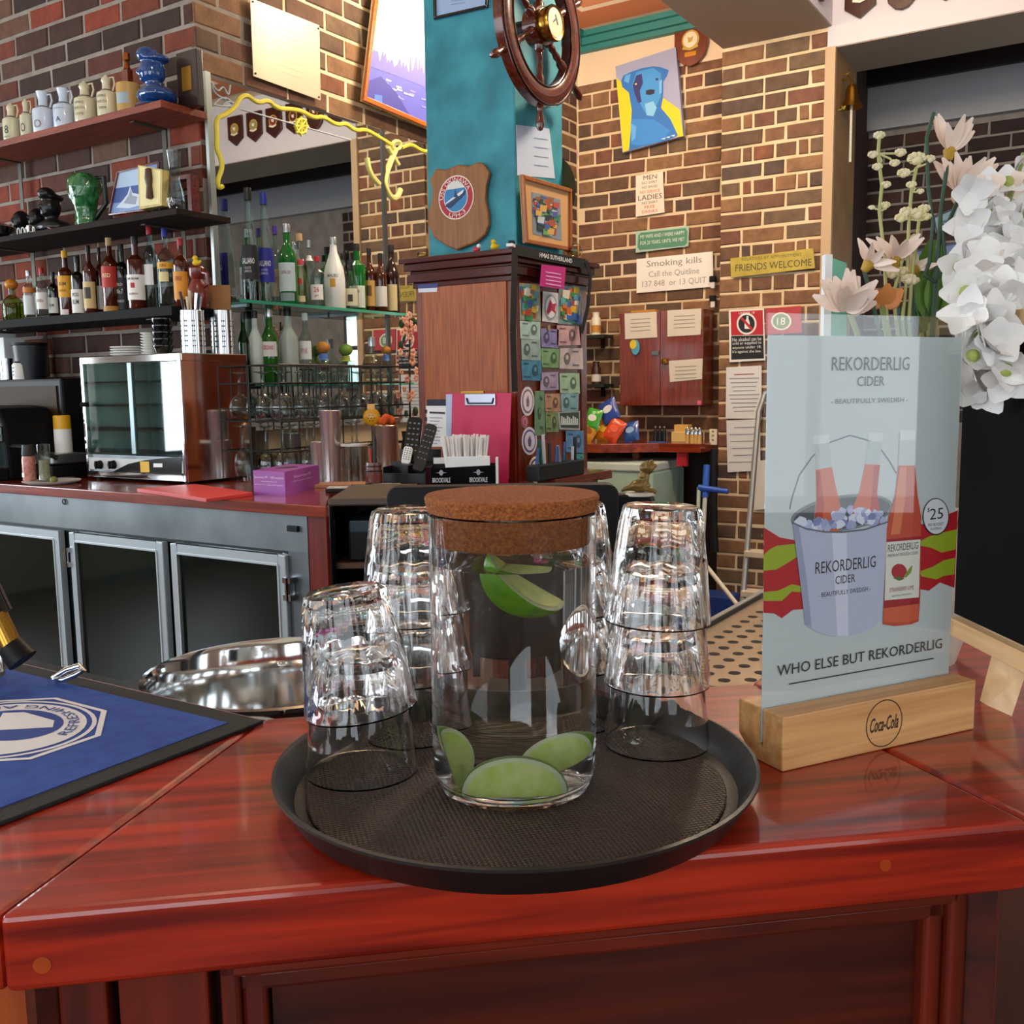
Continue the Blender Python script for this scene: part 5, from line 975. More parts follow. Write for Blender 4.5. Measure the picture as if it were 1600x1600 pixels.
def cuttin(px, label, Y0):
    p = at(px, 540, 'Y', Y0); h = at(px, 486, 'Y', Y0).z-zt_; R = .043; t = thing('cutlery_tin', label, 'cutlery holder', (p.x, Y0, zt_), FC); 
    MB().lathe([(1e-4, 0), (R, 0), (R, h), (R+.002, h+.002), (R-.002, h), (R-.002, .003), (1e-4, .003)], 32).build('tin', M('#C9CCCE', .2, 1.0), t, True)
    hm = MB()
    for g_ in range(10):
        for j in range(6):
            for i2 in range(2):
                a = 2*PI*g_/10+i2*.16; z = h*.18+j*h*.115; r = R+.0006; cx, cy = math.cos(a), math.sin(a)
                hm.add([(r*cx-sy_*.0028*math.cos(q)*0-math.sin(a)*.0028*math.cos(q)*1, r*cy+cx*.0028*math.cos(q), z+.0028*math.sin(q)) for sy_ in (0,) for q in [2*PI*k/8 for k in range(8)]], [tuple(range(8))])
    hm.build('holes', M('#1A1A1C', .8), t); return t, h
tA, hA = cuttin(302, 'perforated steel tin of forks and knives on the food warmer', 2.95); tB, hB = cuttin(348, 'perforated steel tin holding wooden cutlery beside the forks', 2.97)
cut = [(STEEL, 'steel'), (M('#3A1A1E', .4), 'maroon'), (M('#D8C9A8', .6), 'pale')]
for k in range(7):
    a = k*.9; x = .018*math.cos(a); y = .018*math.sin(a); L = .05+.03*((k*37) % 5)/5; tx = .35*math.cos(a)
    o = MB(); o.tube([(x, y, .01), (x+tx*.03, y, hA), (x+tx*.06, y, hA+L)], [.003, .004, .006], 6); o = o.build('cutlery', cut[k % 3][0], None, True, loc=tA.location); o.rotation_euler = (0, 0, FC); tag(o, '%s cutlery handle sticking out of the perforated tin' % cut[k % 3][1], 'cutlery', 'cutlery in the steel tins')
o = MB().box((0, .0, hB*.5+.05), (.075, .012, hB+.09)).build('wooden_card', M('#9A6A38', .6), None, loc=tB.location, rz=FC); tag(o, 'brown wooden menu card standing in the perforated tin', 'card')
# ================================================================ LEFT END OF THE COUNTER
mw = thing('oven', 'black benchtop oven with a brown glass door at the counter end', 'oven', (0, 0, 0)); ov = at(50, 600, 'X', 2.43)
OY0 = at(97, 620, 'X', 2.43).y; OZ = 1.425
MB().b2((2.43, OY0, CTZ+.01), (XA-.035, 4.7, OZ)).build('case', BLACK, mw, bevel=.01); MB().b2((2.424, OY0+.03, CTZ+.09), (2.43, 4.5, OZ-.03)).build('door_glass', M('#3A2A1A', .5, spec=.1), mw)
def on_oven(px, top, X=2.52): return onX(px, top, X, OZ)
loc, H, s = on_oven(45, 536); t = thing('black_bin', 'dark blue-black plastic tub standing on the oven', 'tub', loc, FX); R = .07; MB().lathe([(1e-4, 0), (R*.85, 0), (R, H), (R-.003, H), (R*.82, .004), (1e-4, .004)], 28).build('tub', M('#11161E', .35), t, True); MB().lathe([(R, H-.012), (R+.004, H-.010), (R+.004, H), (R, H)], 28).build('rim', BLACK, t, True)
loc, H, s = on_oven(30, 565, 2.47); t = thing('white_shaker', 'small white salt shaker in front of the black tub', 'shaker', loc, FX); R = 11*s; MB().lathe([(1e-4, 0), (R, 0), (R, H*.8), (R*.8, H*.92), (1e-4, H*.92)], 20).build('body', WHITE, t, True); MB().lathe([(R*.82, H*.9), (R*.8, H), (1e-4, H)], 18).build('lid', BLACK, t, True)
for k in range(3): MB().ball((0, -R, H*(.25+.2*k)), .003, 6, 5).build('printed_dot', M('#2A4A8A', .5), t)
loc, H, s = on_oven(9, 560, 2.48); o = MB().lathe([(1e-4, 0), (.026, 0), (.028, H), (.026, H), (.024, .004), (1e-4, .004)], 22).build('steel_cup', STEEL, None, True, loc=loc); tag(o, 'plain steel cup beside the white salt shaker', 'cup')
loc, H, s = on_oven(12, 528, 2.56); t = thing('napkin_pack', 'pack of white paper napkins on the oven', 'napkins', loc, FX); MB().b2((-.09, -.05, 0), (.05, .05, H)).build('pack', PAPER, t, bevel=.004); MB().b2((-.09, -.052, H), (-.02, .05, H+.02)).build('loose_sheet', PAPER, t)
def on_ct(px, top, X): return onX(px, top, X, CTZ)
loc, H, s = on_ct(8, 634, 2.25); t = thing('coffee_machine', 'black coffee machine with steel group head at the left counter end', 'coffee machine', loc, FX)
prof = [(.09*math.cos(a), .0) for a in (0,)]
pts = [(-.30, 0), (.09, 0), (.09, .10), (.08, H*.75), (.04, H*.97), (-.05, H), (-.30, H)]
MB().slab(pts, -.06, .22).build('body', M('#08090B', .6, spec=.2), t, bevel=.012); MB().b2((-.12, -.10, .15), (.07, -.06, .21)).build('group_head', STEEL, t, bevel=.004); MB().tube([(.04, -.08, .24), (.045, -.12, .20), (.02, -.13, .16)], .006).build('steam_wand', CHROME, t, True); MB().ball((.035, -.08, .26), .012).build('knob', CHROME, t, True)
MB().lathe([(1e-4, 0), (.03, 0), (.034, .06), (.03, .09), (.032, .09), (.036, .06), (.033, 0)], 20, o=(-.02, -.10, .055)).build('glass_jug', TG, t, True)
MB().b2((-.12, -.13, 0), (.09, -.06, .05)).build('drip_base', BLACK, t, bevel=.005)
loc, H, s = on_ct(96, 649, 2.40); t = thing('syrup_bottle', 'white squeeze bottle with a yellow cap beside the oven', 'bottle', loc, FX); R = 13*s; MB().lathe([(1e-4, 0), (R, 0), (R, H*.76), (R*.97, H*.8), (1e-4, H*.8)], 24).build('body', WHITE, t, True); MB().lathe([(R*.99, H*.78), (R*.97, H*.99), (R*.9, H), (1e-4, H)], 24).build('cap', M('#E2A90A', .4), t, True)
sp0 = at(80, 735, 'X', 2.33); t = thing('sandwich_press', 'black and steel sandwich press with a raised bar handle', 'sandwich press', (2.33, sp0.y, CTZ), FX)
MB().b2((-.12, -.06, .01), (.10, .10, .055)).build('base', BLACK, t, bevel=.006); MB().b2((-.12, -.05, .06), (.09, .10, .10)).build('lid', M('#9EA2A4', .3, .9), t, bevel=.006); MB().tube([(-.125, -.05, .08), (-.125, -.12, .135), (.03, -.12, .135), (.095, -.03, .085)], .009).build('bar_handle', BLACK, t, True)
loc, H, s = on_ct(43, 700, 2.17); loc.z = CTZ+.012; t = thing('salt_grinder', 'pink salt grinder jar standing on the white plate', 'grinder', loc, FX); R = 10*s; MB().lathe([(1e-4, 0), (R, 0), (R, H*.6), (R*.9, H*.68), (1e-4, H*.68)], 18).build('jar', M('#A8584C', .3, c2='#C98A7C', scale=80), t, True); MB().lathe([(R*.88, H*.66), (R*.95, H*.75), (R*.8, H), (1e-4, H)], 18).build('cap', M('#2A2220', .5), t, True); MB().b2((-.008, -R-.001, .012), (.006, -R+.004, .028)).build('barcode_label', WHITE, t)
loc, H, s = on_ct(67, 698, 2.19); loc.z = CTZ+.012; t = thing('pepper_grinder', 'clear grinder jar of pale salt on the white plate', 'grinder', loc, FX); R = 9.5*s; MB().lathe([(1e-4, 0), (R, 0), (R*.9, H*.35), (R, H*.65), (R*1.02, H*.98), (R*.5, H), (1e-4, H)], 18).build('jar', thin('#D5D9CF', 1.5), t, True); MB().lathe([(1e-4, .002), (R*.85, .002), (R*.8, H*.55), (1e-4, H*.55)], 16).build('salt', M('#A9A892', .7, c2='#D8D6C4', scale=200), t, True)
pw = at(80, 752, 'Z', CTZ); t = thing('white_plate', 'oval white plate holding the salt and pepper grinders', 'plate', (2.19, at(80, 740, 'X', 2.19).y, CTZ)); MB().lathe([(1e-4, 0), (.075, 0), (.10, .010), (.102, .013), (.097, .012), (.07, .006), (1e-4, .006)], 36).build('dish', M('#CFCBC4', .3), t, True); 
pp_ = at(84, 744, 'X', 2.16); o = MB().ball((0, 0, .012), .012, sc=(1.2, 1, 1)).build('olive_scrap', M('#8A8A2A', .5, c2='#2A3A4A', scale=60), None, True, loc=(2.16, pp_.y, CTZ+.008)); tag(o, 'small yellow and blue trinket on the white plate', 'trinket')
rb = at(0, 752, 'X', 2.2); o = MB().b2((-.1, -.11, 0), (.1, .25, .008)).build('chopping_board', M('#B4231F', .5), None, loc=(2.26, at(10, 745, 'X', 2.26).y+.1, CTZ), bevel=.002); tag(o, 'red plastic chopping board under the coffee machine corner', 'chopping board')
bp = [at(*p, 'Z', CTZ+.012) for p in ((214, 763), (322, 779), (395, 769), (305, 756))]
o = MB(); o.add([(p.x-2.2, p.y-2.6, 0) for p in bp]+[(p.x-2.2, p.y-2.6, .012) for p in bp], [(0, 1, 2, 3), (4, 7, 6, 5), (0, 4, 5, 1), (1, 5, 6, 2), (2, 6, 7, 3), (3, 7, 4, 0)]); o = o.build('chopping_board', M('#C63A38', .45), None, loc=(2.2, 2.6, CTZ), bevel=.0015); tag(o, 'coral red chopping board in front of the food warmer', 'chopping board')
# ================================================================ COUNTER RIGHT OF THE WARMER
# purple glove box
ga = at(397, 772, 'Z', CTZ); gb = at(446, 775, 'Z', CTZ); gc = at(499, 761, 'Z', CTZ); gh_ = atd(446, 737, dep(gb)).z-CTZ
ge = thing('glove_box', 'purple cardboard box of disposable gloves on the back counter', 'box', (gb.x, gb.y, CTZ)); gd = (ga-gb); gf = (gc-gb)
def qp(o, a, b): v = [Vector((0, 0, 0)), a, a+b, b]; return v
v = [Vector((0, 0, 0)), gd, gd+gf, gf]; v = [Vector((p.x, p.y, 0)) for p in v]; v += [p+Vector((0, 0, gh_)) for p in v]
MB().add(v, [(0, 1, 2, 3), (4, 7, 6, 5), (0, 4, 5, 1), (1, 5, 6, 2), (2, 6, 7, 3), (3, 7, 4, 0)]).build('carton', M('#9A4FA6', .45, c2='#8A3A92', scale=8), ge)
rzg = math.atan2(-gd.y, -gd.x); 
for s_, zf, hf, wf, side in (('Securitex PF - 100 medium', .74, .10, .92, 0), ('examination gloves', .56, .07, .5, 0), ('powder free disposable gloves', .42, .07, .9, 0), ('Securitex PF', .72, .10, .5, 1), ('100 medium gloves', .52, .07, .6, 1)):
    vec, L = (gd, gd.length) if side == 0 else (gf, gf.length); rz_ = math.atan2(-vec.y, -vec.x) if side == 0 else math.atan2(vec.y, vec.x)
    o = text(ge, s_, M('#E6D2EA', .5), 0, gh_*zf, -.0006, w=L*wf, h=gh_*hf); o.rotation_euler = (0, 0, rz_); o.location = (vec.x/2, vec.y/2, 0)
cg = (gd+gf)*.5; MB().plate([(cg.x+.05*math.cos(a)*.9+.0, cg.y+.025*math.sin(a)) for a in [2*PI*i/16 for i in range(16)]], gh_, gh_+.001).build('opening', M('#3A2430', .7), ge)
def ctl(px, ybase): return at(px, ybase, 'Z', CTZ)
def cup(px, yb, yt, w, mat, label, name='cocktail_shaker', flare=1.12, cat='shaker'):
    p = ctl(px, yb); d = dep(p); H = atd(px, yt, d).z-CTZ; R = w*d/F/2; o = thing(name, label, cat, p, FC)
    MB().lathe([(1e-4, 0), (R/flare, 0), (R/flare*1.01, .004), (R, H-.003), (R+.0015, H-.001), (R, H), (R-.002, H-.002), (R/flare-.002, .006), (1e-4, .006)], 32).build('tumbler', mat, o, True); return o, H, R
SHK = M('#CFCFD0', .2, .75)
o, H, R = cup(458, 735, 676, 30, SHK, 'small steel shaker cup holding long bar spoons', flare=1.35)
for k, (dx, dz, disc) in enumerate(((.008, .17, True), (.02, .14, False), (-.004, .12, False))):
    p = o.location; s_ = thing('bar_spoon', ['long steel bar spoon with white disc end in the shaker cup', 'twisted steel bar spoon leaning in the shaker cup', 'short steel stirrer in the shaker cup'][k], 'spoon', (p.x, p.y, CTZ+.008), FC, 'bar spoons'); 
    MB().tube([(0, 0, 0), (dx, 0, H), (dx*2.2, .0, dz)], .0022, 6).build('shaft', BRASS if k else STEEL, s_, True)
    if disc: MB().ball((dx*2.2, 0, dz), .013, sc=(1, .5, .6)).build('disc', WHITE, s_, True)
    else: MB().ball((dx*2.2, 0, dz), .005).build('tip', STEEL, s_, True)
cup(519, 748, 641, 34, SHK, 'tall steel cocktail shaker on the back counter', flare=1.25); cup(388, 745, 667, 30, M('#8A8480', .15, 1.0), 'steel mixing cup beside the food warmer', flare=1.2)
cup(500, 748, 690, 28, SHK, 'short steel jigger cup before the tall shaker', 'jigger_cup', 1.3)
o, H, R = cup(604, 741, 664, 40, M('#C4B9AA', .25, .75), 'brushed steel cup holding a yellow citrus squeezer', 'utensil_cup', 1.02)
p = o.location; t = thing('citrus_squeezer', 'yellow enamel citrus squeezer standing in the steel cup', 'squeezer', (p.x, p.y, CTZ+H*.5), FC); yl = M('#DDA012', .3, coat=.4); sx = atd(583, 651, dep(p))-Vector((p.x, p.y, CTZ+H*.5)); lx_ = sx.dot(rgt); lz = sx.z
MB().tube([(0, 0, 0), (lx_*.5, -.01, lz*.6), (lx_, -.012, lz)], .008).build('handle', yl, t, True); MB().ball((lx_, -.014, lz), .034, sc=(1, .35, 1)).build('bowl', yl, t, True); MB().b2((lx_-.016, -.02, lz+.026), (lx_+.014, -.006, lz+.05)).build('hinge', yl, t, bevel=.003)
hm = MB()
for i in range(7): a = 2*PI*i/6; r = .012 if i else 0; hm.ball((lx_+r*math.cos(a), -.0265, lz-.004+r*math.sin(a)), .0022, 6, 4)
hm.build('drain_holes', INK, t)
t = thing('orange_cloth', 'crumpled orange cloth stuffed in the steel cup', 'cloth', (p.x, p.y, CTZ+H*.6), FC); b = MB(); rr = random.Random(2)
for k in range(9): b.ball((rr.uniform(-.012, .03), rr.uniform(-.02, .02), H*.4+rr.uniform(0, .035)), rr.uniform(.012, .02))
sculpt(b, 'cloth', M('#D9581A', .8), t, .004)
# clear plastic tubs
def tub(px, yb, yt, w, label):
    p = ctl(px, yb); d = dep(p); H = atd(px, yt, d).z-CTZ; R = w*d/F/2; t = thing('plastic_tub', label, 'tub', p, FC); m = thin('#DED8D0', 1.6, .15)
    MB().lathe([(1e-4, .001), (R*.88, 0), (R*.95, H*.93), (R, H*.94), (R, H), (1e-4, H)], 28).build('tub', m, t, True); MB().lathe([(R*1.01, H*.94), (R*1.02, H), (R*.9, H+.002)], 28).build('lid_rim', M('#D5CFC8', .4), t, True); return t, H, R, p
tub(555, 748, 693, 42, 'large clear plastic tub of straws'); 
t, H, R, p = tub(562, 742, 692, 30, 'clear plastic beaker behind the large tub')
# jars with gold lids, wood boards, phone, barrel, bowl
for px, w, lb in ((379, 22, 'small glass jar with gold lid beside the steel mixing cup'), (409, 29, 'glass jar with gold lid behind the glove box'), (438, 28, 'glass jar with gold lid beside the spoon cup')):
    p = ctl(px, 738); d = dep(p); H = atd(px, 709, d).z-CTZ; R = w*d/F/2; t = thing('preserve_jar', lb, 'jar', p, FC, 'preserve jars with gold lids')
    MB().lathe([(1e-4, 0), (R*.95, 0), (R, .01), (R, H*.7), (R*.9, H*.8), (1e-4, H*.8)], 22).build('glass', thin('#D9D2C8', 1.5), t, True); MB().lathe([(R*.98, H*.76), (R, H*.8), (R, H*.98), (R*.95, H), (1e-4, H)], 22).build('lid', M('#C99A2A', .3, .8), t, True); MB().lathe([(1e-4, .003), (R*.85, .003), (R*.85, H*.35), (1e-4, H*.35)], 18).build('contents', M('#7A4A2A', .6), t, True)
p = ctl(540, 764); t = thing('serving_board', 'pale wooden serving board under the plastic tubs', 'board', p, FC); 
p = ctl(560, 762); t.location = (p.x, p.y, CTZ); MB().b2((-.17, 0, 0), (.06, .10, .012)).build('board', M('#B9855A', .5, c2='#A8744A', scale=9), t, bevel=.002); MB().b2((-.035, -.03, .0), (.085, -.002, .014)).build('wooden_strip', M('#B98C66', .5), t, bevel=.001)
p = ctl(529, 769); t = thing('mobile_phone', 'small black and white handset lying on the counter', 'phone', p, FC); MB().b2((-.04, -.02, 0), (.035, .03, .012)).build('case', BLACK, t, bevel=.003); MB().b2((-.036, -.018, .012), (.031, .026, .018)).build('keypad', M('#B9B6AC', .5), t, bevel=.003)
p = ctl(585, 768); d = dep(p); H = atd(585, 722, d).z-CTZ; R = 13.5*d/F; t = thing('barrel_cup', 'small red-brown wooden barrel cup holding pens', 'cup', p, FC)
MB().lathe([(1e-4, 0), (R*.85, 0), (R*1.02, H*.5), (R*.88, H), (R*.7, H), (R*.7, H*.3), (1e-4, H*.3)], 18).build('staves', wood('#4A1A10', '#6E2A18', 'z', rough=.35), t, True)
for z in (.14, .3, .72, .88): MB().lathe([(R*1.01*(.86+.16*math.sin(PI*z)), H*z-.003), (R*1.05*(.86+.16*math.sin(PI*z)), H*z), (R*1.01*(.86+.16*math.sin(PI*z)), H*z+.003)], 18).build('hoop', M('#2A0E0A', .4), t, True)
for dx, L, c, lb in ((-.010, .045, '#B5182A', 'red pen standing in the wooden barrel cup'), (.006, .085, '#1A1412', 'tall dark wooden stick standing in the barrel cup')):
    o = MB().tube([(dx*.5, 0, H*.35), (dx, 0, H+L)], .004 if L < .06 else .006, 8).build('pen', M(c, .4), None, True, loc=p, rz=FC); tag(o, lb, 'pen')
p2_ = ctl(590, 742); o = MB(); o = o.tube([(0, 0, .02), (.004, 0, .09), (.004, 0, .16)], [.003, .004, .006], 8).build('pen', BLUC, None, True, loc=(p2_.x, p2_.y, CTZ), rz=FC); tag(o, 'blue pen standing before the brushed steel cup', 'pen')
p = ctl(603, 770); t = thing('foil_dish', 'small off-white paper dish on the counter edge', 'dish', p, FC); MB().slab([(-.035, 0), (.035, 0), (.048, .028), (-.048, .028)], -.03, .06).build('dish', M('#B9AA98', .6), t, bevel=.003)
# remote caddy
p = ctl(634, 762); t = thing('remote_caddy', 'black divided caddy holding remote controls', 'caddy', p, FC-.25); MB().b2((-.075, -.01, 0), (.075, .16, .006)).build('caddy_base', BLACK, t)
for x0, x1, y0, y1, h0 in ((-.075, .075, -.012, -.008, .05), (-.075, .075, .155, .16, .12), (-.078, -.074, -.01, .16, .07), (.073, .077, -.01, .16, .07), (.01, .014, -.01, .16, .075), (-.075, .075, .07, .074, .085)): MB().b2((x0, y0, 0), (x1, y1, h0)).build('wall', M('#121417', .35), t, bevel=.001)
def remote(px, py, w, L, lean, label, mat, d):
    c = atd(px, py, d); r = thing('remote_control', label, 'remote', c, FC, 'remote controls in the caddy'); r.rotation_euler = (-.35, lean, FC)
    MB().slab(rrect(-w/2, -L/2, w/2, L/2, w*.3), -.010, .02).build('shell', mat, r, bevel=.003); rr = random.Random(int(px))
    b = MB()
    for j in range(6):
        for i in range(3): b.ball((-w*.28+i*w*.28, -.0105, L*.36-j*L*.12), w*.09, 8, 4, (1, .4, .7))
    b.build('buttons', M('#6F7A86', .4), r, True); return r
dr0 = dep(ctl(640, 764))
remote(645, 688, .052, .16, .12, 'glossy black remote with round pad in the caddy', BLACKG, dr0+.06); remote(664, 700, .040, .17, .30, 'matt black remote leaning in the caddy', M('#1B1A1A', .6), dr0+.02); remote(636, 712, .030, .06, .2, 'small white remote lying in the caddy', WHITE, dr0+.0)
# menu cards, pink clipboard, straws box  (all lean on or stand before the column)
t, T = quadthing('menu_card', 'white menu sheet with black header leaning on the column', 'menu', ((666, 634), (698, 634), (698, 698), (670, 698)), 'X', 2.90, FX, .002, PAPER, 'sheet')
tart(t, T, 'header_print', '#1A2236', ((668, 624), (698, 624), (698, 634), (668, 634)), -.003); tart(t, T, 'title_print', '#1E2430', ((672, 643), (696, 644), (696, 647), (672, 646)), -.003)
for k in range(9): tart(t, T, 'line_print', '#8A90A0', ((672, 652+k*5), (692-(k % 3)*4, 652.5+k*5), (692-(k % 3)*4, 653.6+k*5), (672, 653.2+k*5)), -.003)
for k in range(4): tart(t, T, 'check_print', '#15171C', ((664, 640+k*12), (668, 640+k*12), (668, 646+k*12), (664, 646+k*12)), -.003)
T0 = Tr((2.90, 0, 0), FX); z0c = CTZ-at(700, 700, 'X', 2.86).z
q4 = ((698, 614), (800, 614), (794, 762), (700, 762))
t, T = quadthing('clipboard', 'bright pink clipboard with a metal clip leaning on the column', 'clipboard', q4, 'X', 2.875, FX, .004, M('#C91F56', .45), 'board', bevel=.001)
tart(t, T, 'paper_edge', '#B9C2E2', ((698, 616), (708, 616), (706, 700), (699, 700)), -.0046)
b = MB(); a, c = T(728, 615), T(776, 634); b.b2((a[0], -.010, c[1]), (c[0], -.004, a[1])); b.build('clip_plate', M('#C9CDE0', .25, .8), t, bevel=.003)
a, c = T(732, 622), T(774, 630); MB().tube([(a[0], -.012, a[1]), (a[0]+.006, -.014, c[1]), (c[0]-.006, -.014, c[1]), (c[0], -.012, a[1])], .003).build('clip_wire', M('#3A3C44', .3, .8), t); a, c = T(722, 613), T(750, 611); MB().b2((a[0], -.008, a[1]-.004), (c[0]+.02, .0, a[1]+.004)).build('clip_lever', BRASS, t)
p = ctl(722, 766); t = thing('straw_caddy', 'black branded bar caddy filled with white paper straws', 'caddy', p, FC); d = dep(p); s_ = d/F
xl, xr = -50*s_, 54*s_; Hc = atd(722, 727, d).z-CTZ
MB().slab([(xl, 0), (xr, 0), (xr, Hc), (xl, Hc*.9)], .0, .004).build('front', BLACKG, t); MB().slab([(xl, 0), (xr, 0), (xr, Hc), (xl, Hc)], .09, .004).build('back', BLACK, t); MB().b2((xl, 0, 0), (xr, .094, .004)).build('base', BLACK, t)
for x in (xl, -.0, xr-.004): MB().b2((x, 0, 0), (x+.004, .094, Hc*.95)).build('side', BLACK, t)
MB().b2((xr-.002, -.002, 0), (xr+.006, .098, Hc*1.25)).build('white_card', WHITE, t)
MB().b2((xl+.10, .094, 0), (xl+.006, .10, Hc*1.25)).build('framed_card', WHITE, t)
for cx in (-32*s_, 26*s_):
    text(t, 'BROOKVALE', M('#C9CBD0', .5), cx, Hc*.42, -.0006, w=28*s_, h=Hc*.20, arc=None, bold=.02); MB().slab(ell(cx, Hc*.72, 3.2*s_, 4.5*s_, 12), -.0008, .0006).build('emblem', M('#9AA0AA', .5), t)
    MB().slab([(cx-9*s_, Hc*.72), (cx, Hc*.69), (cx+9*s_, Hc*.72), (cx, Hc*.75)], -.0007, .0005).build('emblem', M('#9AA0AA', .5), t)
text(t, 'The real taste of', M('#B9BCC4', .5), -32*s_, Hc*.18, -.0006, w=26*s_, h=Hc*.07); text(t, 'Union Ginger Beer', M('#B9BCC4', .5), -32*s_, Hc*.07, -.0006, w=26*s_, h=Hc*.07)
rr = random.Random(4); stw = M('#E4E1DE', .7)
b = MB(); b.tube([(0, 0, 0), (0, 0, 1)], 1, 8); stm = b.mesh('paper_straw'); stm.materials.append(stw)
for k in range(64):
    x = -24*s_+62*s_*(k+.5)/64; y = .012+rr.random()*.07; lean = (x-.01)*2.2+rr.uniform(-.08, .08); L = atd(722, 676, d).z-CTZ-rr.uniform(0, .012)-.012
    o = bpy.data.objects.new('paper_straw', stm); COL.objects.link(o); o.location = p+Matrix.Rotation(FC, 3, 'Z') @ Vector((x*.85, y, .006)); o.rotation_euler = (rr.uniform(-.04, .04), lean*.7, FC); o.scale = (.0038, .0038, L); tag(o, 'white paper straw standing in the black bar caddy', 'straw', 'paper straws in the caddy')
b = MB()
for k in range(16): x = -33*s_+k*62*s_/15; pass
t2 = thing('napkin_stack', 'stack of white napkins standing in the straw caddy', 'napkins', p+Matrix.Rotation(FC, 3, 'Z') @ Vector((0, .006, .005)), FC); MB().b2((-22*s_, 0, 0), (44*s_, .012, atd(722, 713, d).z-CTZ-.005)).build('napkins', PAPER, t2)
# ================================================================ ON THE COLUMN
WWD = wood('#3E140B', '#6A2814', 'x', 10, rough=.2, coat=.7)
wc = Vector((3.03, 1.80, 2.565)); wh = thing('ornamental_helm', 'varnished wooden ship wheel with a brass clock hub hung on the column', 'ship wheel', wc, FY)
Ro, Ri = .256, .188; n = 64; b = MB(); sec = [(Ro, -.018), (Ro, .018), (Ri, .018), (Ri, -.018), ((Ro+Ri)/2+.012, -.026), ((Ro+Ri)/2-.012, -.026)]; sec = [(Ro, .018), (Ro, -.014), (Ro-.016, -.022), (Ri+.016, -.022), (Ri, -.014), (Ri, .018)]
vs = [(r*math.cos(2*PI*i/n), y, r*math.sin(2*PI*i/n)) for r, y in sec for i in range(n)]; m = len(sec)
b.add(vs, [(j*n+i, j*n+(i+1) % n, ((j+1) % m)*n+(i+1) % n, ((j+1) % m)*n+i) for j in range(m) for i in range(n)]); b.build('rim', WWD, wh, True)
for r, y in ((Ri+.004, -.0195), (Ro-.006, -.0195)): MB().tube([(r*math.cos(2*PI*i/48), y, r*math.sin(2*PI*i/48)) for i in range(48)], .003, 6, True).build('rim_bead', M('#2A0E08', .3), wh, True)
for k in range(6):
    a = PI/2+k*PI/3; R_ = Matrix.Rotation(a-PI/2, 3, 'Y').inverted() if False else Matrix.Rotation(-(a-PI/2), 3, 'Y')
    MB().lathe([(1e-4, .03), (.018, .03), (.018, .075), (.010, .085), (.013, .10), (.009, .115), (.013, .135), (.010, .15), (.016, .165), (.016, .19)], 12, R=R_).build('spoke', WWD, wh, True)
    MB().lathe([(.016, .254), (.012, .262), (.009, .275), (.014, .30), (.015, .318), (.009, .335), (1e-4, .338)], 12, R=R_).build('handle', WWD, wh, True)
RY = Matrix.Rotation(PI/2, 3, 'X')
MB().lathe([(1e-4, -.03), (.062, -.03), (.062, .02), (1e-4, .02)], 28, R=RY).build('hub', WWD, wh, True)
MB().lathe([(.02, .02), (.05, .02), (.054, .03), (.058, .06), (.055, .066), (.048, .062), (1e-4, .062)], 32, R=RY).build('clock_case', BRASS, wh, True)
MB().lathe([(1e-4, .0635), (.047, .0635)], 32, R=RY).build('clock_dial', M('#D8CFA8', .4), wh); MB().box((.008, -.065, .012), (.003, .001, .034), ry=-.5).build('clock_hand', INK, wh); MB().box((-.006, -.065, .006), (.004, .001, .022), ry=.9).build('clock_hand', INK, wh)
MB().cyl((0, .018, 0), (0, 1.882-1.80, 0), .03).build('mount', BLACK, wh)
# ship plaque
XT = TX0-.001
c = at(720, 330, 'X', XT); t = thing('ship_plaque', 'oak shield plaque with a round red and blue warship badge on the teal column', 'plaque', (XT, c.y, c.z), FX); T = Tr((XT, c.y, c.z), FX)
sh = [(686, 264), (700, 267), (709, 263), (722, 258), (736, 261), (752, 254), (760, 258), (769, 270), (764, 292), (763, 312), (767, 335), (768, 352), (762, 368), (748, 380), (732, 386), (718, 392), (700, 384), (682, 372), (674, 354), (673, 340), (678, 318), (680, 300), (676, 282)]
OAK = wood('#7A4A20', '#9A6430', 'z', 9, rough=.45, coat=.2)
MB().slab([T(*p) for p in sh], -.02, .02).build('board', OAK, t, bevel=.006)
bc = T(718, 310); rb = abs(T(746, 310)[0]-T(691, 310)[0])/2; bry = abs(T(718, 275)[1]-T(718, 344)[1])/2/rb
def disc(r, y, cmat, name, cx=bc[0], cz=bc[1], ry_=bry): MB().slab(ell(cx, cz, r, r*ry_, 40), y-.001, .001).build(name, cmat, t)
disc(rb, -.0205, M('#E8D8CC', .5), 'badge_rim'); disc(rb*.94, -.0216, M('#A8182A', .5), 'badge_ring'); disc(rb*.68, -.0227, M('#E4E6E4', .5), 'badge_edge'); disc(rb*.64, -.0238, M('#2A7AB4', .5), 'badge_sea')
flat(t, 'badge_sky', M('#D3D6CE', .5), [(bc[0]+rb*.64*math.cos(a), bc[1]+rb*.74*math.sin(a)) for a in [.55+i*(PI-1.1)/12 for i in range(13)]], -.0250, .0006)
flat(t, 'badge_ship', M('#1B2A50', .5), [(bc[0]-rb*.62, bc[1]-rb*.35), (bc[0]-rb*.3, bc[1]-rb*.45), (bc[0]+rb*.5, bc[1]+rb*.05), (bc[0]+rb*.58, bc[1]+rb*.25), (bc[0]-rb*.1, bc[1]-rb*.12)], -.0258, .0006)
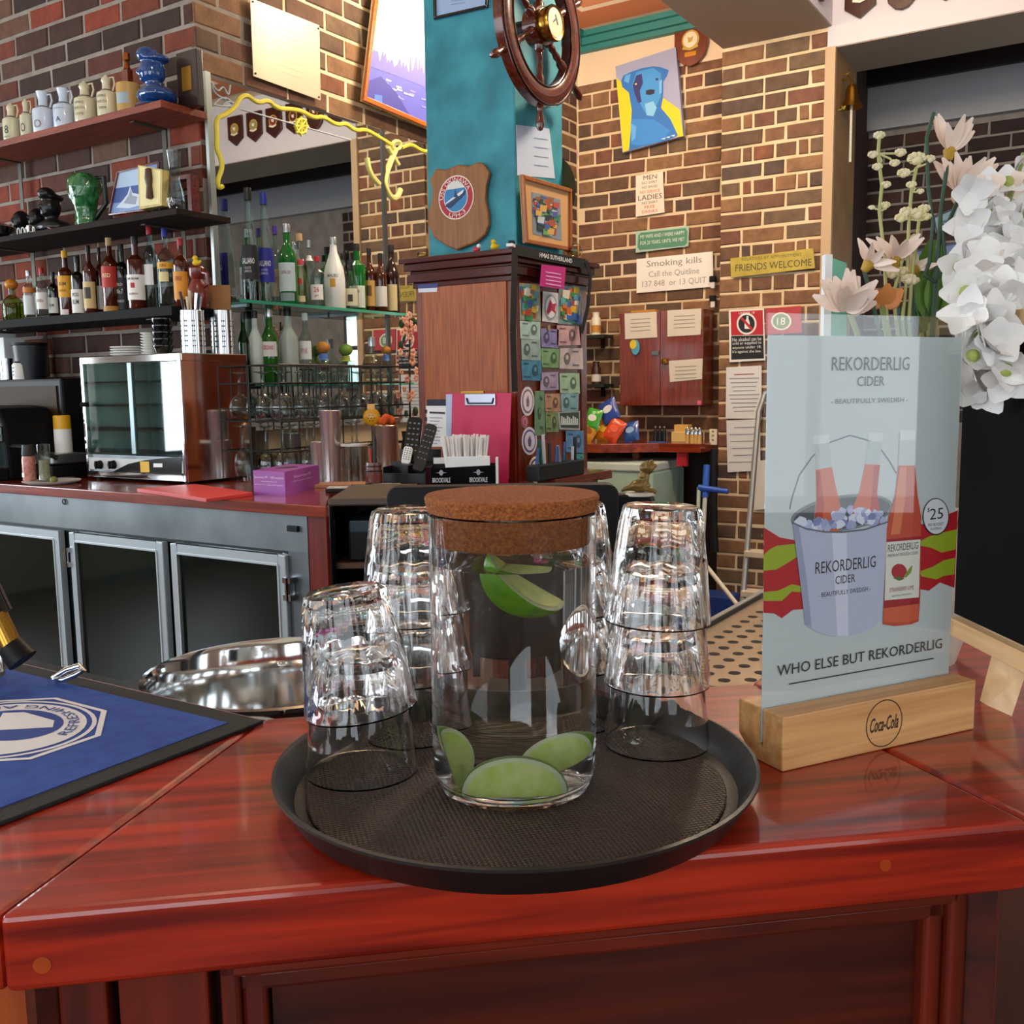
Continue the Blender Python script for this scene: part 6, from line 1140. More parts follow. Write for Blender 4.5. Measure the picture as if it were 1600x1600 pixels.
flat(t, 'badge_deck', M('#DCE2E6', .5), [(bc[0]-rb*.6, bc[1]-rb*.28), (bc[0]-rb*.2, bc[1]-rb*.12), (bc[0]+rb*.1, bc[1]+rb*.02), (bc[0]-rb*.15, bc[1]+rb*.0), (bc[0]-rb*.5, bc[1]-rb*.18)], -.0266, .0006); flat(t, 'badge_deck', M('#DCE2E6', .5), [(bc[0]+rb*.1, bc[1]+rb*.12), (bc[0]+rb*.5, bc[1]+rb*.3), (bc[0]+rb*.45, bc[1]+rb*.15), (bc[0]+rb*.2, bc[1]+rb*.02)], -.0266, .0006)
flat(t, 'badge_mast', M('#1B2A50', .5), [(bc[0]-rb*.05, bc[1]), (bc[0]+rb*.08, bc[1]), (bc[0]-rb*.0, bc[1]+rb*.35)], -.0274, .0004)
text(t, 'USS OKINAWA', M('#F0DDD8', .5), bc[0], bc[1], -.0242, w=rb*2.3, h=rb*.20, arc=(rb*.81, PI*.56, 1)); text(t, 'LPH-3', M('#F0DDD8', .5), bc[0], bc[1], -.0242, w=rb*.95, h=rb*.19, arc=(rb*.81, -PI*.47, -1))
# notices on the column
q4 = ((678, -15), (766, -15), (762, 14), (680, 32)); t, T = quadthing('framed_notice', 'black-framed white notice on the teal column', 'picture', ((679, -30), (768, -40), (764, 13), (680, 32)), 'X', XT, FX, .004, M('#9AB4DA', .5), 'sheet'); frame(t, T, ((679, -30), (768, -40), (764, 13), (680, 32)), .010, .012, BLACKG)
for k in range(2): tart(t, T, 'line_print', '#7A90B8', ((706, 2+k*5), (728, -1+k*5), (728, 0+k*5), (706, 3+k*5)), -.005)
YT = TY0-.001
t, T = quadthing('paper_notice', 'white paper sheet with curled lower edge pinned under the ship wheel', 'paper', ((806, 195), (858, 201), (867, 279), (808, 274)), 'Y', YT, FY, .001, M('#B9C6DA', .8), 'sheet')
for k in range(4): tart(t, T, 'line_print', '#8A98B4', ((834, 215+k*14), (856, 218+k*14), (856, 219+k*14), (834, 216+k*14)), -.002)
# framed cartoon stood on the cabinet cornice
q4 = ((811, 273), (889, 296), (889, 393), (817, 380)); YC = CY0-.012
t, T = quadthing('framed_cartoon', 'wood-framed colourful cartoon drawing standing on the cabinet top', 'picture', q4, 'Y', YC, FY, .006, M('#C99A66', .7), 'mount'); inn = frame(t, T, q4, .014, .016, wood('#8A4A1C', '#B0682C', 'z', rough=.4))
tart(t, T, 'drawing_print', '#7E8A94', ((828, 300), (873, 312), (875, 376), (830, 366)), -.0066); rr = random.Random(11)
for k in range(110):
    x = 829+rr.random()*34; y = 302+(x-830)*.25+rr.random()*52; s_ = 3+rr.random()*9
    tart(t, T, 'drawing_print', rr.choice(['#A84A3A', '#3A7A5A', '#4A5A9A', '#C9A45A', '#2A3A3A', '#B9C4C9', '#8A5A3A', '#6AA05A']), ((x, y), (x+s_, y+1), (x+s_*.8, y+s_), (x-.5, y+s_*.8)), -.0072-.00004*k)
# slouch hat on the far side of the column
hp = at(903, 300, 'Y', 2.02); t = thing('slouch_hat', 'olive felt hat hung on the edge of the column', 'hat', (TX1+.012, 1.962, 2.085), 0); hm = M('#4E4526', .9, c2='#3A3420', scale=20)
RX = Matrix.Rotation(PI/2, 3, 'Y') @ Matrix.Rotation(.2, 3, 'X')
MB().lathe([(1e-4, .085), (.06, .085), (.075, .06), (.08, .012), (.085, .004), (.135, .012), (.14, .008), (.085, 0), (1e-4, 0)], 32, R=RX).build('felt', hm, t, True); MB().lathe([(.081, .012), (.083, .014), (.082, .03), (.080, .03)], 32, R=RX).build('hat_band', M('#1A1812', .8), t, True)
# banknotes and stickers on the cabinet face
YN = CY0-.009; notes = [
 ((811, 442), (843, 444), (845, 502), (812, 500), '#9AA08A', 'colourful cartoon card pinned in the upper corner of the column cabinet', 'sticker', 'mix'),
 ((873, 446), (908, 448), (906, 508), (872, 506), '#7E9AA0', 'colourful dancing figures card beside the black strap', 'sticker', 'mix2'),
 ((848, 455), (872, 458), (872, 505), (847, 502), '#D3D2D0', 'white card with a red horseman crest', 'card', 'crest'),
 ((812, 501), (844, 503), (844, 531), (813, 529), '#B4CFC6', 'pale green banknote under the cartoon card', 'banknote', 'note'),
 ((845, 513), (873, 515), (872, 544), (846, 542), '#8E86B8', 'violet banknote beneath the red horseman card', 'banknote', 'note'),
 ((870, 508), (904, 510), (907, 539), (870, 540), '#CBA3A4', 'pink banknote with a red portrait below the black strap', 'banknote', 'note'),
 ((814, 530), (844, 531), (845, 563), (815, 562), '#9FB4AE', 'multicoloured pale banknote above the blue note', 'banknote', 'note'),
 ((845, 544), (874, 545), (873, 575), (847, 574), '#7FA878', 'green banknote in the middle column of notes', 'banknote', 'note'),
 ((875, 544), (910, 544), (911, 577), (874, 576), '#C9BCBA', 'pinkish white banknote with a grey portrait', 'banknote', 'note'),
 ((814, 563), (846, 563), (846, 595), (816, 594), '#4E8CA8', 'blue banknote at the edge of the cabinet', 'banknote', 'note'),
 ((845, 582), (872, 581), (873, 609), (844, 610), '#A89AB4', 'lilac banknote below the green note', 'banknote', 'note'),
 ((874, 583), (905, 583), (906, 615), (875, 614), '#A4C4A6', 'mint green banknote above the teal note', 'banknote', 'note'),
 ((835, 611), (850, 611), (852, 680), (835, 681), '#6E9070', 'upright green dollar banknote', 'banknote', 'note'),
 ((851, 615), (875, 615), (876, 643), (852, 643), '#B48C72', 'brown banknote beside the upright dollar', 'banknote', 'note'),
 ((876, 615), (904, 614), (903, 643), (877, 643), '#86AEB4', 'teal banknote with blue figures', 'banknote', 'note'),
 ((852, 644), (872, 643), (873, 675), (853, 675), '#7C8E62', 'olive green banknote beside the photograph', 'banknote', 'note'),
 ((872, 644), (906, 642), (906, 672), (874, 671), '#B4B9B6', 'black and white group photograph among the banknotes', 'photo', 'photo'),
 ((884, 673), (912, 673), (912, 708), (884, 706), '#5E8CB4', 'blue banknote behind the pens', 'banknote', 'note'),
 ((899, 709), (912, 709), (912, 745), (900, 744), '#4FA59A', 'turquoise banknote at the cabinet corner', 'banknote', 'note')]
rr = random.Random(21)
for i, (a, b_, c_, d_, colr, lb, cat, kind) in enumerate(notes):
    nm = {'banknote': 'banknote', 'sticker': 'picture_card', 'card': 'crest_card', 'photo': 'group_photograph'}[cat]
    t, T = quadthing(nm, lb, cat, (a, b_, c_, d_), 'Y', YN, FY, .0008, M(colr, .7, c2='#%02X%02X%02X' % tuple(max(0, int(colr[k:k+2], 16)-26) for k in (1, 3, 5)), scale=30), 'paper', 'banknotes and cards pinned to the column')
    W = b_[0]-a[0]; Hh = d_[1]-a[1]; dk = '#%02X%02X%02X' % tuple(int(int(colr[k:k+2], 16)*.55) for k in (1, 3, 5))
    if kind == 'note':
        fx = .68 if i % 2 else .3; cx = a[0]+W*fx; cy = a[1]+Hh*.5
        if Hh > 50: cx = a[0]+W*.5
        tart(t, T, 'portrait_print', dk, [(cx+min(W, 30)*.16*math.cos(q), cy+Hh*(.14 if Hh > 50 else .3)*math.sin(q)) for q in [2*PI*k/14 for k in range(14)]], -.0014); tart(t, T, 'portrait_print', colr, [(cx+min(W, 30)*.07*math.cos(q), cy-Hh*.05+Hh*(.06 if Hh > 50 else .12)*math.sin(q)) for q in [2*PI*k/12 for k in range(12)]], -.002)
        x2 = a[0]+W*(.12 if fx > .5 else .55); tart(t, T, 'value_print', dk, ((x2, a[1]+Hh*.12), (x2+W*.26, a[1]+Hh*.14), (x2+W*.26, a[1]+Hh*.2), (x2, a[1]+Hh*.18)), -.0014); tart(t, T, 'value_print', dk, ((x2, a[1]+Hh*.78), (x2+W*.3, a[1]+Hh*.8), (x2+W*.3, a[1]+Hh*.86), (x2, a[1]+Hh*.84)), -.0014)
    elif kind == 'crest':
        cx, cy = 860, 480; tart(t, T, 'crest_ring', '#8E96A0', [(cx+10*math.cos(q), cy+20*math.sin(q)) for q in [2*PI*k/20 for k in range(20)]], -.0014); tart(t, T, 'crest_field', '#DADADA', [(cx+8*math.cos(q), cy+17*math.sin(q)) for q in [2*PI*k/20 for k in range(20)]], -.002); tart(t, T, 'crest_rider', '#A82A4A', ((853, 487), (856, 476), (859, 468), (862, 475), (868, 474), (866, 484), (868, 491), (861, 485), (855, 492)), -.0026)
    elif kind == 'photo':
        tart(t, T, 'photo_print', '#3A4442', ((874, 645), (904, 644), (904, 669), (876, 668)), -.0014)
        for k in range(9): x = 876+k*3; tart(t, T, 'photo_print', '#C4CCC9', ((x, 650+(k % 3)*2), (x+2, 650+(k % 3)*2), (x+2.4, 664), (x-.3, 664)), -.002)
    else:
        for k in range(46):
            x = a[0]+1+rr.random()*(W-11); y = a[1]+2+rr.random()*(Hh-14); s_ = 4+rr.random()*8
            tart(t, T, 'cartoon_print', rr.choice(['#2E8A4A', '#C9A42A', '#A83A2E', '#3A5AA0', '#D8D4C4', '#8A6A4A', '#C86A2A', '#5A9AA8']), ((x, y), (x+s_, y+1), (x+s_*.8, y+s_*1.3), (x-.5, y+s_)), -.0014-.00008*k)
t, T = quadthing('pink_card', 'bright magenta card pinned below the ship strap', 'card', ((846, 413), (884, 418), (881, 452), (843, 447)), 'Y', CY0-.05, FY, .0008, M('#B8207A', .6), 'card')
for k in range(4): tart(t, T, 'line_print', '#E0A0C8', ((852, 424+k*6), (876, 428+k*6), (876, 430+k*6), (852, 426+k*6)), -.0014)
for cx, cy, rx, ry_, c1, c2_, lb in ((824, 627, 10.5, 23, '#DDD8DC', '#8A6A78', 'white oval sticker with a standing figure'), (819.5, 659, 5, 10, '#C4788A', '#7A2A4A', 'tiny pink oval sticker'), (827, 689, 12, 22, '#CBC6D4', '#5A4A78', 'white oval sticker with a purple rim'), (837, 734, 11, 21, '#DDD5C4', '#1E3A78', 'blue and white oval sticker beside the pens')):
    p = at(cx, cy, 'Y', YN); t = thing('oval_sticker', lb, 'sticker', (p.x, YN, p.z), FY, 'stickers on the column'); T = Tr((p.x, YN, p.z), FY); e_ = lambda k: [(cx+rx*k*math.cos(q), cy+ry_*k*math.sin(q)) for q in [2*PI*j/24 for j in range(24)]]
    tart(t, T, 'disc', c1, e_(1), 0); tart(t, T, 'ring_print', c2_, e_(.82), -.0008); tart(t, T, 'field_print', c1, e_(.68), -.0016); tart(t, T, 'figure_print', c2_, ((cx-rx*.2, cy+ry_*.35), (cx-rx*.25, cy-ry_*.1), (cx, cy-ry_*.4), (cx+rx*.2, cy), (cx+rx*.1, cy+ry_*.4)), -.0024)
p = at(857, 513, 'Y', YN-.003); o = MB().slab([(x*.010, z*.014) for x, z in ((-1, .6), (0, 1), (1, .6), (.9, -.2), (0, -1), (-.9, -.2))], -.004, .004).build('pin_badge', M('#B98A4A', .3, .8), None, loc=(p.x, YN-.001, p.z)); tag(o, 'small gold crest pin badge among the banknotes', 'badge')
t, T = quadthing('name_sticker', 'blue and white sticker on the timber cabinet side', 'sticker', ((653, 445), (684, 443), (683, 456), (654, 457)), 'X', CX0-.0075, FX, .0008, M('#DADCE6', .5), 'label'); tart(t, T, 'band_print', '#3A4A8A', ((653, 445), (684, 443), (683.5, 449.5), (653.5, 451)), -.0014)
# black ribbon strap
t = thing('cap_ribbon', 'black ship ribbon with white lettering draped over the cabinet corner', 'ribbon', (0, 0, 0)); RB = M('#0B0B0E', .7)
e_ = .046; yz = CY0-e_
p1 = at(807, 384, 'Y', yz); p2 = at(918, 410, 'Y', yz); zt1 = 1.826
def band(a, b, w, y): d = Vector((b[0]-a[0], 0, b[1]-a[1])).normalized(); nx = Vector((-d.z, 0, d.x))*w; return [(a[0]+nx.x, y, a[1]+nx.z), (b[0]+nx.x, y, b[1]+nx.z), (b[0]-nx.x, y, b[1]-nx.z), (a[0]-nx.x, y, a[1]-nx.z)]
def strip(pts, w, y):
    for a, b in zip(pts[:-1], pts[1:]):
        q = band(a, b, w, y); MB().add(q+[(x, y+.0015, z) for x, y, z in q], [(0, 1, 2, 3), (7, 6, 5, 4), (0, 4, 5, 1), (1, 5, 6, 2), (2, 6, 7, 3), (3, 7, 4, 0)]).build('ribbon', RB, t)
g_ = lambda px, py: (at(px, py, 'Y', yz-.003).x, at(px, py, 'Y', yz-.003).z)
strip([g_(806, 390), g_(850, 400), g_(915, 412)], .017, yz-.003); strip([g_(915, 408), g_(922, 430), g_(918, 480), g_(908, 520)], .012, yz-.005); strip([g_(804, 388), g_(803, 440), g_(801, 520), g_(804, 612)], .018, yz-.005)
o = text(t, 'HMAS SUTHERLAND', M('#D8DADA', .6), 0, 0, 0, w=abs(g_(893, 405)[0]-g_(842, 399)[0]), h=.016, bold=.02); cx = (g_(842, 399)[0]+g_(893, 405)[0])/2; o.location = (cx, yz-.006, g_(867, 403)[1]); o.rotation_euler = (0, math.atan2(-(g_(893, 407)[1]-g_(842, 397)[1]), abs(g_(893, 405)[0]-g_(842, 399)[0])), 0)
# trinkets on the cabinet top
CT_ = 1.8305
p = at(772, 385, 'X', CX0-.02); duck('yellow rubber duck with orange beak under the ship plaque', (CX0-.018, p.y, CT_), .030, FX+.9)
p = at(744, 388, 'X', CX0-.02); t = thing('tiny_toy', 'tiny red and white toy beside the rubber duck', 'toy', (CX0-.018, p.y, CT_), FX); MB().ball((0, 0, .010), .012, sc=(1.2, .8, .8)).build('body', M('#C03048', .4), t, True); MB().ball((.010, 0, .020), .008).build('head', WHITE, t, True)
p = at(663, 400, 'X', CX0); t = thing('gold_ornament', 'small gold and black ornament on the cabinet corner', 'ornament', (CX0-.01, p.y, CT_), FX); MB().ball((0, 0, .010), .014, sc=(1.4, .8, .8)).build('body', M('#8A6A2A', .3, .6), t, True); MB().ball((-.016, 0, .016), .007).build('head', BLACK, t, True)
p = at(800, 383, 'Y', CY0-.02); t = thing('white_trinket_box', 'small white and black trinket box on the cabinet corner', 'box', (p.x, CY0-.02, CT_), .3); MB().b2((-.03, -.01, 0), (.03, .012, .010)).build('box', WHITE, t); MB().b2((-.01, -.008, .010), (.012, .010, .022)).build('lid', BLACK, t)
p = at(895, 385, 'Y', CY0-.02); t = thing('ship_in_bottle', 'small ship model inside a clear bottle on the cabinet top', 'ornament', (p.x+.01, CY0-.02, CT_), FY); MB().ball((0, 0, .035), .032, sc=(1.35, .9, .95)).build('glass', thin('#E6DCC0', 1.6), t, True); MB().b2((-.045, -.015, 0), (.05, .02, .008)).build('stand', M('#8A2018', .4), t); MB().b2((-.02, -.003, .02), (.02, .003, .045)).build('ship', M('#5A6A5A', .6), t); MB().cyl((-.043, 0, .035), (-.06, 0, .035), .012, .010).build('neck', thin('#C9A878', 1.2), t)
# pens in their tray on the ledge
lz = CTZ; t = thing('timber_ledge', 'small red timber ledge fixed at the column foot', 'ledge', (0, 0, 0)); pa = at(826, 757, 'Y', 1.80); MB().b2((2.97, 1.72, lz-.012), (3.40, 1.79, lz+.012)).build('board', MAHO, t)
a = at(836, 752, 'Y', 1.745); b_ = at(908, 742, 'Y', 1.745); t = thing('pen_tray', 'black tray holding upright pens on the timber ledge', 'tray', ((a.x+b_.x)/2, 1.755, lz+.012), FY); W = abs(b_.x-a.x); MB().b2((-W/2, -.025, 0), (W/2, .025, .055)).build('tray', M('#0E1218', .4), t, bevel=.004)
rr = random.Random(8); pc_ = ['#1A3A78', '#0E5A3A', '#C9CDD8', '#101218', '#24408A', '#8A96A8']
for k in range(10):
    x = -W/2+.02+k*(W-.04)/9; L = .045+rr.random()*.055; o = MB().tube([(0, 0, 0), (rr.uniform(-.012, .012), 0, L)], [.006, .006], 8).build('pen', M(pc_[k % 6], .35), None, True, loc=(t.location.x+x, 1.755+rr.uniform(-.008, .008), t.location.z+.056)); tag(o, ['dark blue', 'green', 'pale grey', 'black', 'royal blue', 'slate'][k % 6]+' pen standing in the black tray by the banknotes', 'pen', 'pens in the black tray')
# ================================================================ TILL EQUIPMENT ON THE BENCH
d0 = 1.45; cm = atd(785, 757, d0); t = thing('till_monitor', 'black till touchscreen with a lit white display behind the jar', 'monitor', (cm.x, cm.y, BENZ), FC); s_ = d0/F; ZT = cm.z-BENZ
MB().slab(rrect(-180*s_, ZT-.27, 180*s_, ZT, .016), -.018, .036).build('housing', BLACK, t, bevel=.003); MB().slab(rect(-150*s_, ZT-.235, 142*s_, ZT-38*s_), -.0192, .001).build('screen', M('#1C2226', .2), t); MB().slab(rect(-150*s_, ZT-70*s_, 142*s_, ZT-38*s_), -.0198, .0006).build('screen_header', M('#E9F2F4', .3, emit=.8), t)
MB().cyl((0, .03, .0), (0, .03, ZT-.14), .03).build('stand_post', BLACK, t, True); MB().b2((-.11, -.09, 0), (.11, .12, .02)).build('stand_base', BLACK, t, bevel=.004); MB().b2((-.01, -.0195, ZT-.012), (.012, -.018, ZT-.008)).build('camera_strip', M('#C9CDD0', .4), t)
d1 = 1.62; cm = atd(1000, 772, d1); t = thing('card_terminal', 'black customer display turned away beside the till monitor', 'display', (cm.x, cm.y, BENZ), FC-.3); ZT = cm.z-BENZ; MB().slab(rrect(-.10, ZT-.20, .022, ZT, .012), -.02, .04).build('housing', BLACK, t, bevel=.003); MB().b2((-.06, -.015, 0), (-.02, .015, ZT-.18)).build('stand', BLACK, t)
# frog ornament
fg = thing('frog_ornament', 'bronze lizard-like frog ornament reclining on the black display', 'ornament', atd(1000, 771, d1), FC); S = d1/F; BRZ = M('#6B5426', .35, .4, c2='#8A6E34', scale=30, bump=.3, bscale=60); b = MB()
b.ball((0, 0, 12*S), 14*S, sc=(1.2, .8, .75)); b.ball((6*S, 0, 26*S), 9*S, sc=(1, .8, 1.3)); b.ball((11*S, 0, 40*S), 11*S, sc=(1.1, .85, .9)); b.ball((20*S, 0, 43*S), 6*S, sc=(1.2, .9, .7)); b.ball((10*S, -5*S, 48*S), 4*S); b.ball((18*S, 3*S, 49*S), 4*S)
b.tube([(-10*S, 0, 10*S), (-22*S, 0, 8*S), (-30*S, 0, 4*S)], [6*S, 4*S, 2*S]); b.tube([(10*S, -4*S, 22*S), (2*S, -9*S, 16*S), (8*S, -10*S, 6*S)], 3*S); b.tube([(2*S, -6*S, 8*S), (16*S, -8*S, 6*S), (24*S, -7*S, 2*S)], 4*S); sculpt(b, 'body', BRZ, fg, .0016)
MB().lathe([(1e-4, -.003), (24*S, -.003), (22*S, .002), (1e-4, .002)], 24).build('base', M('#C9C2B4', .5), fg, True)
# black ice well / printer housing at the bench end
cA = atd(512, 775, 2.05); cB = atd(640, 768, 2.05); t = thing('receipt_printer_cabinet', 'tall black printer cabinet with open shelves beside the fridge end', 'cabinet', (cA.x, cA.y, 0), FC); W = (cB-cA).dot(rgt); Zt = cA.z-.006; u_ = 2.05/F
MB().b2((0, .30, 0), (W, .31, Zt)).build('back', BLACK, t); MB().b2((0, 0, 0), (.012, .31, Zt-.01)).build('side', BLACKG, t, bevel=.006); MB().b2((W-.012, 0, 0), (W, .31, Zt)).build('side', BLACKG, t); MB().b2((.0, .0, Zt-.016), (W, .31, Zt)).build('top', M('#4A382C', .4), t, bevel=.004)
MB().b2((.012, .02, Zt-.15), (W-.012, .30, Zt-.138)).build('shelf', M('#5A3A24', .5), t); MB().b2((.012, .02, Zt-.40), (W-.012, .30, Zt-.388)).build('shelf', BLACK, t)
t2 = thing('receipt_printer', 'black receipt printer with a blue-grey lid on the cabinet shelf', 'printer', t.location+Matrix.Rotation(FC, 3, 'Z') @ Vector((W*.52, .03, Zt-.138)), FC); MB().b2((-W*.32, 0, 0), (W*.32, .2, .085)).build('case', BLACK, t2, bevel=.006); MB().b2((-W*.30, -.002, .062), (W*.3, .1, .088)).build('lid', M('#33424E', .2), t2, bevel=.003)
t3 = thing('black_carton', 'black carton with a red and green logo on the lower shelf', 'box', t.location+Matrix.Rotation(FC, 3, 'Z') @ Vector((W*.52, .04, Zt-.388)), FC); MB().b2((-W*.32, 0, 0), (W*.32, .2, .20)).build('carton', M('#121318', .5), t3)
flat(t3, 'logo', M('#A8203A', .5), [(.035, .14), (.05, .165), (.062, .15), (.07, .155), (.066, .12), (.05, .115)], -.0004); flat(t3, 'logo', M('#2A6A5A', .5), [(.045, .09), (.066, .105), (.066, .08), (.05, .075)], -.0004)
# ================================================================ RIGHT WALL
XR = XC-.012; XQ = XP-.012
q4 = ((965, 106), (1059, 76), (1071, 214), (976, 240)); t, T = quadthing('dog_painting', 'canvas painting of a blue dog on a yellow and grey ground', 'painting', q4, 'X', XR, FX, .03, M('#9DA2C4', .6), 'canvas'); Y_ = -.0306; sq = .29375
z2 = lambda x, y: (860+x*sq, y*sq)
def da(c, pts, lvl): tart(t, T, 'paint', c, [z2(*p) for p in pts], Y_-.0007*lvl)
da('#E3CB12', ((362, 420), (425, 470), (470, 640), (440, 800), (400, 815)), 1); da('#E3CB12', ((600, 520), (700, 590), (718, 730), (690, 735), (600, 640)), 1)
da('#1F6FC0', ((400, 410), (440, 390), (500, 370), (560, 360), (600, 365), (640, 380), (632, 410), (612, 440), (610, 530), (600, 580), (650, 640), (690, 725), (640, 750), (520, 780), (430, 805), (440, 700), (445, 590), (430, 500), (395, 470), (388, 440)), 2)
da('#3A93DC', ((470, 390), (560, 368), (600, 400), (600, 520), (560, 600), (520, 610), (480, 540), (450, 450)), 3); da('#2D84D6', ((445, 640), (560, 640), (650, 700), (600, 760), (480, 780), (440, 770)), 3)
da('#2A2A72', ((470, 410), (498, 400), (505, 450), (488, 490), (498, 550), (480, 555), (460, 500), (452, 460)), 4); da('#7FC0EA', ((515, 560), (560, 545), (578, 580), (560, 625), (525, 620)), 4); da('#6FB4E8', ((590, 440), (606, 430), (604, 500), (592, 510)), 4); da('#5AA6E4', ((440, 660), (470, 680), (465, 740), (445, 760)), 4); da('#5AA6E4', ((410, 410), (440, 400), (430, 450), (405, 440)), 4)
da('#1A1E34', ((520, 490), (545, 482), (568, 485), (565, 505), (545, 512), (522, 510)), 5); da('#1A1E34', ((455, 452), (478, 445), (482, 458), (462, 466)), 5); da('#D8C49A', ((462, 452), (474, 449), (474, 458), (464, 461)), 6); da('#1A1E34', ((572, 425), (586, 422), (586, 434), (574, 436)), 5)
for k in range(3): da('#CFE3F2', ((600+k*25, 745-k*8), (625+k*25, 738-k*8), (620+k*25, 748-k*8)), 5)
p = at(1081, 68, 'X', XR); shield('crest_plaque', 'brown shield plaque with gold naval crest above the dog painting', (XR, p.y, p.z), FX, .205, .26, wood('#5A1F0C', '#7E3214', 'z', rough=.25, coat=.6), '#E6DCC0', 0, None, '#C9A040', '#C9A040')
flat([o for o in bpy.data.objects if o.name.startswith('crest_plaque')][0], 'brass_plate', BRASS, rect(-.035, -.075, .035, -.05), -.0186, .002)
def sign(name, label, q4, X, c, th=.006, lines=(), cat='sign', c2=None):
    t, T = quadthing(name, label, cat, q4, 'X', X, FX, th, M(c, .6, c2=c2, scale=20) if c2 else M(c, .55), 'panel')
    for (s_, ax, bx, y, h, col_) in lines:
        A = T(ax, y+h/2); B = T(bx, y+h/2); C = T((ax+bx)/2, y); D = T((ax+bx)/2, y+h); text(t, s_, M(col_, .6), (A[0]+B[0])/2, (C[1]+D[1])/2, -th-.0008, w=B[0]-A[0], h=abs(C[1]-D[1]))
    return t, T
sign('bar_rules_sign', 'distressed cream sign listing rules for men and ladies', ((994, 275), (1036, 268), (1039, 332), (994, 339)), XR, '#E6D8C8', .006, [('MEN', 1006, 1027, 273.5, 7, '#3A3630'), ('NO SHIRT', 1004, 1028, 283, 4, '#4A4438'), ('NO SHOES', 1004, 1028, 290, 4, '#4A4438'), ('NO SERVICE', 1001, 1032, 297, 4.5, '#C0483E'), ('LADIES', 998, 1035, 304, 8, '#3A3630'), ('NO SHIRT', 1004, 1028, 314.5, 4, '#4A4438'), ('FREE', 1008, 1024, 321, 4.5, '#C0483E'), ('DRINKS', 1004, 1028, 328, 4.5, '#C0483E')])
t, T = sign('joke_sign', 'small green metal sign with white joke lettering', ((994, 362), (1077, 353), (1076, 385), (994, 395)), XR, '#A9C4B4', .006, []); MB().slab([T(*p) for p in ((1002, 364), (1072, 356.5), (1075, 362), (1074, 380), (1070, 384), (1000, 391), (997, 386), (998, 368))], -.0075, .0015).build('green_field', M('#4F8A70', .55), t)
for s_, y in (('MY WIFE AND I WERE HAPPY', 369), ('FOR 20 YEARS. UNTIL WE MET', 379)): A, B = T(1000, y), T(1072, y); zc = T(1036, y-2)[1]; text(t, s_, M('#E2EBE0', .6), (A[0]+B[0])/2, zc, -.0084, w=(B[0]-A[0])*.96, h=.021)
sign('smoking_sign', 'white smoking kills quitline sign on the brick wall', ((995, 405), (1114, 393), (1115, 448), (995, 458)), XR, '#EDEAE4', .004, [('Smoking kills', 1011, 1097, 404, 13, '#8A8682'), ('Call the Quitline', 1014, 1093, 421, 11, '#A09C98'), ('137 848  or 13 QUIT', 1004, 1104, 436, 11, '#A09C98')])
sign('friends_sign', 'weathered yellow sign reading friends welcome on the pilaster', ((1142, 404), (1271, 388), (1274, 419), (1143, 434)), XQ, '#B9A544', .008, [('RELATIVES BY APPOINTMENT', 1160, 1254, 399, 5, '#6A5E2A'), ('FRIENDS WELCOME', 1150, 1269, 409, 11, '#4A4424')], c2='#A8943A')
t, T = sign('alcohol_sign', 'red and black no alcohol under eighteen licensing sign', ((1139, 485), (1194, 482), (1196, 563), (1140, 566)), XQ, '#E4E2E0', .003)
tart(t, T, 'red_print', '#B5202C', ((1142, 487), (1192, 484.5), (1193, 523), (1143, 524)), -.0036); tart(t, T, 'black_print', '#14161C', ((1143, 525), (1193, 524), (1194, 560), (1143, 562)), -.0036)
def cr(cx, cy, rx, ry_, c, y): tart(t, T, 'ring_print', c, [(cx+rx*math.cos(q), cy+ry_*math.sin(q)) for q in [2*PI*k/24 for k in range(24)]], y)
cr(1167, 506, 15.5, 17, '#E8E6E4', -.0044); cr(1167, 506, 12.8, 14, '#1A1C22', -.0052); tart(t, T, 'bottle_print', '#E8E6E4', ((1164, 514), (1164, 504), (1167, 498), (1167, 494), (1170, 494), (1170, 498), (1172, 504), (1172, 514)), -.006); tart(t, T, 'slash_print', '#B5202C', ((1157, 497), (1160, 495), (1178, 514), (1175, 517)), -.0068)
for s_, y in (('No alcohol can be', 530), ('sold or supplied to', 536.5), ('anyone under 18.', 543), ("It's against the law.", 549.5)): A, B = T(1145, y), T(1190, y); text(t, s_, M('#E8E8E8', .6), (A[0]+B[0])/2, T(1167, y)[1], -.0044, w=B[0]-A[0], h=.02)
text(t, 'UNDER 18', M('#E8E8E8', .6), T(1167, 489)[0], T(1167, 489)[1], -.0044, w=.09, h=.012)
t, T = sign('green_notice', 'red-bordered notice with a green round age symbol beside the licensing sign', ((1196, 482), (1252, 478), (1253, 520), (1197, 523)), XQ, '#B03A40', .003); cr(1221, 502, 16, 14, '#E0E2D8', -.0036); cr(1221, 502, 13, 11.5, '#7E9468', -.0044); text(t, '18', M('#E8E8E0', .6), T(1221, 502)[0], T(1221, 502)[1], -.0054, w=.045, h=.04)
for lb, q4, nl in (('white typed sheet with red heading on the pilaster', ((1135, 574), (1190, 571), (1190, 654), (1134, 654)), 10), ('lower white form with ruled lines on the pilaster', ((1135, 657), (1188, 655), (1188, 735), (1137, 738)), 6)):
    t, T = sign('paper_notice', lb, q4, XQ, '#D9DADC', .002, cat='paper')
    for k in range(nl): y = q4[0][1]+10+k*((q4[3][1]-q4[0][1]-16)/nl); w_ = 16+(k*7) % 9; tart(t, T, 'line_print', '#A84A4A' if (k == 0 and nl > 8) else '#8A8C94', ((1163-w_, y+.6), (1163+w_, y-.4), (1163+w_, y+.9), (1163-w_, y+1.9)), -.0026)
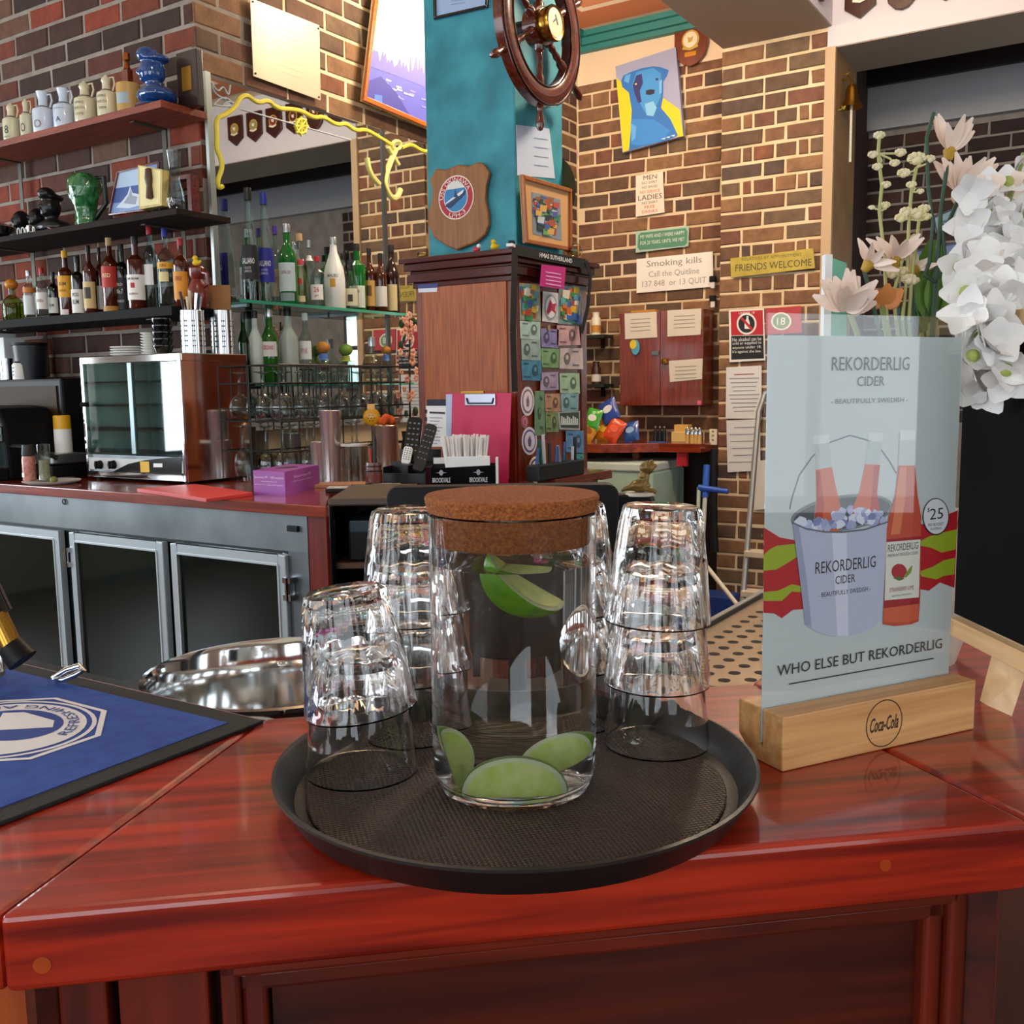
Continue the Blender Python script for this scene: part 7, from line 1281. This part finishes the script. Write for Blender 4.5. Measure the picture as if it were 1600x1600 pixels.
for lb, q4 in (('small white sheet taped beside the ladder', ((1182, 720), (1200, 718), (1200, 795), (1178, 797)),),): sign('paper_notice', lb, q4, XQ-.002, '#D8D4CE', .002, cat='paper')
# pink tag above the hat
sign('pink_tag', 'pink paper tag with a black figure above the hat', ((880, 216), (901, 228), (902, 246), (881, 236)), XC-.014, '#D983B4', .002, [('1', 893, 897, 228, 12, '#1A1A1A')], 'tag')
# switches and wall box left of pilaster
for px, py, lb in ((1115, 437, 'upper black key hook with white tag beside the smoking sign'), (1115, 467, 'lower black key hook with white tag below the smoking sign')):
    p = at(px, py, 'X', XC-.02); t = thing('key_hook', lb, 'hook', (XC-.012, p.y, p.z), FX, 'key hooks on the brick wall'); MB().b2((-.02, -.03, -.015), (.015, 0, .02)).build('hook', BLACK, t, bevel=.004); MB().b2((-.012, -.024, -.05), (.012, -.014, -.015)).build('tag', WHITE, t)
# wall cabinet
XCB = 5.52; ya, yb_ = at(968, 560, 'X', XCB).y, at(1098, 560, 'X', XCB).y; z0, z1 = at(1098, 634, 'X', XCB).z, at(1098, 482, 'X', XCB).z
t = thing('wall_cabinet', 'reddish timber wall cabinet with two doors and paper notices', 'cabinet', (XCB, (ya+yb_)/2, z0), FX); W = ya-yb_; Hh = z1-z0; MB().b2((-W/2, .012, 0), (W/2, XC-XCB-.01, Hh)).build('carcass', wood('#55190E', '#7A2C18', 'z', 9, rough=.3, coat=.5), t, bevel=.002)
for s_ in (-1, 1):
    x0, x1 = (-W/2, -.001) if s_ < 0 else (.001, W/2); d = MB().b2((x0, 0, .002), (x1, .012, Hh-.002)).build('door', wood('#62200F', '#8A361C', 'z', 9, rough=.3, coat=.5), t, bevel=.002)
    for z in (.08, Hh-.12): MB().b2(((x0 if s_ < 0 else x1-.008), -.003, z), ((x0+.008 if s_ < 0 else x1), 0, z+.05)).build('hinge', BRASS, d)
    if s_ > 0: MB().lathe([(1e-4, .03), (.018, .028), (.02, .018), (.01, .0)], 14, o=(.035, 0, Hh*.47), R=Matrix.Rotation(PI/2, 3, 'X')).build('knob', BRASS, d, True)
    else: MB().b2((-.05, -.012, Hh*.54), (-.004, 0, Hh*.58)).build('hasp', STEELB, d)
Tc = Tr((XCB, (ya+yb_)/2, z0), FX)
for lb, q in (('white certificate on the left door of the wall cabinet', ((976, 490), (1026, 487), (1027, 527), (977, 530))), ('white certificate on the upper right of the wall cabinet', ((1043, 485), (1096, 482), (1095, 523), (1043, 526))), ('white price list on the lower right of the wall cabinet', ((1045, 564), (1098, 560), (1097, 592), (1047, 597)))):
    t2, T = sign('paper_notice', lb, q, XCB-.002, '#D9D0C2', .002, cat='paper')
    for k in range(4): y = q[0][1]+9+k*6; tart(t2, T, 'line_print', '#9A948A', ((q[0][0]+10, y), (q[1][0]-10, y-2), (q[1][0]-10, y-.8), (q[0][0]+10, y+1.2)), -.0026)
p = at(993, 543, 'X', XCB-.01); t = thing('thong_ornament', 'blue and yellow miniature thong ornament on the cabinet door', 'ornament', (XCB-.003, p.y, p.z), FX); MB().slab(ell(0, 0, .028, .045, 18), -.012, .012).build('sole', M('#4FA0C4', .5), t, bevel=.003); MB().slab(ell(-.012, .018, .022, .028, 16), -.016, .004).build('flower', M('#D9C23A', .5), t)
o = MB().b2((-.012, -.004, -.012), (.012, 0, .012)).build('price_sticker', M('#D9607A', .5), None, loc=(XCB-.001, at(1093, 629, 'X', XCB).y, at(1093, 629, 'X', XCB).z), rz=FX); tag(o, 'tiny pink sticker on the lower corner of the wall cabinet', 'sticker')
o = MB().b2((-.06, 0, 0), (.10, .06, .012)).build('wooden_ruler', M('#C98A2A', .5), None, loc=(XCB+.02, at(998, 480, 'X', XCB).y, z1+.001), rz=FX); tag(o, 'orange wooden offcut lying on top of the wall cabinet', 'offcut')
# small corner shelves with bottles, left of the cabinet
for z_, px0, lb in ((at(930, 523, 'X', 5.55).z, 930, 'upper small dark corner shelf holding a pill bottle'), (at(930, 600, 'X', 5.55).z, 930, 'lower small dark corner shelf beside the wall cabinet')):
    p = at(px0, 520, 'X', 5.55); t = thing('corner_shelf', lb, 'shelf', (5.55, p.y, z_), FX, 'corner shelves'); MB().b2((-.14, 0, -.02), (.06, .13, 0)).build('board', M('#1E2A22', .5), t); MB().b2((-.02, .11, -.08), (0, .13, -.02)).build('bracket', BLACK, t)
    b_ = thing('pill_bottle', 'white and amber bottle on the upper corner shelf' if z_ > 1.6 else 'brown sauce bottle on the lower corner shelf', 'bottle', (5.60, p.y+.02, z_), FX); c1 = '#E0D8C4' if z_ > 1.6 else '#3A1A14'; MB().lathe([(1e-4, 0), (.03, 0), (.03, .10), (.02, .115), (.022, .14), (1e-4, .14)], 18).build('body', M(c1, .4), b_, True); MB().lathe([(.0308, .015), (.0308, .06)], 18).build('label', M('#C98A3A' if z_ > 1.6 else '#D8D0CC', .5), b_, True)
# back counter at the right wall
RCZ = 1.033; t = thing('side_counter', 'red timber side counter under the wall cabinet', 'counter', (0, 0, 0)); MB().plate([(5.05, YB-.01), (5.05, 2.62), (5.25, 2.35), (5.25, 2.10), (XC-.01, 2.10), (XC-.01, YB-.01)], RCZ-.05, RCZ).build('worktop', wood('#6A1D0E', '#9A3818', 'y', 6, rough=.25, coat=.7, k=7), t, bevel=.003); MB().b2((5.3, 2.50, 0), (5.34, 2.54, RCZ-.05)).build('leg', MAHOZ, t); MB().b2((5.60, 2.10, 0), (5.68, YB-.02, RCZ-.05)).build('back_panel', M('#2A1410', .5), t)
# white freezer below
fp = at(1030, 760, 'X', 5.1); t = thing('chest_freezer', 'pale green-white freezer under the side counter', 'freezer', (5.08, fp.y+.25, 0), FX); MB().b2((-.3, 0, .02), (.22, .45, .88)).build('body', M('#A9C4B8', .35), t, bevel=.01); MB().b2((-.3, -.01, .88), (.22, .45, .93)).build('lid', M('#C9D6CE', .35), t, bevel=.01)
# chip packets
rr = random.Random(3)
for px, py, w, h, c1, c2_, lb, rot in ((930, 655, .10, .13, '#3FA02E', '#E0E4DA', 'green and white crisp packet leaning on the brick wall', .2), (950, 642, .12, .14, '#2A4AA0', '#E8E8E8', 'blue and white crisp packet on top of the heap', -.5), (925, 683, .10, .12, '#C98A12', '#8A4A0A', 'golden yellow crisp packet before the column', .5), (942, 682, .11, .13, '#D2860E', '#E8C23A', 'amber crisp packet in the middle of the heap', .3), (962, 678, .10, .14, '#D0481E', '#E8603A', 'orange-red crisp packet beside the blue one', .5), (984, 678, .10, .12, '#1F4F9A', '#8AB0D8', 'small blue crisp packet at the heap end', -.2)):
    p = at(px, py, 'X', 5.32); zc = max(p.z, RCZ+h*.5); t = thing('crisp_packet', lb, 'crisp packet', (5.32+rr.uniform(-.05, .05), p.y, zc), FX, 'crisp packets on the side counter'); t.rotation_euler = (-.3, rot, FX)
    n = 10; vs = []
    for j in range(n+1):
        for i in range(n+1):
            u, v_ = i/n*2-1, j/n*2-1; bul = (1-u**4)*(1-v_**4)*.016+rr.uniform(0, .003); vs.append((u*w/2, -bul, v_*h/2))
    fs = [(j*(n+1)+i, j*(n+1)+i+1, (j+1)*(n+1)+i+1, (j+1)*(n+1)+i) for j in range(n) for i in range(n)]; k0 = len(vs); vs += [(x, -y*.8, z) for x, y, z in vs]; fs += [tuple(q+k0 for q in f[::-1]) for f in fs]
    MB().add(vs, fs).build('packet', M(c1, .25, coat=.5), t, True); MB().slab(ell(0, h*.05, w*.28, h*.16, 16), -.0195, .002).build('logo', M(c2_, .4), t)
# cruets at the counter end
for k, (px, c1, lb) in enumerate(((1024, '#15181E', 'first small black bottle by the cabinet foot'), (1031, '#15181E', 'middle small black bottle by the cabinet foot'), (1038, '#15181E', 'last small black bottle by the cabinet foot'))):
    p = at(px, 690, 'X', 5.45); t = thing('small_bottle', lb, 'bottle', (5.45, p.y, RCZ), FX, 'small black bottles'); MB().lathe([(1e-4, 0), (.012, 0), (.012, .06), (.006, .07), (.006, .08), (1e-4, .08)], 12).build('body', M(c1, .3), t, True); MB().lathe([(.007, .078), (.007, .09), (1e-4, .092)], 10).build('cap', STEEL, t, True)
for k, px in enumerate((1074, 1081, 1087, 1093)):
    p = at(px, 690, 'X', 5.33); t = thing('salt_shaker', 'steel-topped glass shaker in the row at the counter end', 'shaker', (5.33, p.y, RCZ), FX, 'glass shakers at the counter end'); MB().lathe([(1e-4, 0), (.013, 0), (.012, .05), (1e-4, .05)], 12).build('glass', M('#C9A058', .3), t, True); MB().lathe([(.013, .05), (.012, .075), (.006, .088), (1e-4, .09)], 12).build('top', STEEL, t, True)
p = at(1060, 690, 'X', 5.40); t = thing('sachet_box', 'cream box of sauce sachets behind the shakers', 'box', (5.40, p.y, RCZ), FX); MB().b2((-.045, 0, 0), (.05, .08, .06)).build('box', M('#D8B878', .5), t, bevel=.002); MB().b2((-.035, .02, .06), (.05, .08, .10)).build('sachets', M('#D3A85A', .5), t)
p = at(1113, 683, 'X', 5.40); t = thing('power_outlet', 'cream power point on the side of the counter', 'outlet', (5.41, p.y, p.z), FX); MB().b2((-.022, 0, -.045), (.022, .012, .045)).build('plate', CREAM, t, bevel=.002)
for z in (-.02, .005, .028): MB().b2((-.006, -.003, z), (.006, 0, z+.008)).build('switch', M('#8A7A5A', .5), t)
o = MB().b2((-.05, 0, 0), (.05, .06, .004)).build('blue_mat', M('#3A5A9A', .6), None, loc=(5.30, at(1025, 694, 'X', 5.3).y, RCZ+.0005), rz=FX); tag(o, 'small blue coaster mat on the side counter', 'mat')
# cleaning gear: brooms, mop, ladder
def pole(px0, y0, px1, y1, X0, X1, r, c, name, label, cat, extra=None, group=None):
    a = at(px0, y0, 'X', X0); b_ = at(px1, y1, 'X', X1); b_ = a+(b_-a)*((a.z-.012)/(a.z-b_.z)); t = thing(name, label, cat, (0, 0, 0), group=group); MB().tube([a, b_], r, 10).build('shaft', M(c, .4), t, True)
    if extra: extra(t, a, b_)
    return t
def _grip(t, a, b_): MB().tube([a+(b_-a)*-.02, a+(b_-a)*.18], .019, 10).build('grip', M('#2A5AC0', .35), t, True)
pole(1104, 732, 1092, 960, 5.30, 5.05, .013, '#BFC6BE', 'broom', 'pale broom with a blue grip leaning by the pilaster', 'broom', _grip)
a = at(1092, 762, 'X', 5.25); b_ = at(1138, 768, 'X', 5.25); t = thing('squeegee', 'blue floor squeegee handle lying across the broom', 'squeegee', (0, 0, 0)); MB().tube([a, a+(b_-a)*.5, b_], [.02, .017, .014], 10).build('grip', M('#2A5AC0', .35), t, True); MB().tube([a, at(1085, 960, 'X', 4.95)], .011, 10).build('shaft', M('#A9B4A8', .4), t, True)
pole(1096, 875, 1160, 955, 4.85, 4.75, .012, '#D8D2C4', 'mop_handle', 'cream mop handle leaning across to the floor', 'mop')
p = at(1120, 945, 'X', 5.25); t = thing('blue_bucket', 'blue plastic bucket on the floor by the pilaster', 'bucket', (5.25, p.y, 0), FX); MB().b2((-.10, -.05, 0), (.10, .12, p.z+.06)).build('bucket', M('#1F3F8A', .4), t, bevel=.01)
# black cable and red plug boxes below the counter
p = at(1116, 740, 'X', 5.36); o = MB().tube([(0, 0, .14), (0, .01, .0), (0, 0, -.30), (0, -.01, -.45)], .022, 10).build('rolled_umbrella', M('#08080A', .6), None, True, loc=(5.36, p.y, p.z)); tag(o, 'black rolled umbrella hanging by the pilaster', 'umbrella')
p = at(1066, 712, 'X', 5.28); o = MB().b2((-.03, 0, -.05), (.03, .03, .03)).build('red_power_box', M('#B5202A', .4), None, loc=(5.27, p.y, p.z-.01), rz=FX); tag(o, 'red socket box fixed under the side counter', 'socket'); 
t = thing('step_ladder', 'aluminium step ladder leaning against the pilaster', 'ladder', (0, 0, 0)); AL = M('#B9C0C4', .3, .9)
a0 = at(1160, 945, 'X', 4.95); a1 = at(1187, 625, 'X', 5.36); off = Vector((0, -.34, 0))
MB().tube([a0+(a0-a1)*.12, a1-(a1-a0)*.06, a1+Vector((.0, -.03, .035)), a1+Vector((.01, -.09, .05))], .016, 8).build('rail', AL, t, True); MB().tube([a0+off+(a0-a1)*.12, a1+off*.9-(a1-a0)*.06], .016, 8).build('rail', AL, t, True)
MB().tube([a1+Vector((.01, -.09, .05)), a1+off*.9+Vector((0, .03, .03)), a1+off*.9-(a1-a0)*.06], .016, 8).build('top_loop', AL, t, True)
for yy in (862, 922): 
    f = (yy-945)/(625-945); c = a0+(a1-a0)*f; MB().b2((c.x-.05, c.y-.33, c.z-.03), (c.x+.05, c.y, c.z)).build('tread', M('#C9BEAC', .5), t, bevel=.003)
# bell on the jamb
p = at(1326, 163, 'Y', 1.44); t = thing('brass_bell', 'small brass bell with a white rope on the doorway jamb', 'bell', (p.x-.1, 1.40, p.z), FY)
MB().lathe([(1e-4, .07), (.02, .068), (.032, .04), (.036, .0), (.055, -.035), (.06, -.045), (.05, -.04), (1e-4, .04)], 24).build('bell', BRASS, t, True); MB().tube([(0, .05, .10), (0, .02, .11), (0, 0, .09), (0, 0, .07)], .006, 8).build('hanger', BRASS, t, True); MB().tube([(0, 0, -.03), (.0, 0, -.15), (.004, 0, -.32)], .007, 8).build('rope', M('#D8D4CC', .8), t, True)
for px, py in ((1309, 172), (1320, 116)): q = at(px, py, 'Y', 1.44); o = MB().tube([(0, .012, 0), (0, -.02, 0), (0, -.03, .012), (0, -.02, .022)], .0035, 6).build('cup_hook', BRASS, None, True, loc=(q.x, 1.443, q.z)); tag(o, 'brass cup hook screwed in the jamb %s the bell' % ('below' if py > 150 else 'above'), 'hook')
# far wall pictures
for lb, q4, c1 in (('small pale blue landscape picture on the far dark wall', ((1458, 338), (1500, 322), (1500, 352), (1462, 366)), '#8FB8C8'), ('blue framed picture low on the far dark wall', ((1424, 392), (1498, 378), (1498, 440), (1424, 455)), '#6A88C0')):
    t, T = quadthing('far_picture', lb, 'picture', q4, 'X', XF-.035, FX, .01, M(c1, .5), 'print'); frame(t, T, q4, .012, .014, M('#3A4A6A', .5)); cx = sum(p[0] for p in q4)/4; cy = sum(p[1] for p in q4)/4; tart(t, T, 'boat_print', '#5A7A90', ((cx-12, cy+2), (cx+8, cy-3), (cx+12, cy+1), (cx-8, cy+5)), -.0106)
# ================================================================ FLOWERS IN A VASE BEHIND THE CIDER SIGN
VP = at(1420, 800, 'Z', BARZ) if False else Vector((1.13, .20, BARZ)); VD = dep((1.13, .20, 1.35))
vz = thing('flower_vase', 'pale ceramic vase of artificial flowers behind the cider sign', 'vase', VP, FC)
MB().lathe([(1e-4, 0), (.04, 0), (.055, .05), (.05, .11), (.035, .15), (.04, .165), (.036, .165), (.03, .15), (1e-4, .06)], 28).build('vase', M('#C9BFAE', .3), vz, True)
VT = VP+Vector((0, 0, .15))
def fpt(px, py, dd=0): return atd(px, py, VD+dd)
rr = random.Random(17)
PET = M('#EAD0BE', .6, c2='#F2E2D6', scale=40); WPET = M('#E3E2E0', .55, c2='#F2EEEA', scale=30); GST = M('#7E8A4A', .6); DGS = M('#2F4A38', .6); YEL = M('#C9A83A', .6); LEAF = M('#4F7A22', .5, c2='#6E9A34', scale=20)
def petal(c, d, L, W, cup, mat, parent, tip=1.0, up=None):
    d = Vector(d).normalized(); s = d.cross(up or F3)
    s = s.normalized() if s.length > 1e-4 else d.orthogonal().normalized(); nrm = s.cross(d).normalized(); n = 6; vs = []; fs = []
    for i in range(n+1):
        t = i/n; w = W*math.sin(PI*min(.08+.86*t**.8, 1))*(1 if t < .9 else tip); ct = c+d*L*t+nrm*cup*L*(t*t)
        for k in (-1, -.4, .4, 1): vs.append(ct+s*w/2*k-nrm*abs(k)*w*.12)
    for i in range(n):
        for k in range(3): fs.append((i*4+k, i*4+k+1, (i+1)*4+k+1, (i+1)*4+k))
    b = MB(); b.add([v-parent.location for v in vs], fs); b.build('petal', mat, parent, True)
def stem(parent, pts, r, mat, name='stem'):
    P = [Vector(p)-parent.location for p in pts]; out = []
    for i in range(len(P)-1):
        for k in range(4): out.append(P[i].lerp(P[i+1], k/4))
    out.append(P[-1]); MB().tube(out, r, 6).build(name, mat, parent, True)
gf_ = 'artificial flowers in the vase'
def daisy(label, px, py, R, ang, spread, bend, n=11, mat=PET, dd=0, viapx=None):
    c = fpt(px, py, dd); t = thing('daisy', label, 'flower', c, group=gf_); via = fpt(*viapx, dd) if viapx else (c+VT)/2
    ax = (R3*math.sin(ang)+U3*math.cos(ang)-F3*.25).normalized(); s = ax.orthogonal().normalized(); q = ax.cross(s)
    for k in range(n): a = 2*PI*k/n+rr.uniform(-.1, .1); sp = spread+rr.uniform(-.15, .15); petal(c, ax*math.cos(sp)+(s*math.cos(a)+q*math.sin(a))*math.sin(sp), R*rr.uniform(.85, 1.1), R*.30, rr.uniform(-.1, .15), mat, t)
    MB().lathe([(1e-4, -.010), (.004, -.009), (.007, .0), (.004, .004), (1e-4, .005)], 10, R=ax.to_track_quat('Z', 'Y').to_matrix()).build('calyx', M('#B08A2E', .6), t, True)
    stem(t, [c-ax*.008, via, VT], .0022, DGS); return t
daisy('pale daisy flower highest in the bouquet', 1484, 236, .038, .12, .62, 0, viapx=(1470, 330)); daisy('open pale daisy with spread lower petals', 1500, 300, .048, .15, .75, 0, 12, viapx=(1464, 390), dd=.01)
daisy('small pale daisy facing outwards low in the bouquet', 1358, 412, .030, .6, 1.1, 0, 9, dd=-.02); daisy('half-open pale daisy beside the green leaf', 1398, 405, .036, -.1, .9, 0, 10, dd=.0); daisy('drooping pale daisy behind the filler sprig', 1430, 420, .026, .5, 1.0, 0, 9, dd=.02)
# carnation
c = fpt(1322, 470, -.02); t = thing('carnation', 'ruffled pale pink carnation just above the cider sign', 'flower', c, group=gf_)
for k in range(44): a = rr.uniform(0, 2*PI); e = rr.uniform(.1, 1.45); petal(c-U3*.01, U3*math.cos(e)+R3*math.sin(e)*math.cos(a)*1.1-F3*math.sin(e)*math.sin(a)*.8, .036*rr.uniform(.8, 1.2), .016, rr.uniform(-.3, .3), PET, t)
stem(t, [c, VT], .003, GST)
c = fpt(1378, 478, 0); t = thing('orange_blossom', 'orange blossom peeping over the cider sign', 'flower', c, group=gf_)
for k in range(8): a = 2*PI*k/8; petal(c, U3*.6+R3*math.cos(a)-F3*math.sin(a)*.6, .026, .020, .1, M('#D98A4A', .6), t)
stem(t, [c, VT], .003, GST)
# leaves
for lb, tip, base, w, m in (('broad bright green leaf standing in the bouquet', (1462, 372), (1452, 500), .050, LEAF), ('broad green leaf behind the white blossom', (1490, 400), (1462, 500), .045, LEAF), ('dark green leaf low in the bouquet', (1425, 470), (1440, 520), .04, M('#3A5A20', .5))):
    a, b_ = fpt(*base, .03), fpt(*tip, .03); t = thing('leaf', lb, 'leaf', a, group=gf_); petal(a, b_-a, (b_-a).length, w, .08, m, t); stem(t, [a, VT], .0025, GST); stem(t, [a-F3*.004, a.lerp(b_, .9)-F3*.004], .0012, M('#3F6A1E', .5), 'midrib')
# tall wire loop stem
t = thing('curling_tendril', 'bare dark green stem curling above the bouquet', 'stem', fpt(1460, 175)); t['group'] = gf_; stem(t, [fpt(1459, 176), fpt(1448, 215), fpt(1450, 290), fpt(1458, 350), fpt(1452, 410), fpt(1445, 430), fpt(1460, 440), fpt(1478, 420), fpt(1472, 350)], .002, DGS)
# filler sprigs
def sprig(label, root, nodes):
    t = thing('filler_sprig', label, 'flower', fpt(*root), group=gf_); o = t.location
    for (path, heads) in nodes:
        pts = [fpt(*p) for p in path]; stem(t, pts, .0018, M('#A8A86A', .6), 'stalk')
        for hx, hy, r in heads:
            r *= .72
            h = fpt(hx, hy); near = min(pts, key=lambda q: (q-h).length); mid_ = (h+near)/2+R3*.004; stem(t, [near, mid_, h], .0011, M('#C4C08A', .6), 'stalklet')
            b = MB(); hl_ = h-o
            for k in range(9): a = 2*PI*k/9; b.ball(hl_+R3*(r*math.cos(a)*.7)+U3*(r*.25*math.sin(a)+r*.2)-F3*(r*.3*math.sin(a)), r*.34, 6, 4)
            b.ball(hl_, r*.55, 8, 6); b.build('floret', M('#DCD09A', .6, c2='#EADFC0', scale=80), t, True)
    stem(t, [fpt(*root), VT], .002, GST)
sprig('tall cream filler sprig with small round florets beside the bell', (1386, 500), [(((1386, 500), (1382, 400), (1374, 330), (1378, 290), (1372, 240), (1374, 215)), ((1374, 213, .009), (1364, 243, .008), (1371, 262, .008), (1407, 240, .009), (1398, 256, .008), (1384, 290, .008), (1362, 325, .005), (1383, 322, .008)))])
sprig('cream filler sprig with a flat pinkish head', (1410, 500), [(((1410, 500), (1418, 420), (1420, 350), (1424, 300), (1432, 262)), ((1432, 250, .014), (1452, 250, .009), (1412, 272, .010), (1424, 290, .008), (1438, 300, .006)))])
sprig('yellow filler sprig with clustered heads above the leaf', (1420, 500), [(((1420, 500), (1426, 420), (1432, 380), (1436, 345)), ((1416, 332, .010), (1434, 336, .013), (1444, 328, .010), (1408, 342, .010), (1448, 340, .008)))])
sprig('low yellow filler sprig just above the cider sign', (1400, 500), [(((1400, 500), (1396, 460), (1404, 430), (1410, 405)), ((1394, 430, .010), (1410, 425, .010), (1420, 438, .012), (1400, 412, .009), (1428, 440, .009), (1388, 415, .008)))])
# white stock blossom spray
c0 = fpt(1560, 400, .0); t = thing('white_blossom_stem', 'large drooping stem of white blossoms beside the chalkboard', 'flower', c0, group=gf_)
spine = [(1600, 240), (1580, 300), (1560, 360), (1545, 430), (1548, 490), (1530, 550), (1520, 610)]
stem(t, [fpt(1600, 240), fpt(1580, 300), fpt(1560, 360), fpt(1545, 430, -.05), fpt(1520, 480, .0), VT], .003, GST)
flw = [(1590, 262), (1572, 288), (1545, 290), (1600, 300), (1560, 325), (1520, 318), (1590, 340), (1535, 350), (1512, 350), (1570, 365), (1548, 385), (1518, 390), (1596, 378), (1500, 415), (1530, 425), (1560, 415), (1585, 410), (1510, 455), (1540, 460), (1570, 450), (1550, 500), (1528, 495), (1575, 480), (1560, 530), (1535, 535), (1515, 560), (1522, 590), (1512, 606), (1592, 445), (1525, 520)]+[(1505+rr.random()*95-max(0, i_-14)*1.6, 300+i_*14+rr.random()*16) for i_ in range(22)]+[(1545+rr.random()*60, 330+rr.random()*130) for i_ in range(16)]
for i, (px, py) in enumerate(flw):
    c = fpt(px, py, rr.uniform(-.035, .03)-.17*max(0, min(1, (py-370)/100))); R = .024 if i > 4 else .022
    base = (-F3*.6+R3*rr.uniform(-.6, .6)+U3*rr.uniform(-.5, .3)).normalized(); s = base.orthogonal().normalized(); q = base.cross(s)
    for k in range(5): a = 2*PI*k/5+rr.uniform(-.3, .3); petal(c, base*.45+(s*math.cos(a)+q*math.sin(a)), R*rr.uniform(.8, 1.15), R*.95, rr.uniform(-.25, .25), PET if i < 8 and k % 2 else WPET, t, up=base.cross(s*math.cos(a)+q*math.sin(a)).normalized().cross(base*.45+(s*math.cos(a)+q*math.sin(a))))
    if i % 4 == 1: MB().ball(c-t.location+base*.004, .006, 8, 6).build('bud', M('#A8B45A', .6), t, True)
# green booklet standing left of the bouquet
p = fpt(1300, 440, .05); o = MB().b2((-.010, 0, 0), (.0, .05, .0)) if False else None
t = thing('paper_booklet', 'white and green folded leaflet standing beside the carnation', 'leaflet', (p.x, p.y, BARZ), FC); zt = fpt(1296, 398, .05).z-BARZ
MB().b2((-.008, 0, 0), (.0, .012, zt)).build('cover', PAPER, t); MB().slab([(0, .16), (.022, .16), (.016, zt-.01), (0, zt-.004)], .0, .002).build('inner_page', M('#6FB49A', .6), t)
# brass ring and hooks done; final small things on the bar
